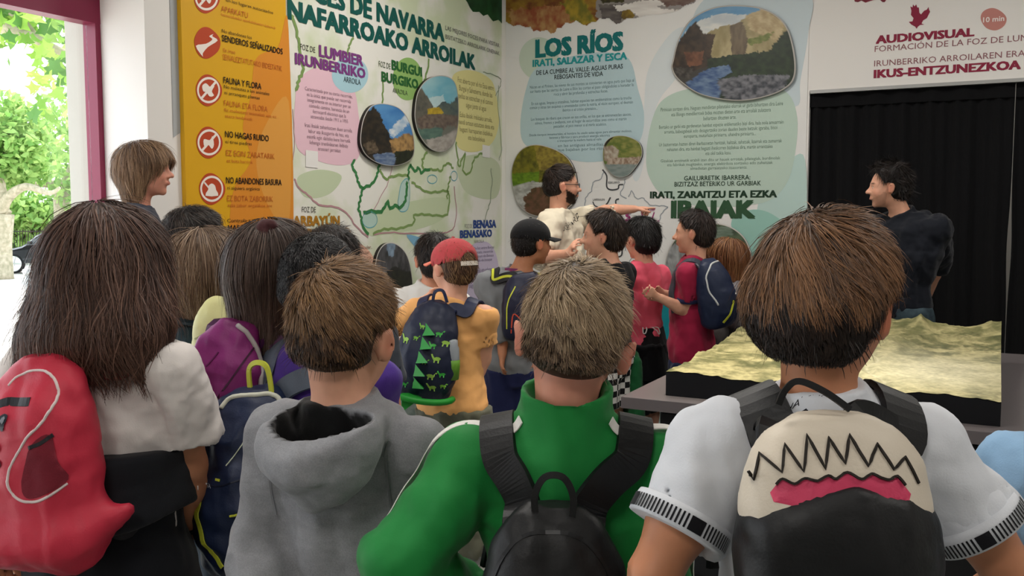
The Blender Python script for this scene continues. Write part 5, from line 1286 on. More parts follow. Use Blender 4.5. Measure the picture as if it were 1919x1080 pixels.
# hedge and fence along the far side
hg = empty('hedge', tuple(P(60, 470, 38))); tag(hg, 'long dark green hedge behind the parked car', 'hedge'); hb = np.array(hg.location)
for k, px in enumerate(range(-300, 200, 55)):
    foliage('foliage', hg, P(px, 415, 38) - hb, (1.1, 1.0, 1.5), 900, .16, 60 + k, M_leafs)
MB().hexa([P(a, b, c) - hb for b in (462, 385) for a, c in ((-340, 38.3), (200, 38.3), (200, 39), (-340, 39))]).build('hedge_core', mat('hedge_core', 0x1c3a1e, .9), hg)
fr = empty('iron_fence', tuple(P(60, 470, 36.5))); tag(fr, 'thin black iron railing in front of the hedge', 'fence'); fb = np.array(fr.location)
for k in range(60):
    px = -150 + k * 5.2; MB().tube([P(px, 470, 36.5) - fb, P(px, 430, 36.5) - fb], .014, 5).build('railing', M_blk, fr)
MB().tube([P(-152, 434, 36.5) - fb, P(160, 434, 36.5) - fb], .02, 6).build('top_rail', M_blk, fr)
# parked car, seen from its front left side
def car():
    d = 30.; base = P(25, 512, d); r = empty('car', tuple(base)); tag(r, 'dark grey car parked in the sun beyond the window', 'car')
    L = 4.0; Hc = 1.35; W = 1.6
    prof = [(0, .30), (.0, .62), (.10, .72), (1.0, .86), (1.65, 1.30), (2.9, 1.36), (3.6, .95), (4.0, .86), (4.0, .35)]
    pr = catmull(prof, 4)
    bm_ = MB(); V = []; F = []; n = len(pr)
    for y, ins in ((0, .10), (.12, 0), (W - .12, 0), (W, .10)):
        for x, z in pr: V.append((x - .75 + (ins if x < 2 else -ins) * .4, y, z - ins * (.5 if z > .7 else 0)))
    for a in range(3):
        for k in range(n - 1): F.append((a * n + k, (a + 1) * n + k, (a + 1) * n + k + 1, a * n + k + 1))
        F.append((a * n + n - 1, (a + 1) * n + n - 1, (a + 1) * n, a * n))
    F += [tuple(range(n - 1, -1, -1)), tuple(range(3 * n, 4 * n))]
    bm_.add(V, F).build('bodywork', mat('dark_car_paint', 0x2b2d31, .25, .6, .3), r, True)
    gl = mat('car_glass', 0x4a565e, .08, .8)
    MB().add([(1.05 - .75 + .05, -.012, .90), (1.70 - .75, -.012, 1.24), (2.2 - .75, -.012, 1.29), (2.2 - .75, -.012, .92)], [(0, 3, 2, 1)]).build('window', gl, r)
    MB().add([(2.28 - .75, -.012, .92), (2.28 - .75, -.012, 1.29), (2.85 - .75, -.012, 1.28), (3.25 - .75, -.012, .96)], [(0, 3, 2, 1)]).build('window', gl, r)
    for wx_ in (.02, 2.45):
        Rw = rotm(0, 90, 0); w_ = MB().lathe((wx_, -.03, .30), [(.30, 0), (.31, .03), (.31, .19), (.29, .2)], 24, np.array([[1, 0, 0], [0, 0, 1], [0, 1, 0]])).build('wheel', mat('tyre', 0x17181a, .8), r, True)
        MB().lathe((wx_, -.045, .30), [(.05, 0), (.06, .02), (.05, .03)], 16, np.array([[1, 0, 0], [0, 0, 1], [0, 1, 0]])).build('hub', mat('alloy', 0xc9cbcc, .3, .5, .8), w_, True)
        for k in range(5):
            a = k * 1.2566; MB().tube([(wx_, -.04, .30), (wx_ + .24 * math.cos(a), -.04, .30 + .24 * math.sin(a))], [.035, .022], 6).build('spoke', mat('alloy'), w_)
        MB().lathe((wx_, -.035, .30), [(.235, 0), (.255, 0), (.255, .02), (.235, .02)], 24, np.array([[1, 0, 0], [0, 0, 1], [0, 1, 0]])).build('rim', mat('alloy'), w_, True)
    MB().box((-.70, .25, .62), (.03, .16, .06)).build('headlamp', mat('lamp_glass', 0xd8dde0, .1), r, bevel=.01)
    MB().box((.55, -.06, .98), (.06, .05, .05)).build('mirror', mat('dark_car_paint'), r, bevel=.015)
    r.rotation_euler = (0, 0, math.radians(8)); return r
car()
bo = P(55, 556, 19.5); bo[2] = gnd(bo[0], bo[1])
r_ = empty('bollard', tuple(bo)); tag(r_, 'white street bollard in front of the parked car', 'bollard')
MB().lathe((0, 0, 0), [(.07, 0), (.065, .5)], 16).build('post', mat('bollard_paint', 0xc5c8c6, .5), r_, True)
MB().lathe((0, 0, 0), [(.10, .5), (.115, .55), (.11, .60), (.04, .63)], 16).build('cap', mat('bollard_paint'), r_, True)

# ================================================================== PEOPLE
def cl(h, n=0x0, **k): return mat('cloth_%06x' % h, h, k.get('rough', .85), .2, bump=.12, bscale=350, sheen=.1)
def nyl(h, **k): return mat('nylon_%06x' % h, h, .5, .35, bump=.12, bscale=260)
def loc(p, px, py, d): return p.L(P(px, py, d))
def surf_poly(p, pts, off, m, name, parent=None, closed=True, width=None, n=3):
    """a printed line on the shirt of p through pixel-and-depth points, laid on the cloth"""
    q = np.array([loc(p, *c) for c in pts]); q = np.vstack([q, q[:1]]) if closed else q; q = catmull(q, n)
    q = p.sv.snap(q, off); V, F = band_mesh(q, p.sv.grad(q), width, .0012); return pydata(name, V, F, m, parent or p.root)
def surf_text(p, v, body, c, right, up, size, m, parent, bold=0., off=.004, name='lettering'):
    V, F = text_mesh(body, bold, 'CENTER'); q = np.array(c) + V[:, :1] * np.array(right) * size + V[:, 1:2] * np.array(up) * size
    return pydata(name, v.snap(q, off, 3), F, m, parent)
def cap(p, m, brim_m, seed=0, open_back=False, brimlen=.075, pz=.10, roll=0., name='cap'):
    hd = p.hd; v = Vol(np.array([-.62, -.72, -.2]) * hd, np.array([.62, .72, .78]) * hd, .0045)
    v.ell(np.array([0, -.055, .16]) * hd, np.array([.405, .485, .40]) * hd, k=.0)
    n = unit((0, -.16, -1)); v.cut(np.array([0, 0, pz]) * hd, n, .006)
    if open_back: v.ell(np.array([0, -.56, .13]) * hd, np.array([.17, .2, .15]) * hd, k=.01, op='sub')
    v.ell(np.array([0, -.055, .10]) * hd, np.array([.385, .465, .385]) * hd, k=.0, op='sub')
    V, F = v.mesh(); o = pydata(name, p.hc + V @ p.RH.T, F, m, p.root, True)
    G = []; nu, nv = 16, 6
    for j in range(nv):
        for i in range(nu):
            a = math.radians(-62 + 124 * i / (nu - 1)); f = j / (nv - 1)
            r = 1.0 + f * brimlen / (.44 * hd) * math.cos(a) ** .6 if math.cos(a) > 0 else 1
            x = math.sin(a) * .395 * hd * (1 + .06 * f); y = -.055 * hd + math.cos(a) * .475 * hd + f * brimlen * math.cos(a) ** .7
            G.append((x, y, (pz + .03 + .10) * hd - (x / hd) ** 2 * .42 * hd - f * .012))
    Fb = [(j * nu + i, j * nu + i + 1, (j + 1) * nu + i + 1, (j + 1) * nu + i) for j in range(nv - 1) for i in range(nu - 1)]
    b = pydata('brim', p.hc + np.array(G) @ p.RH.T, Fb, brim_m, o, True); md = b.modifiers.new('thick', 'SOLIDIFY'); md.thickness = .004
    MB().lathe(p.H([0, -.055, .565]), [(.008, 0), (.006, .004), (.001, .005)], 10).build('button', m, o, True)
    if open_back:
        pts = [p.H([.40 * math.sin(a), -.055 - .485 * math.cos(a), pz + .03]) for a in np.linspace(-.5, .5, 9)]
        Vb, Fb2 = band_mesh(pts, [unit(q - p.hc) for q in pts], .018, .003); pydata('strap', Vb, Fb2, cl(0xd8cfc4), o)
    return o

# ---- J: boy in orange with the salmon cap
M_or_t = cl(0xe3a868)
pJ = Person('boy in an orange t-shirt and salmon pink cap, with a dinosaur backpack', 846, 3.7, 446, rz=-18, hpx=848, yaw=42, pitch=-4, hd=.215, sw=.142, hairpad=.014, skin='fair', group=None,
            arms={-1: ((757, 600, 3.75), (800, 560, 3.95), dict(pose='relaxed')), 1: ((905, 665, 3.7), (880, 722, 3.72), dict(pose='curl'))}).body()
pJ.shirt(M_or_t, hem=.475, sleeve=.62, sr=(.055, .060), fold=.008)
pJ.legs(cl(0x5a5a4c), .03, off=.022, name='trousers', fold=.010, flare=.012); pJ.feet(cl(0x8a8a88))
hair(pJ, n=1800, pal=(0x4a3222, 0x7a5a3c, 0x9a7850), L=(.02, .015), top=.004, sides=.008, back=.008, nape=-.36, lift=.006, w=.0016, seed=1)
cap(pJ, cl(0xb8464a), cl(0xe07a62), open_back=True, brimlen=.062, pz=.05)
# ---- K: boy in white behind him
pK = Person('boy with black hair, white t-shirt and loose pale jeans, behind the salmon cap', 800, 4.25, 438, rz=10, hpx=812, yaw=15, hd=.215, sw=.145, skin='mid',
            arms={-1: ((762, 580, 4.2), (756, 640, 4.0)), 1: ((840, 600, 4.3), (845, 660, 4.2))}).body()
pK.shirt(cl(0xd9d8d4), hem=.44, sleeve=.6, sr=(.056, .062), fold=.008); pK.legs(mat('faded_denim', 0x8b988f, .9, noise=.2, nscale=30, color2=0x76847e), .04, off=.03, name='jeans', fold=.010); pK.feet(cl(0xd0d0cc))
hair(pK, n=1800, pal=(0x15100e, 0x241c18, 0x3a302a), L=(.035, .02), top=.02, sides=.012, back=.012, w=.0018, seed=2)
# ---- M: boy with the black cap
pM = Person('boy in a black cap and grey hoodie, navy shorts, at the front of the group', 968, 4.55, 410, rz=2, hpx=998, yaw=-58, hd=.215, sw=.145, hairpad=.012, skin='tan',
            arms={-1: ((936, 585, 4.5), (942, 640, 4.45)), 1: ((1015, 590, 4.5), (1010, 640, 4.4))}).body()
pM.shirt(cl(0x7f8285), hem=.46, sleeve=1.7, sr=(.058, .048), fold=.011, name='hoodie', hood=lambda v: (v.ell(pM.neckb + [0, -.055, -.03], (.10, .05, .075), k=.03), v.ell(pM.neckb + [0, -.03, .05], (.085, .05, .05), k=.01, op='sub')))
MB().lathe(pM.neckb + [0, .004, -.02], [(.066, 0), (.062, .03), (.058, .055), (.05, .056)], 20).build('claret_collar', mat('claret_blue_collar', 0x3b2f66, .8, noise=.5, nscale=30, color2=0x8a2a45), pM.root, True)
pM.legs(cl(0x20264e), .26, off=.02, flare=.022); pM.feet(cl(0x404048))
for sx in (-1,):
    q = [pM.hip[-1] + [-.105, -.01, .03], pM.hip[-1] * .5 + pM.knee[-1] * .5 + [-.098, -.01, 0], pM.knee[-1] + [-.095, -.01, .03]]
    V, F = band_mesh(catmull(q, 4), [np.array([-1, -.3, 0])] * 9, .016, .004); pydata('red_stripe', V, F, cl(0xa02842), pM.root)
hair(pM, n=1500, pal=(0x15100e, 0x241c18, 0x3a302a), L=(.015, .01), top=.004, sides=.006, back=.006, lift=.004, w=.0018, seed=3, nape=-.36)
cap(pM, cl(0x141416), cl(0x141416), brimlen=.07, pz=.02)
# ---- N: the guide
M_cream = cl(0xdcd2bb)
pN = Person('bearded guide in a cream t-shirt pointing at the river map on the wall', 1050, 5.75, 308, rz=-112, hpx=1054, yaw=-86, hd=.232, sw=.195, adult=True, skin='fair', hairpad=.02, beard=(0x21160f, 1.2), pitch=2,
            arms={-1: ((1130, 397, 5.9), (1172, 393, 5.95), dict(pose='point', palm=(0, 0, -1))), 1: ((1012, 482, 5.45), (1062, 476, 5.25), dict(pose='relaxed', palm=(0, 1, .2), bend=(0, 0, .75)))}).body()
pN.shirt(M_cream, hem=.46, sleeve=.75, sr=(.068, .074), fold=.011)
pN.legs(cl(0x2a2c33), .05, off=.016, name='trousers'); pN.feet(cl(0x2b2b2d))
hair(pN, n=2600, pal=(0x1a1310, 0x2c211b, 0x44342a), L=(.04, .008), top=.018, sides=.004, back=.006, w=.0018, seed=4, nape=-.30, hairline=.36, whorl=(0, -.5, .8))
gm_ = mat('spectacle_frame', 0x1a1512, .4, .5)
for i in (-1, 1):
    MB().tube([pN.H([i * .135 + .075 * math.cos(a), .43, .01 + .058 * math.sin(a)]) for a in np.linspace(0, 6.283, 13)], .0016, 5).build('glasses_rim', gm_, pN.root, True)
    MB().tube([pN.H([i * .21, .42, .02]), pN.H([i * .33, .30, .03]), pN.H([i * .385, -.02, .05])], .0022, 5).build('glasses_temple', gm_, pN.root, True)
MB().tube([pN.H([-.06, .45, .02]), pN.H([0, .47, .03]), pN.H([.06, .45, .02])], .0016, 5).build('glasses_bridge', gm_, pN.root, True)
wv = lambda p, v: p.R.T @ np.array(v, float)
surf_text(pN, pN.sv, 'FOCES', loc(pN, 1070, 430, 5.55), wv(pN, (.85, .2, .35)), wv(pN, (-.3, 0, .95)), .045, mat('shirt_print', 0x3d3a33, .8), pN.root)
surf_text(pN, pN.sv, 'NAVARRA', loc(pN, 1093, 412, 5.6), wv(pN, (.85, .2, .40)), wv(pN, (-.3, 0, .95)), .045, mat('shirt_print'), pN.root)
# ---- O: boy in the black hooded top
pO = Person('boy in a black hooded top and chequered shorts, turned left towards the guide', 1140, 4.75, 392, rz=52, hpx=1128, yaw=84, hd=.222, sw=.148, skin='fair', hairpad=.03, roll=0,
            arms={-1: ((1105, 590, 4.7), (1090, 640, 4.6)), 1: ((1165, 590, 4.75), (1160, 650, 4.7))}).body()
pO.shirt(cl(0x17181b), hem=.50, sleeve=1.75, sr=(.056, .046), name='hooded_top', fold=.010, hood=lambda v: (v.ell(pO.neckb + [0, -.075, -.05], (.10, .05, .095), k=.03), v.ell(pO.neckb + [0, -.04, .05], (.08, .05, .05), k=.01, op='sub')))
def chq(p, V):
    a = (np.floor(np.arctan2(V[:, 1], V[:, 0]) / .22) + np.floor(V[:, 2] / .03)) % 2; return np.where(a[:, None] > .5, np.array(lin(0xd9d7d2)), np.array(lin(0x111114)))
def cheq_shorts(p):
    h, q = p.h, p.q; nu, nz = 120, 32; 
    o = p.legs(mat('chequered_cloth', 0x111114, .85), .30, off=.022, flare=.03)
    m = o.data.materials[0]; nt = m.node_tree; ck = nt.nodes.new('ShaderNodeTexChecker'); ck.inputs['Scale'].default_value = 32; ck.inputs['Color1'].default_value = (.72, .70, .66, 1); ck.inputs['Color2'].default_value = (.006, .006, .007, 1)
    tc = nt.nodes.new('ShaderNodeTexCoord'); mp = nt.nodes.new('ShaderNodeMapping'); mp.inputs['Location'].default_value = (.013, .011, .007); mp.inputs['Rotation'].default_value = (0, 0, math.radians(-p.rz))
    nt.links.new(tc.outputs['Object'], mp.inputs[0]); nt.links.new(mp.outputs[0], ck.inputs[0]); nt.links.new(ck.outputs['Color'], nt.nodes['Principled BSDF'].inputs['Base Color'])
cheq_shorts(pO); pO.feet(cl(0x2a2a2c))
hair(pO, n=2400, pal=(0x1a1210, 0x2c2018, 0x4a382a), L=(.06, .02), top=.03, sides=.012, back=.016, w=.0018, seed=5, whorl=(0, -.5, .9), hairline=.30, lift=.014)
# green sweatshirt knotted at his waist, hanging beside his leg
v = Vol((-.25, -.25, .2 * pO.h), (.25, .25, .7 * pO.h), .008)
v.cone([.13, -.06, .47 * pO.h], [.15, -.06, .27 * pO.h], .045, .05, .03); v.cone([.10, -.10, .46 * pO.h], [.10, -.12, .24 * pO.h], .04, .045, .03)
V, F = v.mesh(); N = vnormals(V, F); V = V + N * (noise3(V, 14, 4) * .05)[:, None]; pydata('tied_green_jumper', V, F, cl(0x14532c), pO.root, True)
# ---- P: boy in pink
pP = Person('boy with black hair in a bright pink t-shirt and black shorts', 1203, 5.2, 406, rz=38, hpx=1201, yaw=38, hd=.215, sw=.145, skin='fair', hairpad=.025,
            arms={-1: ((1180, 575, 5.3), (1190, 600, 5.5)), 1: ((1230, 572, 5.3), (1208, 600, 5.5))}).body()
pP.shirt(cl(0xff6c84), hem=.49, sleeve=.62, sr=(.056, .062), fold=.010); pP.legs(cl(0x101114), .22, off=.035, flare=.035, fold=.010); pP.feet(cl(0x232326))
# black jumper tied round the waist, with a white running-horse outline
v = Vol((-.26, -.24, .30 * pP.h), (.26, .24, .62 * pP.h), .008); v.loft([(.36 * pP.h, 0, -.01, .175, .145), (.48 * pP.h, 0, -.01, .16, .135), (.57 * pP.h, 0, 0, .135, .11)], .02); V, F = v.mesh(); N = vnormals(V, F); V = V + N * (noise3(V * [1, 1, .4], 12, 8) * .04)[:, None]
tj = pydata('tied_black_jumper', V, F, cl(0x131417), pP.root, True)
hq = [(1203, 628, 5.1), (1204, 614, 5.1), (1212, 604, 5.1), (1222, 602, 5.1), (1232, 606, 5.1), (1240, 614, 5.1), (1242, 622, 5.1), (1236, 626, 5.1), (1232, 620, 5.1), (1226, 618, 5.1), (1218, 614, 5.1), (1211, 616, 5.1), (1209, 624, 5.1), (1206, 628, 5.1)]
q = v.snap(catmull(np.array([loc(pP, *c) for c in hq + hq[:1]]), 3), .007, 6); V, F = band_mesh(q, v.grad(q), .006, .002); pydata('horse_print', V, F, cl(0xe6e4df), tj)
hair(pP, n=2600, pal=(0x0c0a0a, 0x171312, 0x2a2422), L=(.045, .02), top=.028, sides=.016, back=.018, w=.0018, seed=6)
# ---- Q: boy in claret with the navy backpack
pQ = Person('boy in a claret football shirt with a navy backpack, turned left', 1296, 4.9, 392, rz=72, hpx=1299, yaw=70, hd=.215, sw=.140, skin='fair', hairpad=.02,
            arms={-1: ((1290, 572, 4.8), (1240, 560, 4.75), dict(pose='relaxed', palm=(1, 0, .3))), 1: ((1300, 565, 5.1), (1250, 552, 5.05), dict(pose='relaxed'))}).body()
pQ.shirt(cl(0x9a1e3f), hem=.44, sleeve=.70, sr=(.055, .060), fold=.009)
pQ.legs(cl(0x1b2340), .05, off=.02, name='trousers', fold=.010); pQ.feet(cl(0x222224))
MB().lathe(pQ.neckb + [0, .004, -.02], [(.066, 0), (.062, .03), (.057, .05), (.05, .051)], 20).build('navy_collar', cl(0x22264a), pQ.root, True)
for i in (-1, 1):
    e, dd = pQ.sleeve_end[i]; Rr = rotm(0, 0, 0); z = unit(dd); x = unit(np.cross(z, [0, .3, 1])); RR = np.array([x, np.cross(z, x), z]).T
    MB().lathe(e - z * .02, [(.060, 0), (.063, .02), (.058, .021), (.056, .0)], 24, RR).build('navy_cuff', cl(0x22264a), pQ.root, True)
hair(pQ, n=2200, pal=(0x1a1311, 0x2a1e19, 0x40312a), L=(.04, .012), top=.018, sides=.008, back=.010, w=.0018, seed=7, whorl=(0, -.5, .8))
# ---- R: girl with long red hair
pR = Person('girl with long reddish hair and a dark grey jacket', 1368, 5.25, 443, rz=48, hpx=1360, yaw=58, hd=.21, sw=.135, skin='fair', hairpad=.02).body()
pR.shirt(cl(0x55504f), hem=.42, sleeve=1.8, sr=(.058, .052), fold=.012, name='jacket', flare=.02); pR.legs(cl(0x2d2b2b), .06, off=.014, name='trousers'); pR.feet(cl(0x303030))
hair(pR, n=2400, pal=(0x5c3826, 0x8e5c3a, 0xb8875a), w=.0020, L=(.16, .14), top=.015, seed=8, lift=.008, clump=.12, wave=.25,
     long=[(.42, 0, -.05, .24, .30), (.15, 0, -.07, .35, .44), (-.2, 0, -.12, .36, .40), (-.6, .04, -.22, .33, .32), (-1.0, .12, -.26, .30, .26), (-1.35, .2, -.26, .22, .20)])
# ---- S: man in navy against the curtain
pS = Person('dark-haired man in a navy polo shirt, hands behind his back, by the curtain', 1690, 5.35, 303, rz=128, hpx=1662, yaw=76, hd=.235, sw=.205, adult=True, skin='fair', hairpad=.03, beard=(0x5a4030, .32), brow=0x1a100c,
            arms={-1: ((1757, 500, 5.5), (1738, 556, 5.7), dict(pose='curl')), 1: ((1690, 500, 5.75), (1722, 560, 5.85), dict(pose='curl'))}).body()
pS.shirt(cl(0x10141d), hem=.49, sleeve=1.15, sr=(.072, .062), fold=.010, name='polo_shirt', neck=.066, collar=(.012, .060))
pS.legs(mat('dark_denim', 0x35454c, .9, noise=.25, nscale=26, color2=0x25323a), .05, off=.016, name='jeans'); pS.feet(cl(0x2b2b2d))
hair(pS, n=3600, pal=(0x0f0b0a, 0x1e1614, 0x342a26), L=(.04, .012), top=.034, sides=.010, back=.014, w=.0018, seed=9, clump=1.2, lift=.024, whorl=(0, -.5, .9), hairline=.33, nape=-.36)
# ---- C: woman by the window
pC = Person('woman with shoulder-length light brown hair and a dark t-shirt, by the window pier', 262, 4.1, 263, rz=-62, hpx=278, yaw=-84, pitch=2, hd=.225, sw=.175, adult=True, skin='rosy', hairpad=.02).body()
pC.shirt(cl(0x2e3340), hem=.47, sleeve=.62, sr=(.060, .066), fold=.009); pC.legs(cl(0x2c3038), .05, off=.014, name='trousers'); pC.feet(cl(0x2b2b2d))
hair(pC, n=4000, pal=(0x4f3a2c, 0x86674d, 0xb99878), w=.0015, L=(.10, .08), top=.02, seed=10, lift=.010, clump=.25, wave=.35, ends=.35,
     long=[(.44, 0, -.05, .26, .32), (.15, 0, -.05, .39, .45), (-.15, 0, -.14, .40, .38), (-.40, 0, -.22, .36, .30), (-.60, 0, -.24, .30, .24)])
# ---- D: boy at the back, left
pD = Person('boy with short dark hair and a navy top, behind the bobbed girl', 352, 2.95, 384, rz=-45, hpx=370, yaw=-48, hd=.225, sw=.140, skin='fair', hairpad=.018).body()
pD.shirt(cl(0x1a2233), hem=.45, sleeve=1.6, sr=(.056, .05), fold=.008, name='sweatshirt'); pD.legs(cl(0x2a3040), .25); pD.feet(cl(0x555558))
hair(pD, n=3200, pal=(0x17110f, 0x2a211c, 0x4a3e36), L=(.03, .010), top=.014, sides=.006, back=.008, w=.0013, seed=11, lift=.006, nape=-.34)
# ---- E: girl with the light bob
pE = Person('girl with a light brown bob and a dark teal jacket', 384, 2.45, 424, rz=-28, hpx=398, yaw=-48, hd=.215, sw=.135, skin='rosy', hairpad=.02).body()
pE.shirt(cl(0x26363c), hem=.43, sleeve=1.7, sr=(.060, .054), fold=.012, name='jacket', hood=lambda v: v.ell(pE.neckb + [0, -.05, -.01], (.095, .055, .05), k=.03)); pE.legs(cl(0x303a44), .25); pE.feet(cl(0x555558))
hair(pE, n=4200, pal=(0x4c392c, 0x7a604a, 0xb39a80), w=.0013, L=(.13, .10), top=.02, seed=12, lift=.010, clump=.2, wave=.3, ends=.5,
     long=[(.42, 0, -.05, .27, .33), (.15, 0, -.07, .40, .46), (-.15, 0, -.10, .43, .44), (-.34, -.02, -.14, .45, .40), (-.50, -.04, -.15, .43, .34)])
# ---- F: girl with long dark hair, half tied up
pF = Person('girl with straight dark hair half tied up and a dark green t-shirt', 528, 2.2, 407, rz=-32, hpx=514, yaw=-22, hd=.215, sw=.135, skin='fair', hairpad=.022,
            arms={1: ((620, 800, 2.2), (640, 900, 2.2))}).body()
pF.shirt(cl(0x36413f), hem=.45, sleeve=.6, sr=(.056, .060)); pF.legs(cl(0x23242c), .28); pF.feet(cl(0x555558))
hair(pF, n=5500, pal=(0x2f221c, 0x54423a, 0x8a7466), w=.0012, L=(.17, .14), top=.02, seed=13, lift=.008, clump=.10, wave=.12,
     long=[(.43, 0, -.05, .27, .33), (.15, 0, -.07, .38, .46), (-.15, 0, -.12, .38, .46), (-.40, 0, -.18, .38, .40), (-.60, 0, -.2, .36, .34), (-.70, 0, -.2, .33, .30)])
v = Vol(pF.H([.05, -.15, .5]) - .09, pF.H([.05, -.15, .5]) + .09, .004); bq = pF.H([.12, -.28, .49]); v.ell(bq, (.028, .024, .02), k=.01); v.ell(bq + [.0, -.015, -.02], (.026, .022, .03), k=.01); V, F = v.mesh(); N = vnormals(V, F)
pydata('scrunchie', V + N * (noise3(V, 60, 3) * .02)[:, None], F, cl(0x3a1a1c), pF.root, True)
# ---- H: head behind
pH = Person('boy with dark hair, mostly hidden behind the purple-shirted boy', 622, 2.75, 421, rz=-10, yaw=-10, hd=.215, sw=.140, skin='mid', hairpad=.018).body()
pH.shirt(cl(0x3a3f48), hem=.45, sleeve=.6); pH.legs(cl(0x23242c), .25); pH.feet(cl(0x555558))
hair(pH, n=1500, pal=(0x17110f, 0x2a211c, 0x3e332c), L=(.04, .012), top=.018, sides=.01, back=.01, w=.0015, seed=14)
# ---- G: buzz-cut boy in purple
pG = Person('boy with cropped black hair and a purple t-shirt, carrying a navy backpack', 606, 2.08, 437, rz=-30, hpx=596, yaw=-12, roll=5, hd=.225, sw=.145, skin='rosy', hairpad=.012, ear=2.0,
            arms={-1: ((520, 900, 2.1), (520, 1010, 2.0)), 1: ((690, 880, 2.1), (690, 960, 2.1))}).body()
pG.shirt(cl(0x4a2f86), hem=.46, sleeve=.6, sr=(.056, .062), fold=.008); pG.legs(cl(0x4a2550), .24, off=.018); pG.feet(cl(0x555558))
hair(pG, n=7000, pal=(0x0d0b0c, 0x191618, 0x3a3634), L=(.012, .008), top=.010, sides=.004, back=.008, w=.0013, seed=15, lift=.001, nape=-.22, clump=.1, swirl=.5, segs=4, fly=0)
# ---- I: boy in the grey hoodie
pI = Person('boy with short brown hair in a heather grey hoodie, foreground', 652, 1.60, 487, rz=-20, hpx=646, yaw=-24, roll=3, hd=.222, sw=.138, skin='fair', hairpad=.022, vox=.0062, ear=1.2,
            arms={-1: ((490, 1010, 1.6), (500, 1150, 1.5)), 1: ((800, 1010, 1.65), (790, 1150, 1.7))}).body()
hood_c = loc(pI, 602, 838, 1.475); HR_ = rotm(0, 0, 10); hr_ = np.array([.102, .062, .098])
rim3 = [loc(pI, *c) for c in ((484, 866, 1.43), (724, 728, 1.455), (575, 716, 1.535))]
rim_n = unit(np.cross(rim3[1] - rim3[0], rim3[2] - rim3[0])); rim_n = rim_n * np.sign(rim_n[2])
def hoodI(v):
    w = Vol(v.lo, v.ax[0][-1:].tolist() + v.ax[1][-1:].tolist() + v.ax[2][-1:].tolist(), v.h)
    w.D = w.D[:v.n[0], :v.n[1], :v.n[2]]
    if w.D.shape != v.D.shape: w.D = np.full(v.D.shape, 1., np.float32)
    w.ax = v.ax; w.n = v.n
    w.ell(hood_c, hr_, HR_, .03); w.cone(hood_c + [-.01, -.02, -.03], hood_c + [-.015, -.012, -.088], .05, .014, .05)
    w.cone(hood_c + [-.05, 0, .02], pI.neckb + [-.06, .03, -.0], .05, .03, .03); w.cone(hood_c + [.05, 0, .02], pI.neckb + [.07, .03, .0], .05, .03, .03)
    w.ell(hood_c + [0, .004, .012], hr_ - .013, HR_, .006, 'sub'); w.cone(hood_c + [-.05, .01, .035], pI.neckb + [-.04, .05, .02], .037, .03, .006, 'sub')
    w.cut(rim3[0], rim_n, .008)
    kk = .006; A = v.D; d_ = w.D; hh = np.clip(.5 + .5 * (A - d_) / kk, 0, 1); v.D = (A * (1 - hh) + d_ * hh - kk * hh * (1 - hh)).astype(np.float32)
    v.ell(hood_c + [0, .01, .06], (.075, .04, .06), HR_, .01, 'sub')
def hoodcol(p, V):
    q = (V - hood_c - [0, .004, .012]) @ HR_ / (hr_ - .013); d = np.sqrt((q ** 2).sum(1)); w = np.clip((1.10 - d) / .04, 0, 1)
    A_ = hood_c + [-.05, .01, .035]; B_ = pI.neckb + [-.04, .05, .02]; t = np.clip(((V - A_) @ (B_ - A_)) / ((B_ - A_) @ (B_ - A_)), 0, 1); dd = np.linalg.norm(V - A_ - t[:, None] * (B_ - A_), axis=1)
    w = np.maximum(w, np.clip((.044 - dd) / .004, 0, 1))[:, None]
    n = noise3(V * [1, 1, 3], 60, 2)[:, None]
    return (np.array(lin(0x85868a)) * (1 + n * .5)) * (1 - w) + np.array(lin(0x0b0b0c)) * w
M_hea = mat('heather_grey_fleece', attr='col', rough=.9, spec=.15, noise=.12, nscale=420, bump=.15, bscale=500, sheen=.15)
pI.shirt(M_hea, hem=.42, sleeve=1.85, sr=(.056, .046), fold=.009, name='hoodie', hood=hoodI, col=hoodcol, vox=.0062, ffreq=8.)
for i in (-1, 1):
    a_ = pI.S[i]; strap(pI, [a_ + [i * -.035, -.06, .03], a_ + [i * -.03, -.07, -.02], a_ + [i * -.022, -.065, -.07], a_ + [i * -.018, -.05, -.11]], .004, cl(0x6c6d70), pI.root, 'seam', .0005, .001, .1, 6)
pI.legs(cl(0x2a3040), .25); pI.feet(cl(0x555558))
MB().lathe(pI.neckb + [0, .004, -.01], [(.060, 0), (.058, .02), (.054, .035), (.048, .036)], 22).build('t_shirt_collar', cl(0x9a9b9e), pI.root, True)
hair(pI, n=10500, pal=(0x241710, 0x46301f, 0x8a6644), L=(.042, .008), top=.022, sides=.005, back=.010, w=.0011, seed=16, lift=.009, whorl=(-.2, -.35, .95), nape=-.24, segs=5, hairline=.3, toppal=(0x4a3322, 0x9a7650), clump=.3, tip=.15)
# ---- A: girl in white, left foreground
pA = Person('girl with long wavy dark brown hair and a white t-shirt, left foreground', 192, 1.85, 377, rz=-14, hpx=205, yaw=-14, hd=.225, sw=.150, skin='tan', hairpad=.03, vox=.0062,
            arms={-1: ((-30, 840, 1.8), (-20, 960, 1.8)), 1: ((354, 862, 1.86), (351, 975, 1.92), dict(pose='relaxed'))}).body()
pA.shirt(cl(0xd6d0cc), hem=.545, sleeve=.66, sr=(.068, .074), fold=.010, flare=.012, vox=.005)
pA.legs(cl(0x15171c), .10, off=.030, name='long_skirt', waist=.60, flare=.05)
v = Vol((-.30, -.30, .40 * pA.h), (.30, .26, .74 * pA.h), .007); v.loft([(.50 * pA.h, 0, -.01, .182, .155), (.58 * pA.h, 0, -.01, .180, .150), (.675 * pA.h, 0, -.004, .166, .138)], .02, pw=2.2)
v.cut([0, -.0, .56 * pA.h], unit((.25, 0, -1)), .01)
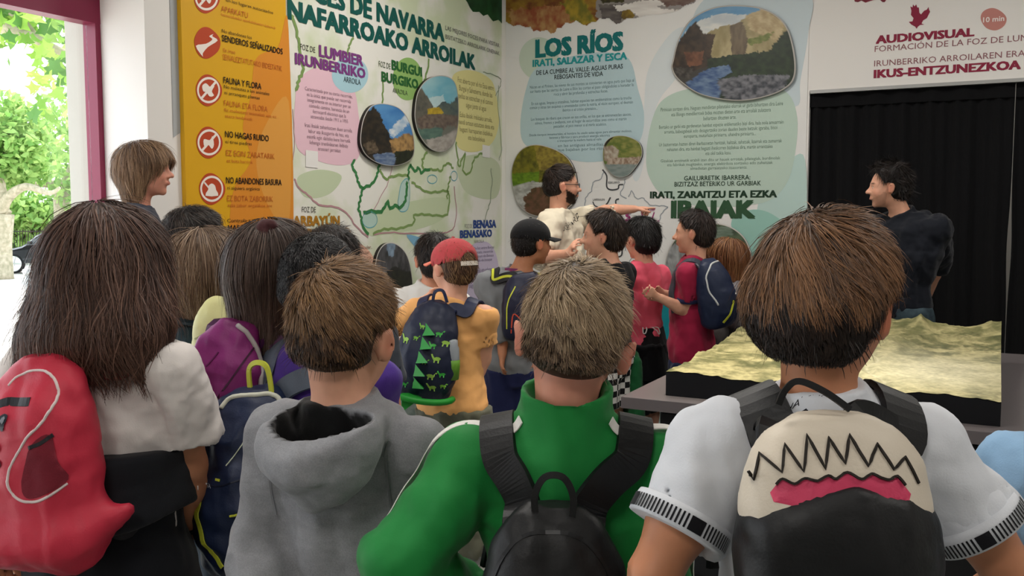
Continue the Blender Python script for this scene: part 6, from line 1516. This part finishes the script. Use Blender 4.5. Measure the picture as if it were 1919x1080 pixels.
V, F = v.mesh(); N = vnormals(V, F); V = V + N * ((noise3(V * [.5, .5, 2.0], 9, 8)) * .045)[:, None]; pydata('tied_dark_jacket', V, F, cl(0x1b1d22), pA.root, True); pA.feet(cl(0x555558))
v = pA.bv; w_ = pA.W[1]; dd = unit(pA.W[1] - pA.E[1]); x = unit(np.cross(dd, [0, 1, .2])); RR = np.array([x, np.cross(dd, x), dd]).T
MB().lathe(w_ - dd * .012, [(.024, 0), (.027, .002), (.027, .010), (.024, .012)], 20, RR).build('hair_tie_bracelet', cl(0x101012), pA.root, True)
hair(pA, n=10500, pal=(0x2c1c16, 0x543a30, 0x8f6c5a), w=.0014, L=(.15, .11), top=.03, frag=.075, seed=17, lift=.012, clump=.22, wave=1.1, segs=7, ends=.3, fly=.05,
     long=[(.44, 0, -.05, .30, .34), (.25, 0, -.07, .44, .50), (-.05, 0, -.10, .52, .54), (-.30, 0, -.15, .62, .54), (-.50, -.02, -.20, .70, .50), (-.66, -.06, -.22, .70, .44), (-.76, -.06, -.24, .60, .36)])
# ---- L: boy in green
M_green = mat('green_tracksuit', 0x0f7a33, .7, .3, bump=.06, bscale=300, sheen=.1)
pL = Person('boy with ash blond hair in a green tracksuit top, foreground centre', 1062, 1.45, 489, rz=-4, hpx=1076, yaw=-10, roll=9, hd=.222, sw=.145, skin='rosy', hairpad=.020, vox=.0062, ear=1.8,
            arms={-1: ((752, 1048, 1.38), (880, 1120, 1.5), dict(pose='fist')), 1: ((1225, 1120, 1.42), (1200, 1260, 1.5))}).body()
pL.shirt(M_green, hem=.44, sleeve=1.85, sr=(.062, .050), fold=.009, name='tracksuit_top', neck=.062, collar=(.012, .082), vox=.0062, ffreq=7.)
pL.legs(cl(0x14532c), .05, name='trousers'); pL.feet(cl(0x555558))
hair(pL, n=12500, pal=(0x30251c, 0x5a4735, 0x8d765c), L=(.038, .007), top=.020, sides=.003, back=.008, w=.0011, seed=18, lift=.008, whorl=(-.15, -.25, 1), nape=-.16, segs=5, hairline=.3, toppal=(0x6a543c, 0xb09a7c), clump=.35, tip=.2, swirl=.5)
M_ws = cl(0xdedcd6)
for i in (-1, 1):
    for o_ in (0,):
        strap(pL, [pL.neckb + [i * .055, -.035, .03], pL.neckb + [i * .085, -.03, .0], pL.S[i] * .75 + pL.neckb * .25 + [0, -.02, .035], pL.S[i] + [i * .02, -.01, .05], pL.S[i] * .8 + pL.E[i] * .2 + [i * .05, 0, 0], pL.S[i] * .5 + pL.E[i] * .5 + [i * .06, .01, 0], pL.E[i] + [i * .05, .02, 0]], .016, M_ws, pL.root, 'white_stripe', .0005, .0018, snapd=.08, n=9)
# ---- U: person at the right edge
pU = Person('person in a pale blue top, cut off by the right edge', 2098, 1.40, 500, rz=6, yaw=10, hd=.22, sw=.150, skin='rosy', hairpad=.02,
            arms={-1: ((1925, 1080, 1.38), (1905, 1220, 1.35))}).body()
pU.shirt(cl(0x8fb4d6), hem=.45, sleeve=.55, sr=(.060, .064), fold=.008); pU.legs(cl(0x2a3040), .25); pU.feet(cl(0x555558))
hair(pU, n=1200, pal=(0x2a1c14, 0x46301f, 0x6a4a34), L=(.04, .02), top=.02, sides=.012, back=.014, w=.0014, seed=19)
# ---- T: boy in white, right foreground
pT = Person('boy with thick sun-streaked brown hair in a white football shirt, right foreground', 1540, 1.25, 388, rz=2, hpx=1556, yaw=-46, roll=2, hd=.212, sw=.142, szo=.018, skin='tan', hairpad=.030, vox=.0062, ear=.9,
            arms={-1: ((1222, 1085, 1.18), (1300, 1180, 1.32)), 1: ((1900, 1085, 1.22), (1800, 1180, 1.38))}).body()
pT.shirt(cl(0xcfd2d8), hem=.45, sleeve=.64, sr=(.058, .064), fold=.009, neck=.062, vox=.0062, ffreq=7.5)
pT.legs(cl(0x15171c), .25); pT.feet(cl(0x555558))
hair(pT, n=13500, pal=(0x120c0a, 0x201613, 0x33251e), L=(.070, .012), top=.027, sides=.014, back=.012, w=.0013, seed=20, lift=.007, whorl=(-.1, -.35, 1), nape=-.36, hairline=.28, toppal=(0x2a1d16, 0x8c6444), clump=.30, tip=.25, backbulge=.012, segs=7, fly=.015)
for i in (-1, 1):
    e, dd = pT.sleeve_end[i]; z = unit(dd); x = unit(np.cross(z, [0, 1, .2])); y = np.cross(z, x); cf = None; n_ = 72; r0 = .064 * 1.0 + .001
    root_c = MB().lathe(e - z * .030, [(r0 + .001, 0), (r0 + .0025, .008), (r0 + .0025, .030), (r0 - .004, .031)], 48, np.array([x, y, z]).T).build('cuff', cl(0xcfd2d8), pT.root, True)
    mb = MB()
    for k in range(n_):
        a0 = 2 * math.pi * k / n_; big = k % 18 in (0, 1, 2); a1 = a0 + 2 * math.pi / n_ * (1.0 if big else .45)
        q = [e - z * .022 + (x * math.cos(a) + y * math.sin(a)) * (r0 + .0038) for a in (a0, a1)]; u_ = z * .019
        mb.add([q[0], q[1], q[1] + u_, q[0] + u_], [(0, 1, 2, 3)])
    mb.build('cuff_ribbing', cl(0x131318), pT.root)['kind'] = 'stuff'
# small double-diamond emblem and tape under the collar
dc = (1517, 765); k_ = lambda s: [(dc[0] - 20 * s, dc[1], 1.12), (dc[0], dc[1] - 10 * s, 1.12), (dc[0] + 20 * s, dc[1], 1.12), (dc[0], dc[1] + 10 * s, 1.12)]
for s_ in (1.0, .5):
    q = np.array([loc(pT, *c) for c in k_(s_)]); q = np.vstack([q, q[:1]]); q = np.vstack([np.linspace(q[j], q[j + 1], 4)[:-1] for j in range(4)] + [q[-1:]]); q = pT.sv.snap(q, .004); V, F = band_mesh(q, pT.sv.grad(q), .0032, .001); pydata('diamond_emblem', V, F, cl(0x131318), pT.root)
surf_text(pT, pT.sv, 'CHAMPIONS', loc(pT, 1503, 748, 1.13), (1, 0, .12), (-.1, -.2, 1), .017, cl(0x131318), pT.root, off=.004)

# ================================================================== BACKPACKS
# T: black bag with cartoon teeth on the lid
kT = 1.02 / 1740
cT = fit(pT, 1562, 1066, 1.075, 0.072)
M_cr = nyl(0xcabfae); M_bn = nyl(0x0c0d0f)
bT = Bag(pT, 'black backpack with jagged cream teeth print, on the white-shirted boy', M_cr, cT, (.114, .072, .186), pw=2.6, taper=.98, fold=.002)
tp = lambda x, y: ((x / 2.571 + 1180 - 1562) * kT, (1072 - (y / 2.571 + 660)) * kT)
v = Vol((-.14, -.12, -.20), (.14, .05, .16), .005)
v.loft([(-.186, 0, -.012, .100, .060), (-.12, 0, -.016, .120, .078), (.0, 0, -.016, .119, .078), (.06, 0, -.014, .119, .076), (.095, 0, -.012, .115, .073), (.112, 0, -.010, .104, .068), (.126, 0, -.008, .080, .062), (.134, 0, -.006, .045, .056)], .01, pw=2.8)
V, F = v.mesh(); N = vnormals(V, F); V = V + N * folds(V, .004, 9, 3, .6)[:, None] + [0, .012, -.026]; pydata('front_pocket', V + cT, F, M_bn, bT.root, True); vp = v
M_dkl = mat('tooth_outline', 0x1e1812, .7)
bT.line([tp(*c) for c in ((497, 500), (537, 555), (570, 430), (650, 500), (683, 370), (752, 490), (800, 325), (862, 475), (908, 335), (967, 450), (1015, 325), (1080, 465), (1147, 370), (1210, 485), (1285, 435), (1345, 560))], .0034, M_dkl, 'tooth_outline', n=-4, off=.001)
bT.patch([tp(*c) for c in ((600, 640), (620, 560), (650, 532), (700, 550), (750, 522), (810, 532), (865, 507), (905, 522), (965, 492), (1030, 525), (1085, 502), (1130, 522), (1170, 532), (1215, 517), (1250, 560), (1260, 640), (900, 660))], nyl(0xc23a5c), 'pink_gum', .0015, .004, 2)
bT.line([tp(*c) for c in ((620, 560), (650, 532), (700, 550), (750, 522), (810, 532), (865, 507), (905, 522), (965, 492), (1030, 525), (1085, 502), (1130, 522), (1170, 532), (1215, 517), (1250, 560))], .003, M_dkl, 'gum_outline', n=4, off=.003)
shoulder_straps(bT, .066, M_bn, .050, th=.008, sx=.076)
bT.loop([loc(pT, *c) for c in ((1458, 758, 1.105), (1472, 730, 1.105), (1497, 715, 1.105), (1545, 735, 1.10), (1592, 768, 1.095))], .008, M_bn, 'handle')

# L: plain black bag
cL = fit(pL, 1036, 1190, 1.265, 0.07)
bL = Bag(pL, 'plain black backpack on the boy in green', M_bn, cL, (.112, .070, .190), pw=2.6, taper=.84, fold=.006, seed=3)
shoulder_straps(bL, .056, M_bn, .045, th=.009, sx=.094)
bL.loop([cL + [-.024, -.005, .165], cL + [-.026, -.005, .205], cL + [-.012, -.003, .232], cL + [.014, -.003, .232], cL + [.028, -.005, .205], cL + [.026, -.005, .165]], .010, M_bn, 'handle')
bL.line([(-.098, -.10), (-.098, .02), (-.085, .09), (-.05, .145), (0, .158), (.05, .145), (.085, .09), (.098, .02), (.098, -.10)], .006, mat('black_zip', 0x18191b, .4), 'zip', n=5)
bL.line([(-.07, -.03), (-.02, -.02), (.03, -.02), (.075, -.03)], .005, mat('black_zip'), 'pocket_zip')

# A: red bag with white piping
cA = fit(pA, 84, 858, 1.60, 0.075); M_red = nyl(0xbf2c42)
def exA(s, v): v.cone((.04, -.01, -.150), (.150, .02, -.105), .055, .010, .05); v.ell((-.01, -.03, -.14), (.115, .07, .05), k=.03)
bA = Bag(pA, 'red child backpack with white curved piping and mesh side pocket, left edge', M_red, cA, (.108, .075, .188), pw=2.3, taper=.92, fold=.006, extra=exA, roll=-4)
kA = 1.53 / 1740; ta = lambda x, y: ((x / 2.25 - 84) * kA + .028, (858 - (y / 2.25 + 600)) * kA)
M_pip = nyl(0xd8c8c6)
bA.tube([ta(*c) for c in ((20, 215), (60, 175), (150, 158), (230, 175), (280, 220), (298, 270), (290, 320), (255, 385), (190, 450), (130, 520), (90, 580), (78, 640), (95, 695), (140, 728), (210, 735), (270, 715), (340, 668))], .0028, M_pip)
bA.line([ta(25, 300), ta(75, 288), ta(190, 295)], .017, nyl(0x14141a), 'pocket_zip')
bA.patch([ta(*c) for c in ((215, 480), (290, 440), (315, 560), (345, 650), (250, 705), (170, 715), (150, 640))], mat('red_mesh', 0x7a2230, .9, bump=.6, bscale=900), 'mesh_pocket', .003)
bA.line([ta(205, 490), ta(250, 475), ta(300, 440)], .007, nyl(0x14141a), 'pocket_edge', off=.002)
bA.patch([ta(*c) for c in ((42, 400), (40, 370), (58, 345), (80, 342), (88, 360), (72, 390), (60, 415), (45, 415))], nyl(0x1e2430), 'ear_badge', .003, .004)
bA.patch([ta(*c) for c in ((58, 378), (62, 360), (76, 352), (78, 366), (66, 385))], nyl(0x8a8f98), 'ear_badge_print', .0045, .003)
bA.patch([ta(*c) for c in ((-10, 490), (8, 470), (30, 478), (28, 505), (10, 515), (-8, 520))], nyl(0x8f8a80), 'printed_figure', .003, .004)
bA.patch([ta(*c) for c in ((-20, 555), (10, 540), (38, 555), (34, 575), (0, 585))], nyl(0x2a3c4a), 'printed_figure', .003, .004)
shoulder_straps(bA, .045, M_red, .045)
strap(pA, [cA + [.10, .05, -.14], [.12, -.10, .58 * pA.h], [.165, -.03, .66 * pA.h], [.15, .06, .72 * pA.h]], .035, nyl(0x14141a), bA.root, 'lower_strap', .004, .004, .03)

# G: navy bag with yellow zips
cG = fit(pG, 474, 897, 1.86, 0.085); M_nv = nyl(0x14203c); M_yz = nyl(0xbfc43a)
def exG(s, v): v.ell((0, -.05, -.05), (.105, .06, .12), k=.03)
bG = Bag(pG, 'navy backpack with yellow-green zips and loop, hanging by the grey hoodie', M_nv, cG, (.128, .085, .198), rz=22, pw=2.4, taper=.80, fold=.008, extra=exG, roll=-3, seed=6)
kG = 1.76 / 1740; tg = lambda x, y: ((x / 2.454 + 340 - 474) * kG, (897 - (y / 2.454 + 640)) * kG)
bG.tube([tg(*c) for c in ((200, 240), (225, 200), (280, 182), (360, 180), (430, 178), (480, 195), (510, 220))], .006, nyl(0xc2c4b4), 'pale_trim')
bG.line([tg(*c) for c in ((135, 680), (135, 760), (155, 870), (185, 960), (230, 1020))], [.011] * 5 + [.016] * 6 + [.018] * 6 + [.014] * 4 if False else .013, M_yz, 'yellow_zip', off=.002)
bG.line([tg(*c) for c in ((135, 680), (110, 720), (85, 745), (66, 778))], .009, M_yz, 'yellow_puller', off=.004)
bG.line([tg(*c) for c in ((312, 1000), (335, 965), (378, 925))], .006, M_yz, 'yellow_puller', off=.003)
bG.line([tg(*c) for c in ((318, 742), (350, 736), (385, 725))], .004, M_yz, 'yellow_cord', off=.003); bG.line([tg(230, 572), tg(258, 575)], .005, M_yz, 'yellow_tab', off=.003)
bG.line([tg(55, 542), tg(80, 532)], .005, M_yz, 'yellow_tab', off=.003)
bG.line([tg(*c) for c in ((185, 290), (160, 340), (180, 370), (220, 375))], .0018, nyl(0xb9bfa8), 'thin_cord', off=.003); bG.line([tg(*c) for c in ((390, 290), (370, 330), (360, 400), (320, 460), (290, 510))], .0018, nyl(0xb9bfa8), 'thin_cord', off=.003)
bG.patch([tg(*c) for c in ((115, 585), (125, 572), (132, 578), (138, 588), (150, 590), (140, 600), (118, 598))], nyl(0xd8dce0), 'white_mountain_mark', .003, .003, 0)
bG.text('QUECHUA', tg(132, 0)[0], tg(0, 614)[1], .013, nyl(0xaab0bc))
bG.line([tg(*c) for c in ((60, 500), (160, 590), (260, 600), (400, 560))], .003, nyl(0x0c1428), 'seam', off=.001)
top = bG.g((.02, .02, .195))
bG.loop([top + [-.028, 0, -.01], top + [-.030, 0, .035], top + [-.008, 0, .052], top + [.022, 0, .045], top + [.034, 0, .0], top + [.032, 0, -.02]], .012, M_yz, 'yellow_loop')
M_gs = nyl(0x5b6472)
shoulder_straps(bG, .050, M_gs, .05)

# F: magenta bag
cF = fit(pF, 415, 735, 2.02, 0.07); M_mg = nyl(0x7d2468)
bF = Bag(pF, 'magenta backpack with pale grey edging on the long-haired girl', M_mg, cF, (.105, .070, .165), rz=28, pw=2.2, taper=.70, fold=.008, seed=8, roll=12)
bF.tube([(.09, -.12), (.10, .0), (.085, .08), (.05, .135), (.01, .158)], .006, nyl(0xb3adab), 'pale_edging'); bF.line([(-.03, -.14), (.0, -.04), (.04, .06), (.06, .12)], .004, nyl(0x3a1030), 'zip'); bF.line([(-.07, -.1), (-.05, 0), (-.01, .10)], .003, nyl(0x5c184c), 'seam')
MB().box(bF.g((.0, -.075, -.05)), (.012, .004, .005)).build('zip_puller', mat('brass', 0xa8864a, .35, .5, .8), bF.root)
shoulder_straps(bF, .042, nyl(0x4a1c48), .05)
# E: pale yellow bag
cE = fit(pE, 418, 655, 2.30, 0.055); bE = Bag(pE, 'pale yellow backpack on the girl with the bob', nyl(0xc9c68c), cE, (.075, .055, .13), rz=20, pw=2.2, taper=.85, seed=9)
bE.line([(-.05, .03), (0, .05), (.05, .03)], .004, nyl(0x8f8f60), 'zip')
shoulder_straps(bE, .030, nyl(0x1c2a30), .035)
# D: slim bag with blue strap
cD = fit(pD, 322, 600, 2.80, 0.06); bD = Bag(pD, 'small dark bag with bright blue straps on the boy at the back', nyl(0x161c2a), cD, (.10, .06, .15), rz=35, seed=10)
shoulder_straps(bD, .036, nyl(0x1f5fae), .04)

# J: dinosaur bag
cJ = fit(pJ, 803, 655, 3.50, 0.08); M_dn = nyl(0x141c34); M_dg = nyl(0x1d8a2c); M_dl = nyl(0x6fa834)
def exJ(s, v): v.ell((0, -.03, -.06), (.128, .085, .12), k=.03)
bJ = Bag(pJ, 'navy dinosaur-print backpack with green felt spikes', M_dn, cJ, (.118, .08, .190), rz=8, pw=2.2, taper=.74, fold=.005, extra=exJ, roll=10, seed=12)
q = [bJ.g((.132 * math.cos(a), -.028 + .095 * math.sin(a), -.165 + .012 * math.sin(a))) for a in np.linspace(math.pi, 2 * math.pi, 14)]
MB().tube(q, .013, 8).build('green_base_trim', M_dg, bJ.root, True)
def dino(x, z, s, m, fl=1):
    P_ = [(-1, .1), (-.6, .25), (-.3, .45), (.1, .45), (.35, .3), (.6, .55), (.75, .8), (1.0, .75), (.85, .5), (.6, .1), (.4, -.1), (.38, -.45), (.2, -.45), (.15, -.1), (-.2, -.1), (-.25, -.45), (-.42, -.45), (-.4, -.02)]
    bJ.patch([(x + fl * a * s, z + b * s) for a, b in P_], m, 'dinosaur_print', .0018, s * .14, 0)
rg = np.random.default_rng(3)
for k, (x, z) in enumerate([(-.02, .09), (.045, .075), (-.075, .03), (-.035, .045), (.035, .03), (.075, .045), (-.10, -.02), (-.09, -.075), (.06, -.015), (.02, -.03), (.09, -.07), (.05, -.08), (-.095, -.12), (-.05, -.135), (.06, -.125), (.095, -.115)]):
    dino(x, z, .016 + .004 * (k % 3), (M_dl, nyl(0x35a23a), nyl(0x8fb84a))[k % 3], 1 if k % 2 else -1)
for k in range(5):
    z = .085 - k * .05; q = bJ.onsurf([(-.006, z + .026), (-.006, z - .026), (.030, z - .012)], .002, 0); q = [bJ.g(a) for a in q]; ap = bJ.g(np.array(bJ.onsurf([(.02, z)], 0, 0)[0]) + [.022, -.045, -.006]); base = [bJ.g(a) for a in bJ.onsurf([(-.026, z), (-.018, z + .026), (-.018, z - .026)], -.002, 0)]
    MB().add([base[1], base[2], q[2], ap], [(0, 1, 2), (0, 2, 3), (1, 3, 2), (0, 3, 1)]).build('felt_spike', M_dg, bJ.root)
MB().add([bJ.g(a) for a in ((-.05, -.10, -.165), (.03, -.10, -.165), (-.02, -.06, -.165), (-.035, -.12, -.235))], [(0, 1, 2), (0, 3, 1), (1, 3, 2), (2, 3, 0)]).build('felt_tail', M_dg, bJ.root)
MB().lathe(bJ.g((.115, -.03, -.07)), [(.026, 0), (.028, .06), (.027, .10), (.022, .11), (.022, .13), (.012, .135)], 16).build('bottle', mat('bottle_grey', 0x8a9096, .3, .5), bJ.root, True)
MB().lathe(bJ.g((.115, -.03, -.09)), [(.028, 0), (.033, .05), (.033, .075), (.030, .076)], 16).build('side_pocket', nyl(0x5f8f2c), bJ.root, True)
shoulder_straps(bJ, .050, nyl(0x1a2342), .045)
tj_ = bJ.g((.01, .02, .185)); bJ.loop([tj_ + [-.03, 0, 0], tj_ + [-.02, 0, .04], tj_ + [.012, 0, .045], tj_ + [.03, 0, 0]], .012, nyl(0x1a2342), 'handle')
# M: dark bag with yellow-edged straps
cM = fit(pM, 985, 575, 4.36, 0.065); bM = Bag(pM, 'navy and orange backpack with yellow-edged straps on the boy in the black cap', nyl(0x161a34), cM, (.115, .065, .16), seed=14)
bM.line([(-.09, -.10), (-.085, .02), (-.05, .10)], .006, nyl(0xc9cf3a), 'yellow_zip'); bM.line([(-.07, -.12), (-.06, -.03), (-.02, -.06)], .006, nyl(0xc2452c), 'orange_zip')
shoulder_straps(bM, .046, nyl(0x14151a), .045, edge=nyl(0xc9cf3a))
# Q: navy bag
cQ = fit(pQ, 1322, 548, 4.82, 0.085)
bQ = Bag(pQ, 'navy backpack with white edging and a yellow zip, on the boy in claret', M_nv, cQ, (.105, .085, .172), rz=-28, pw=2.3, taper=.82, seed=16, roll=-12, extra=lambda s, v: v.ell((0, -.04, -.05), (.09, .06, .10), k=.03))
bQ.tube([(-.085, -.04), (-.095, .04), (-.08, .11), (-.03, .155), (.03, .155)], .0045, nyl(0xc2c4c4), 'white_edging'); bQ.line([(-.06, -.135), (-.03, -.09), (.0, -.035)], .013, M_yz, 'yellow_zip', off=.002)
bQ.patch([(.02, -.01), (.03, .002), (.045, -.008), (.035, -.012)], nyl(0xd8dce0), 'white_mark', .003, .004, 0)
shoulder_straps(bQ, .045, nyl(0x3c424c), .045)
# R: light rucksack strap
cR = fit(pR, 1392, 570, 5.1, 0.06); bR = Bag(pR, 'small grey rucksack on the girl with red hair', nyl(0x6a6668), cR, (.095, .06, .13), rz=-20, seed=17)
shoulder_straps(bR, .030, nyl(0xc9c8c4), .04)
# O: black bag strap side

for o in SC.objects:
    if o.parent is None and o.get('category') == 'person' and 'man ' not in o['label'] and 'guide' not in o['label']: o['group'] = 'schoolchildren looking at the murals'
    if o.parent is None and o.get('category') == 'backpack': o['group'] = 'backpacks worn by the children'
    if o.parent is None and o.get('category') == 'photo': o['group'] = 'raised photo discs on the murals'
    if o.parent is None and o.get('category') == 'tree': o['group'] = 'plane trees outside the window'

# ------------------------------------------------------------------ turn the whole place so that the room lies square to the axes
ANG = math.atan2(U1[0], U1[1])
RZ = Matrix.Rotation(ANG, 4, 'Z')
def tree_of(o):
    r = [o]
    for c in KIDS.get(o, []): r += tree_of(c)
    return r
KIDS = {}
for o in SC.objects:
    if o.parent: KIDS.setdefault(o.parent, []).append(o)
done = set()
for o in list(SC.objects):
    if o.parent is not None: continue
    tr_ = tree_of(o)
    if o.type in ('MESH', 'EMPTY') and all(abs(v) < 1e-6 for q in tr_ for v in q.rotation_euler) and all(q.type in ('MESH', 'EMPTY') for q in tr_):
        for q in tr_:
            if q.type == 'MESH' and q.data.name not in done: done.add(q.data.name); q.data.transform(RZ)
            q.location = RZ @ q.location
    else: o.matrix_world = RZ @ o.matrix_basis
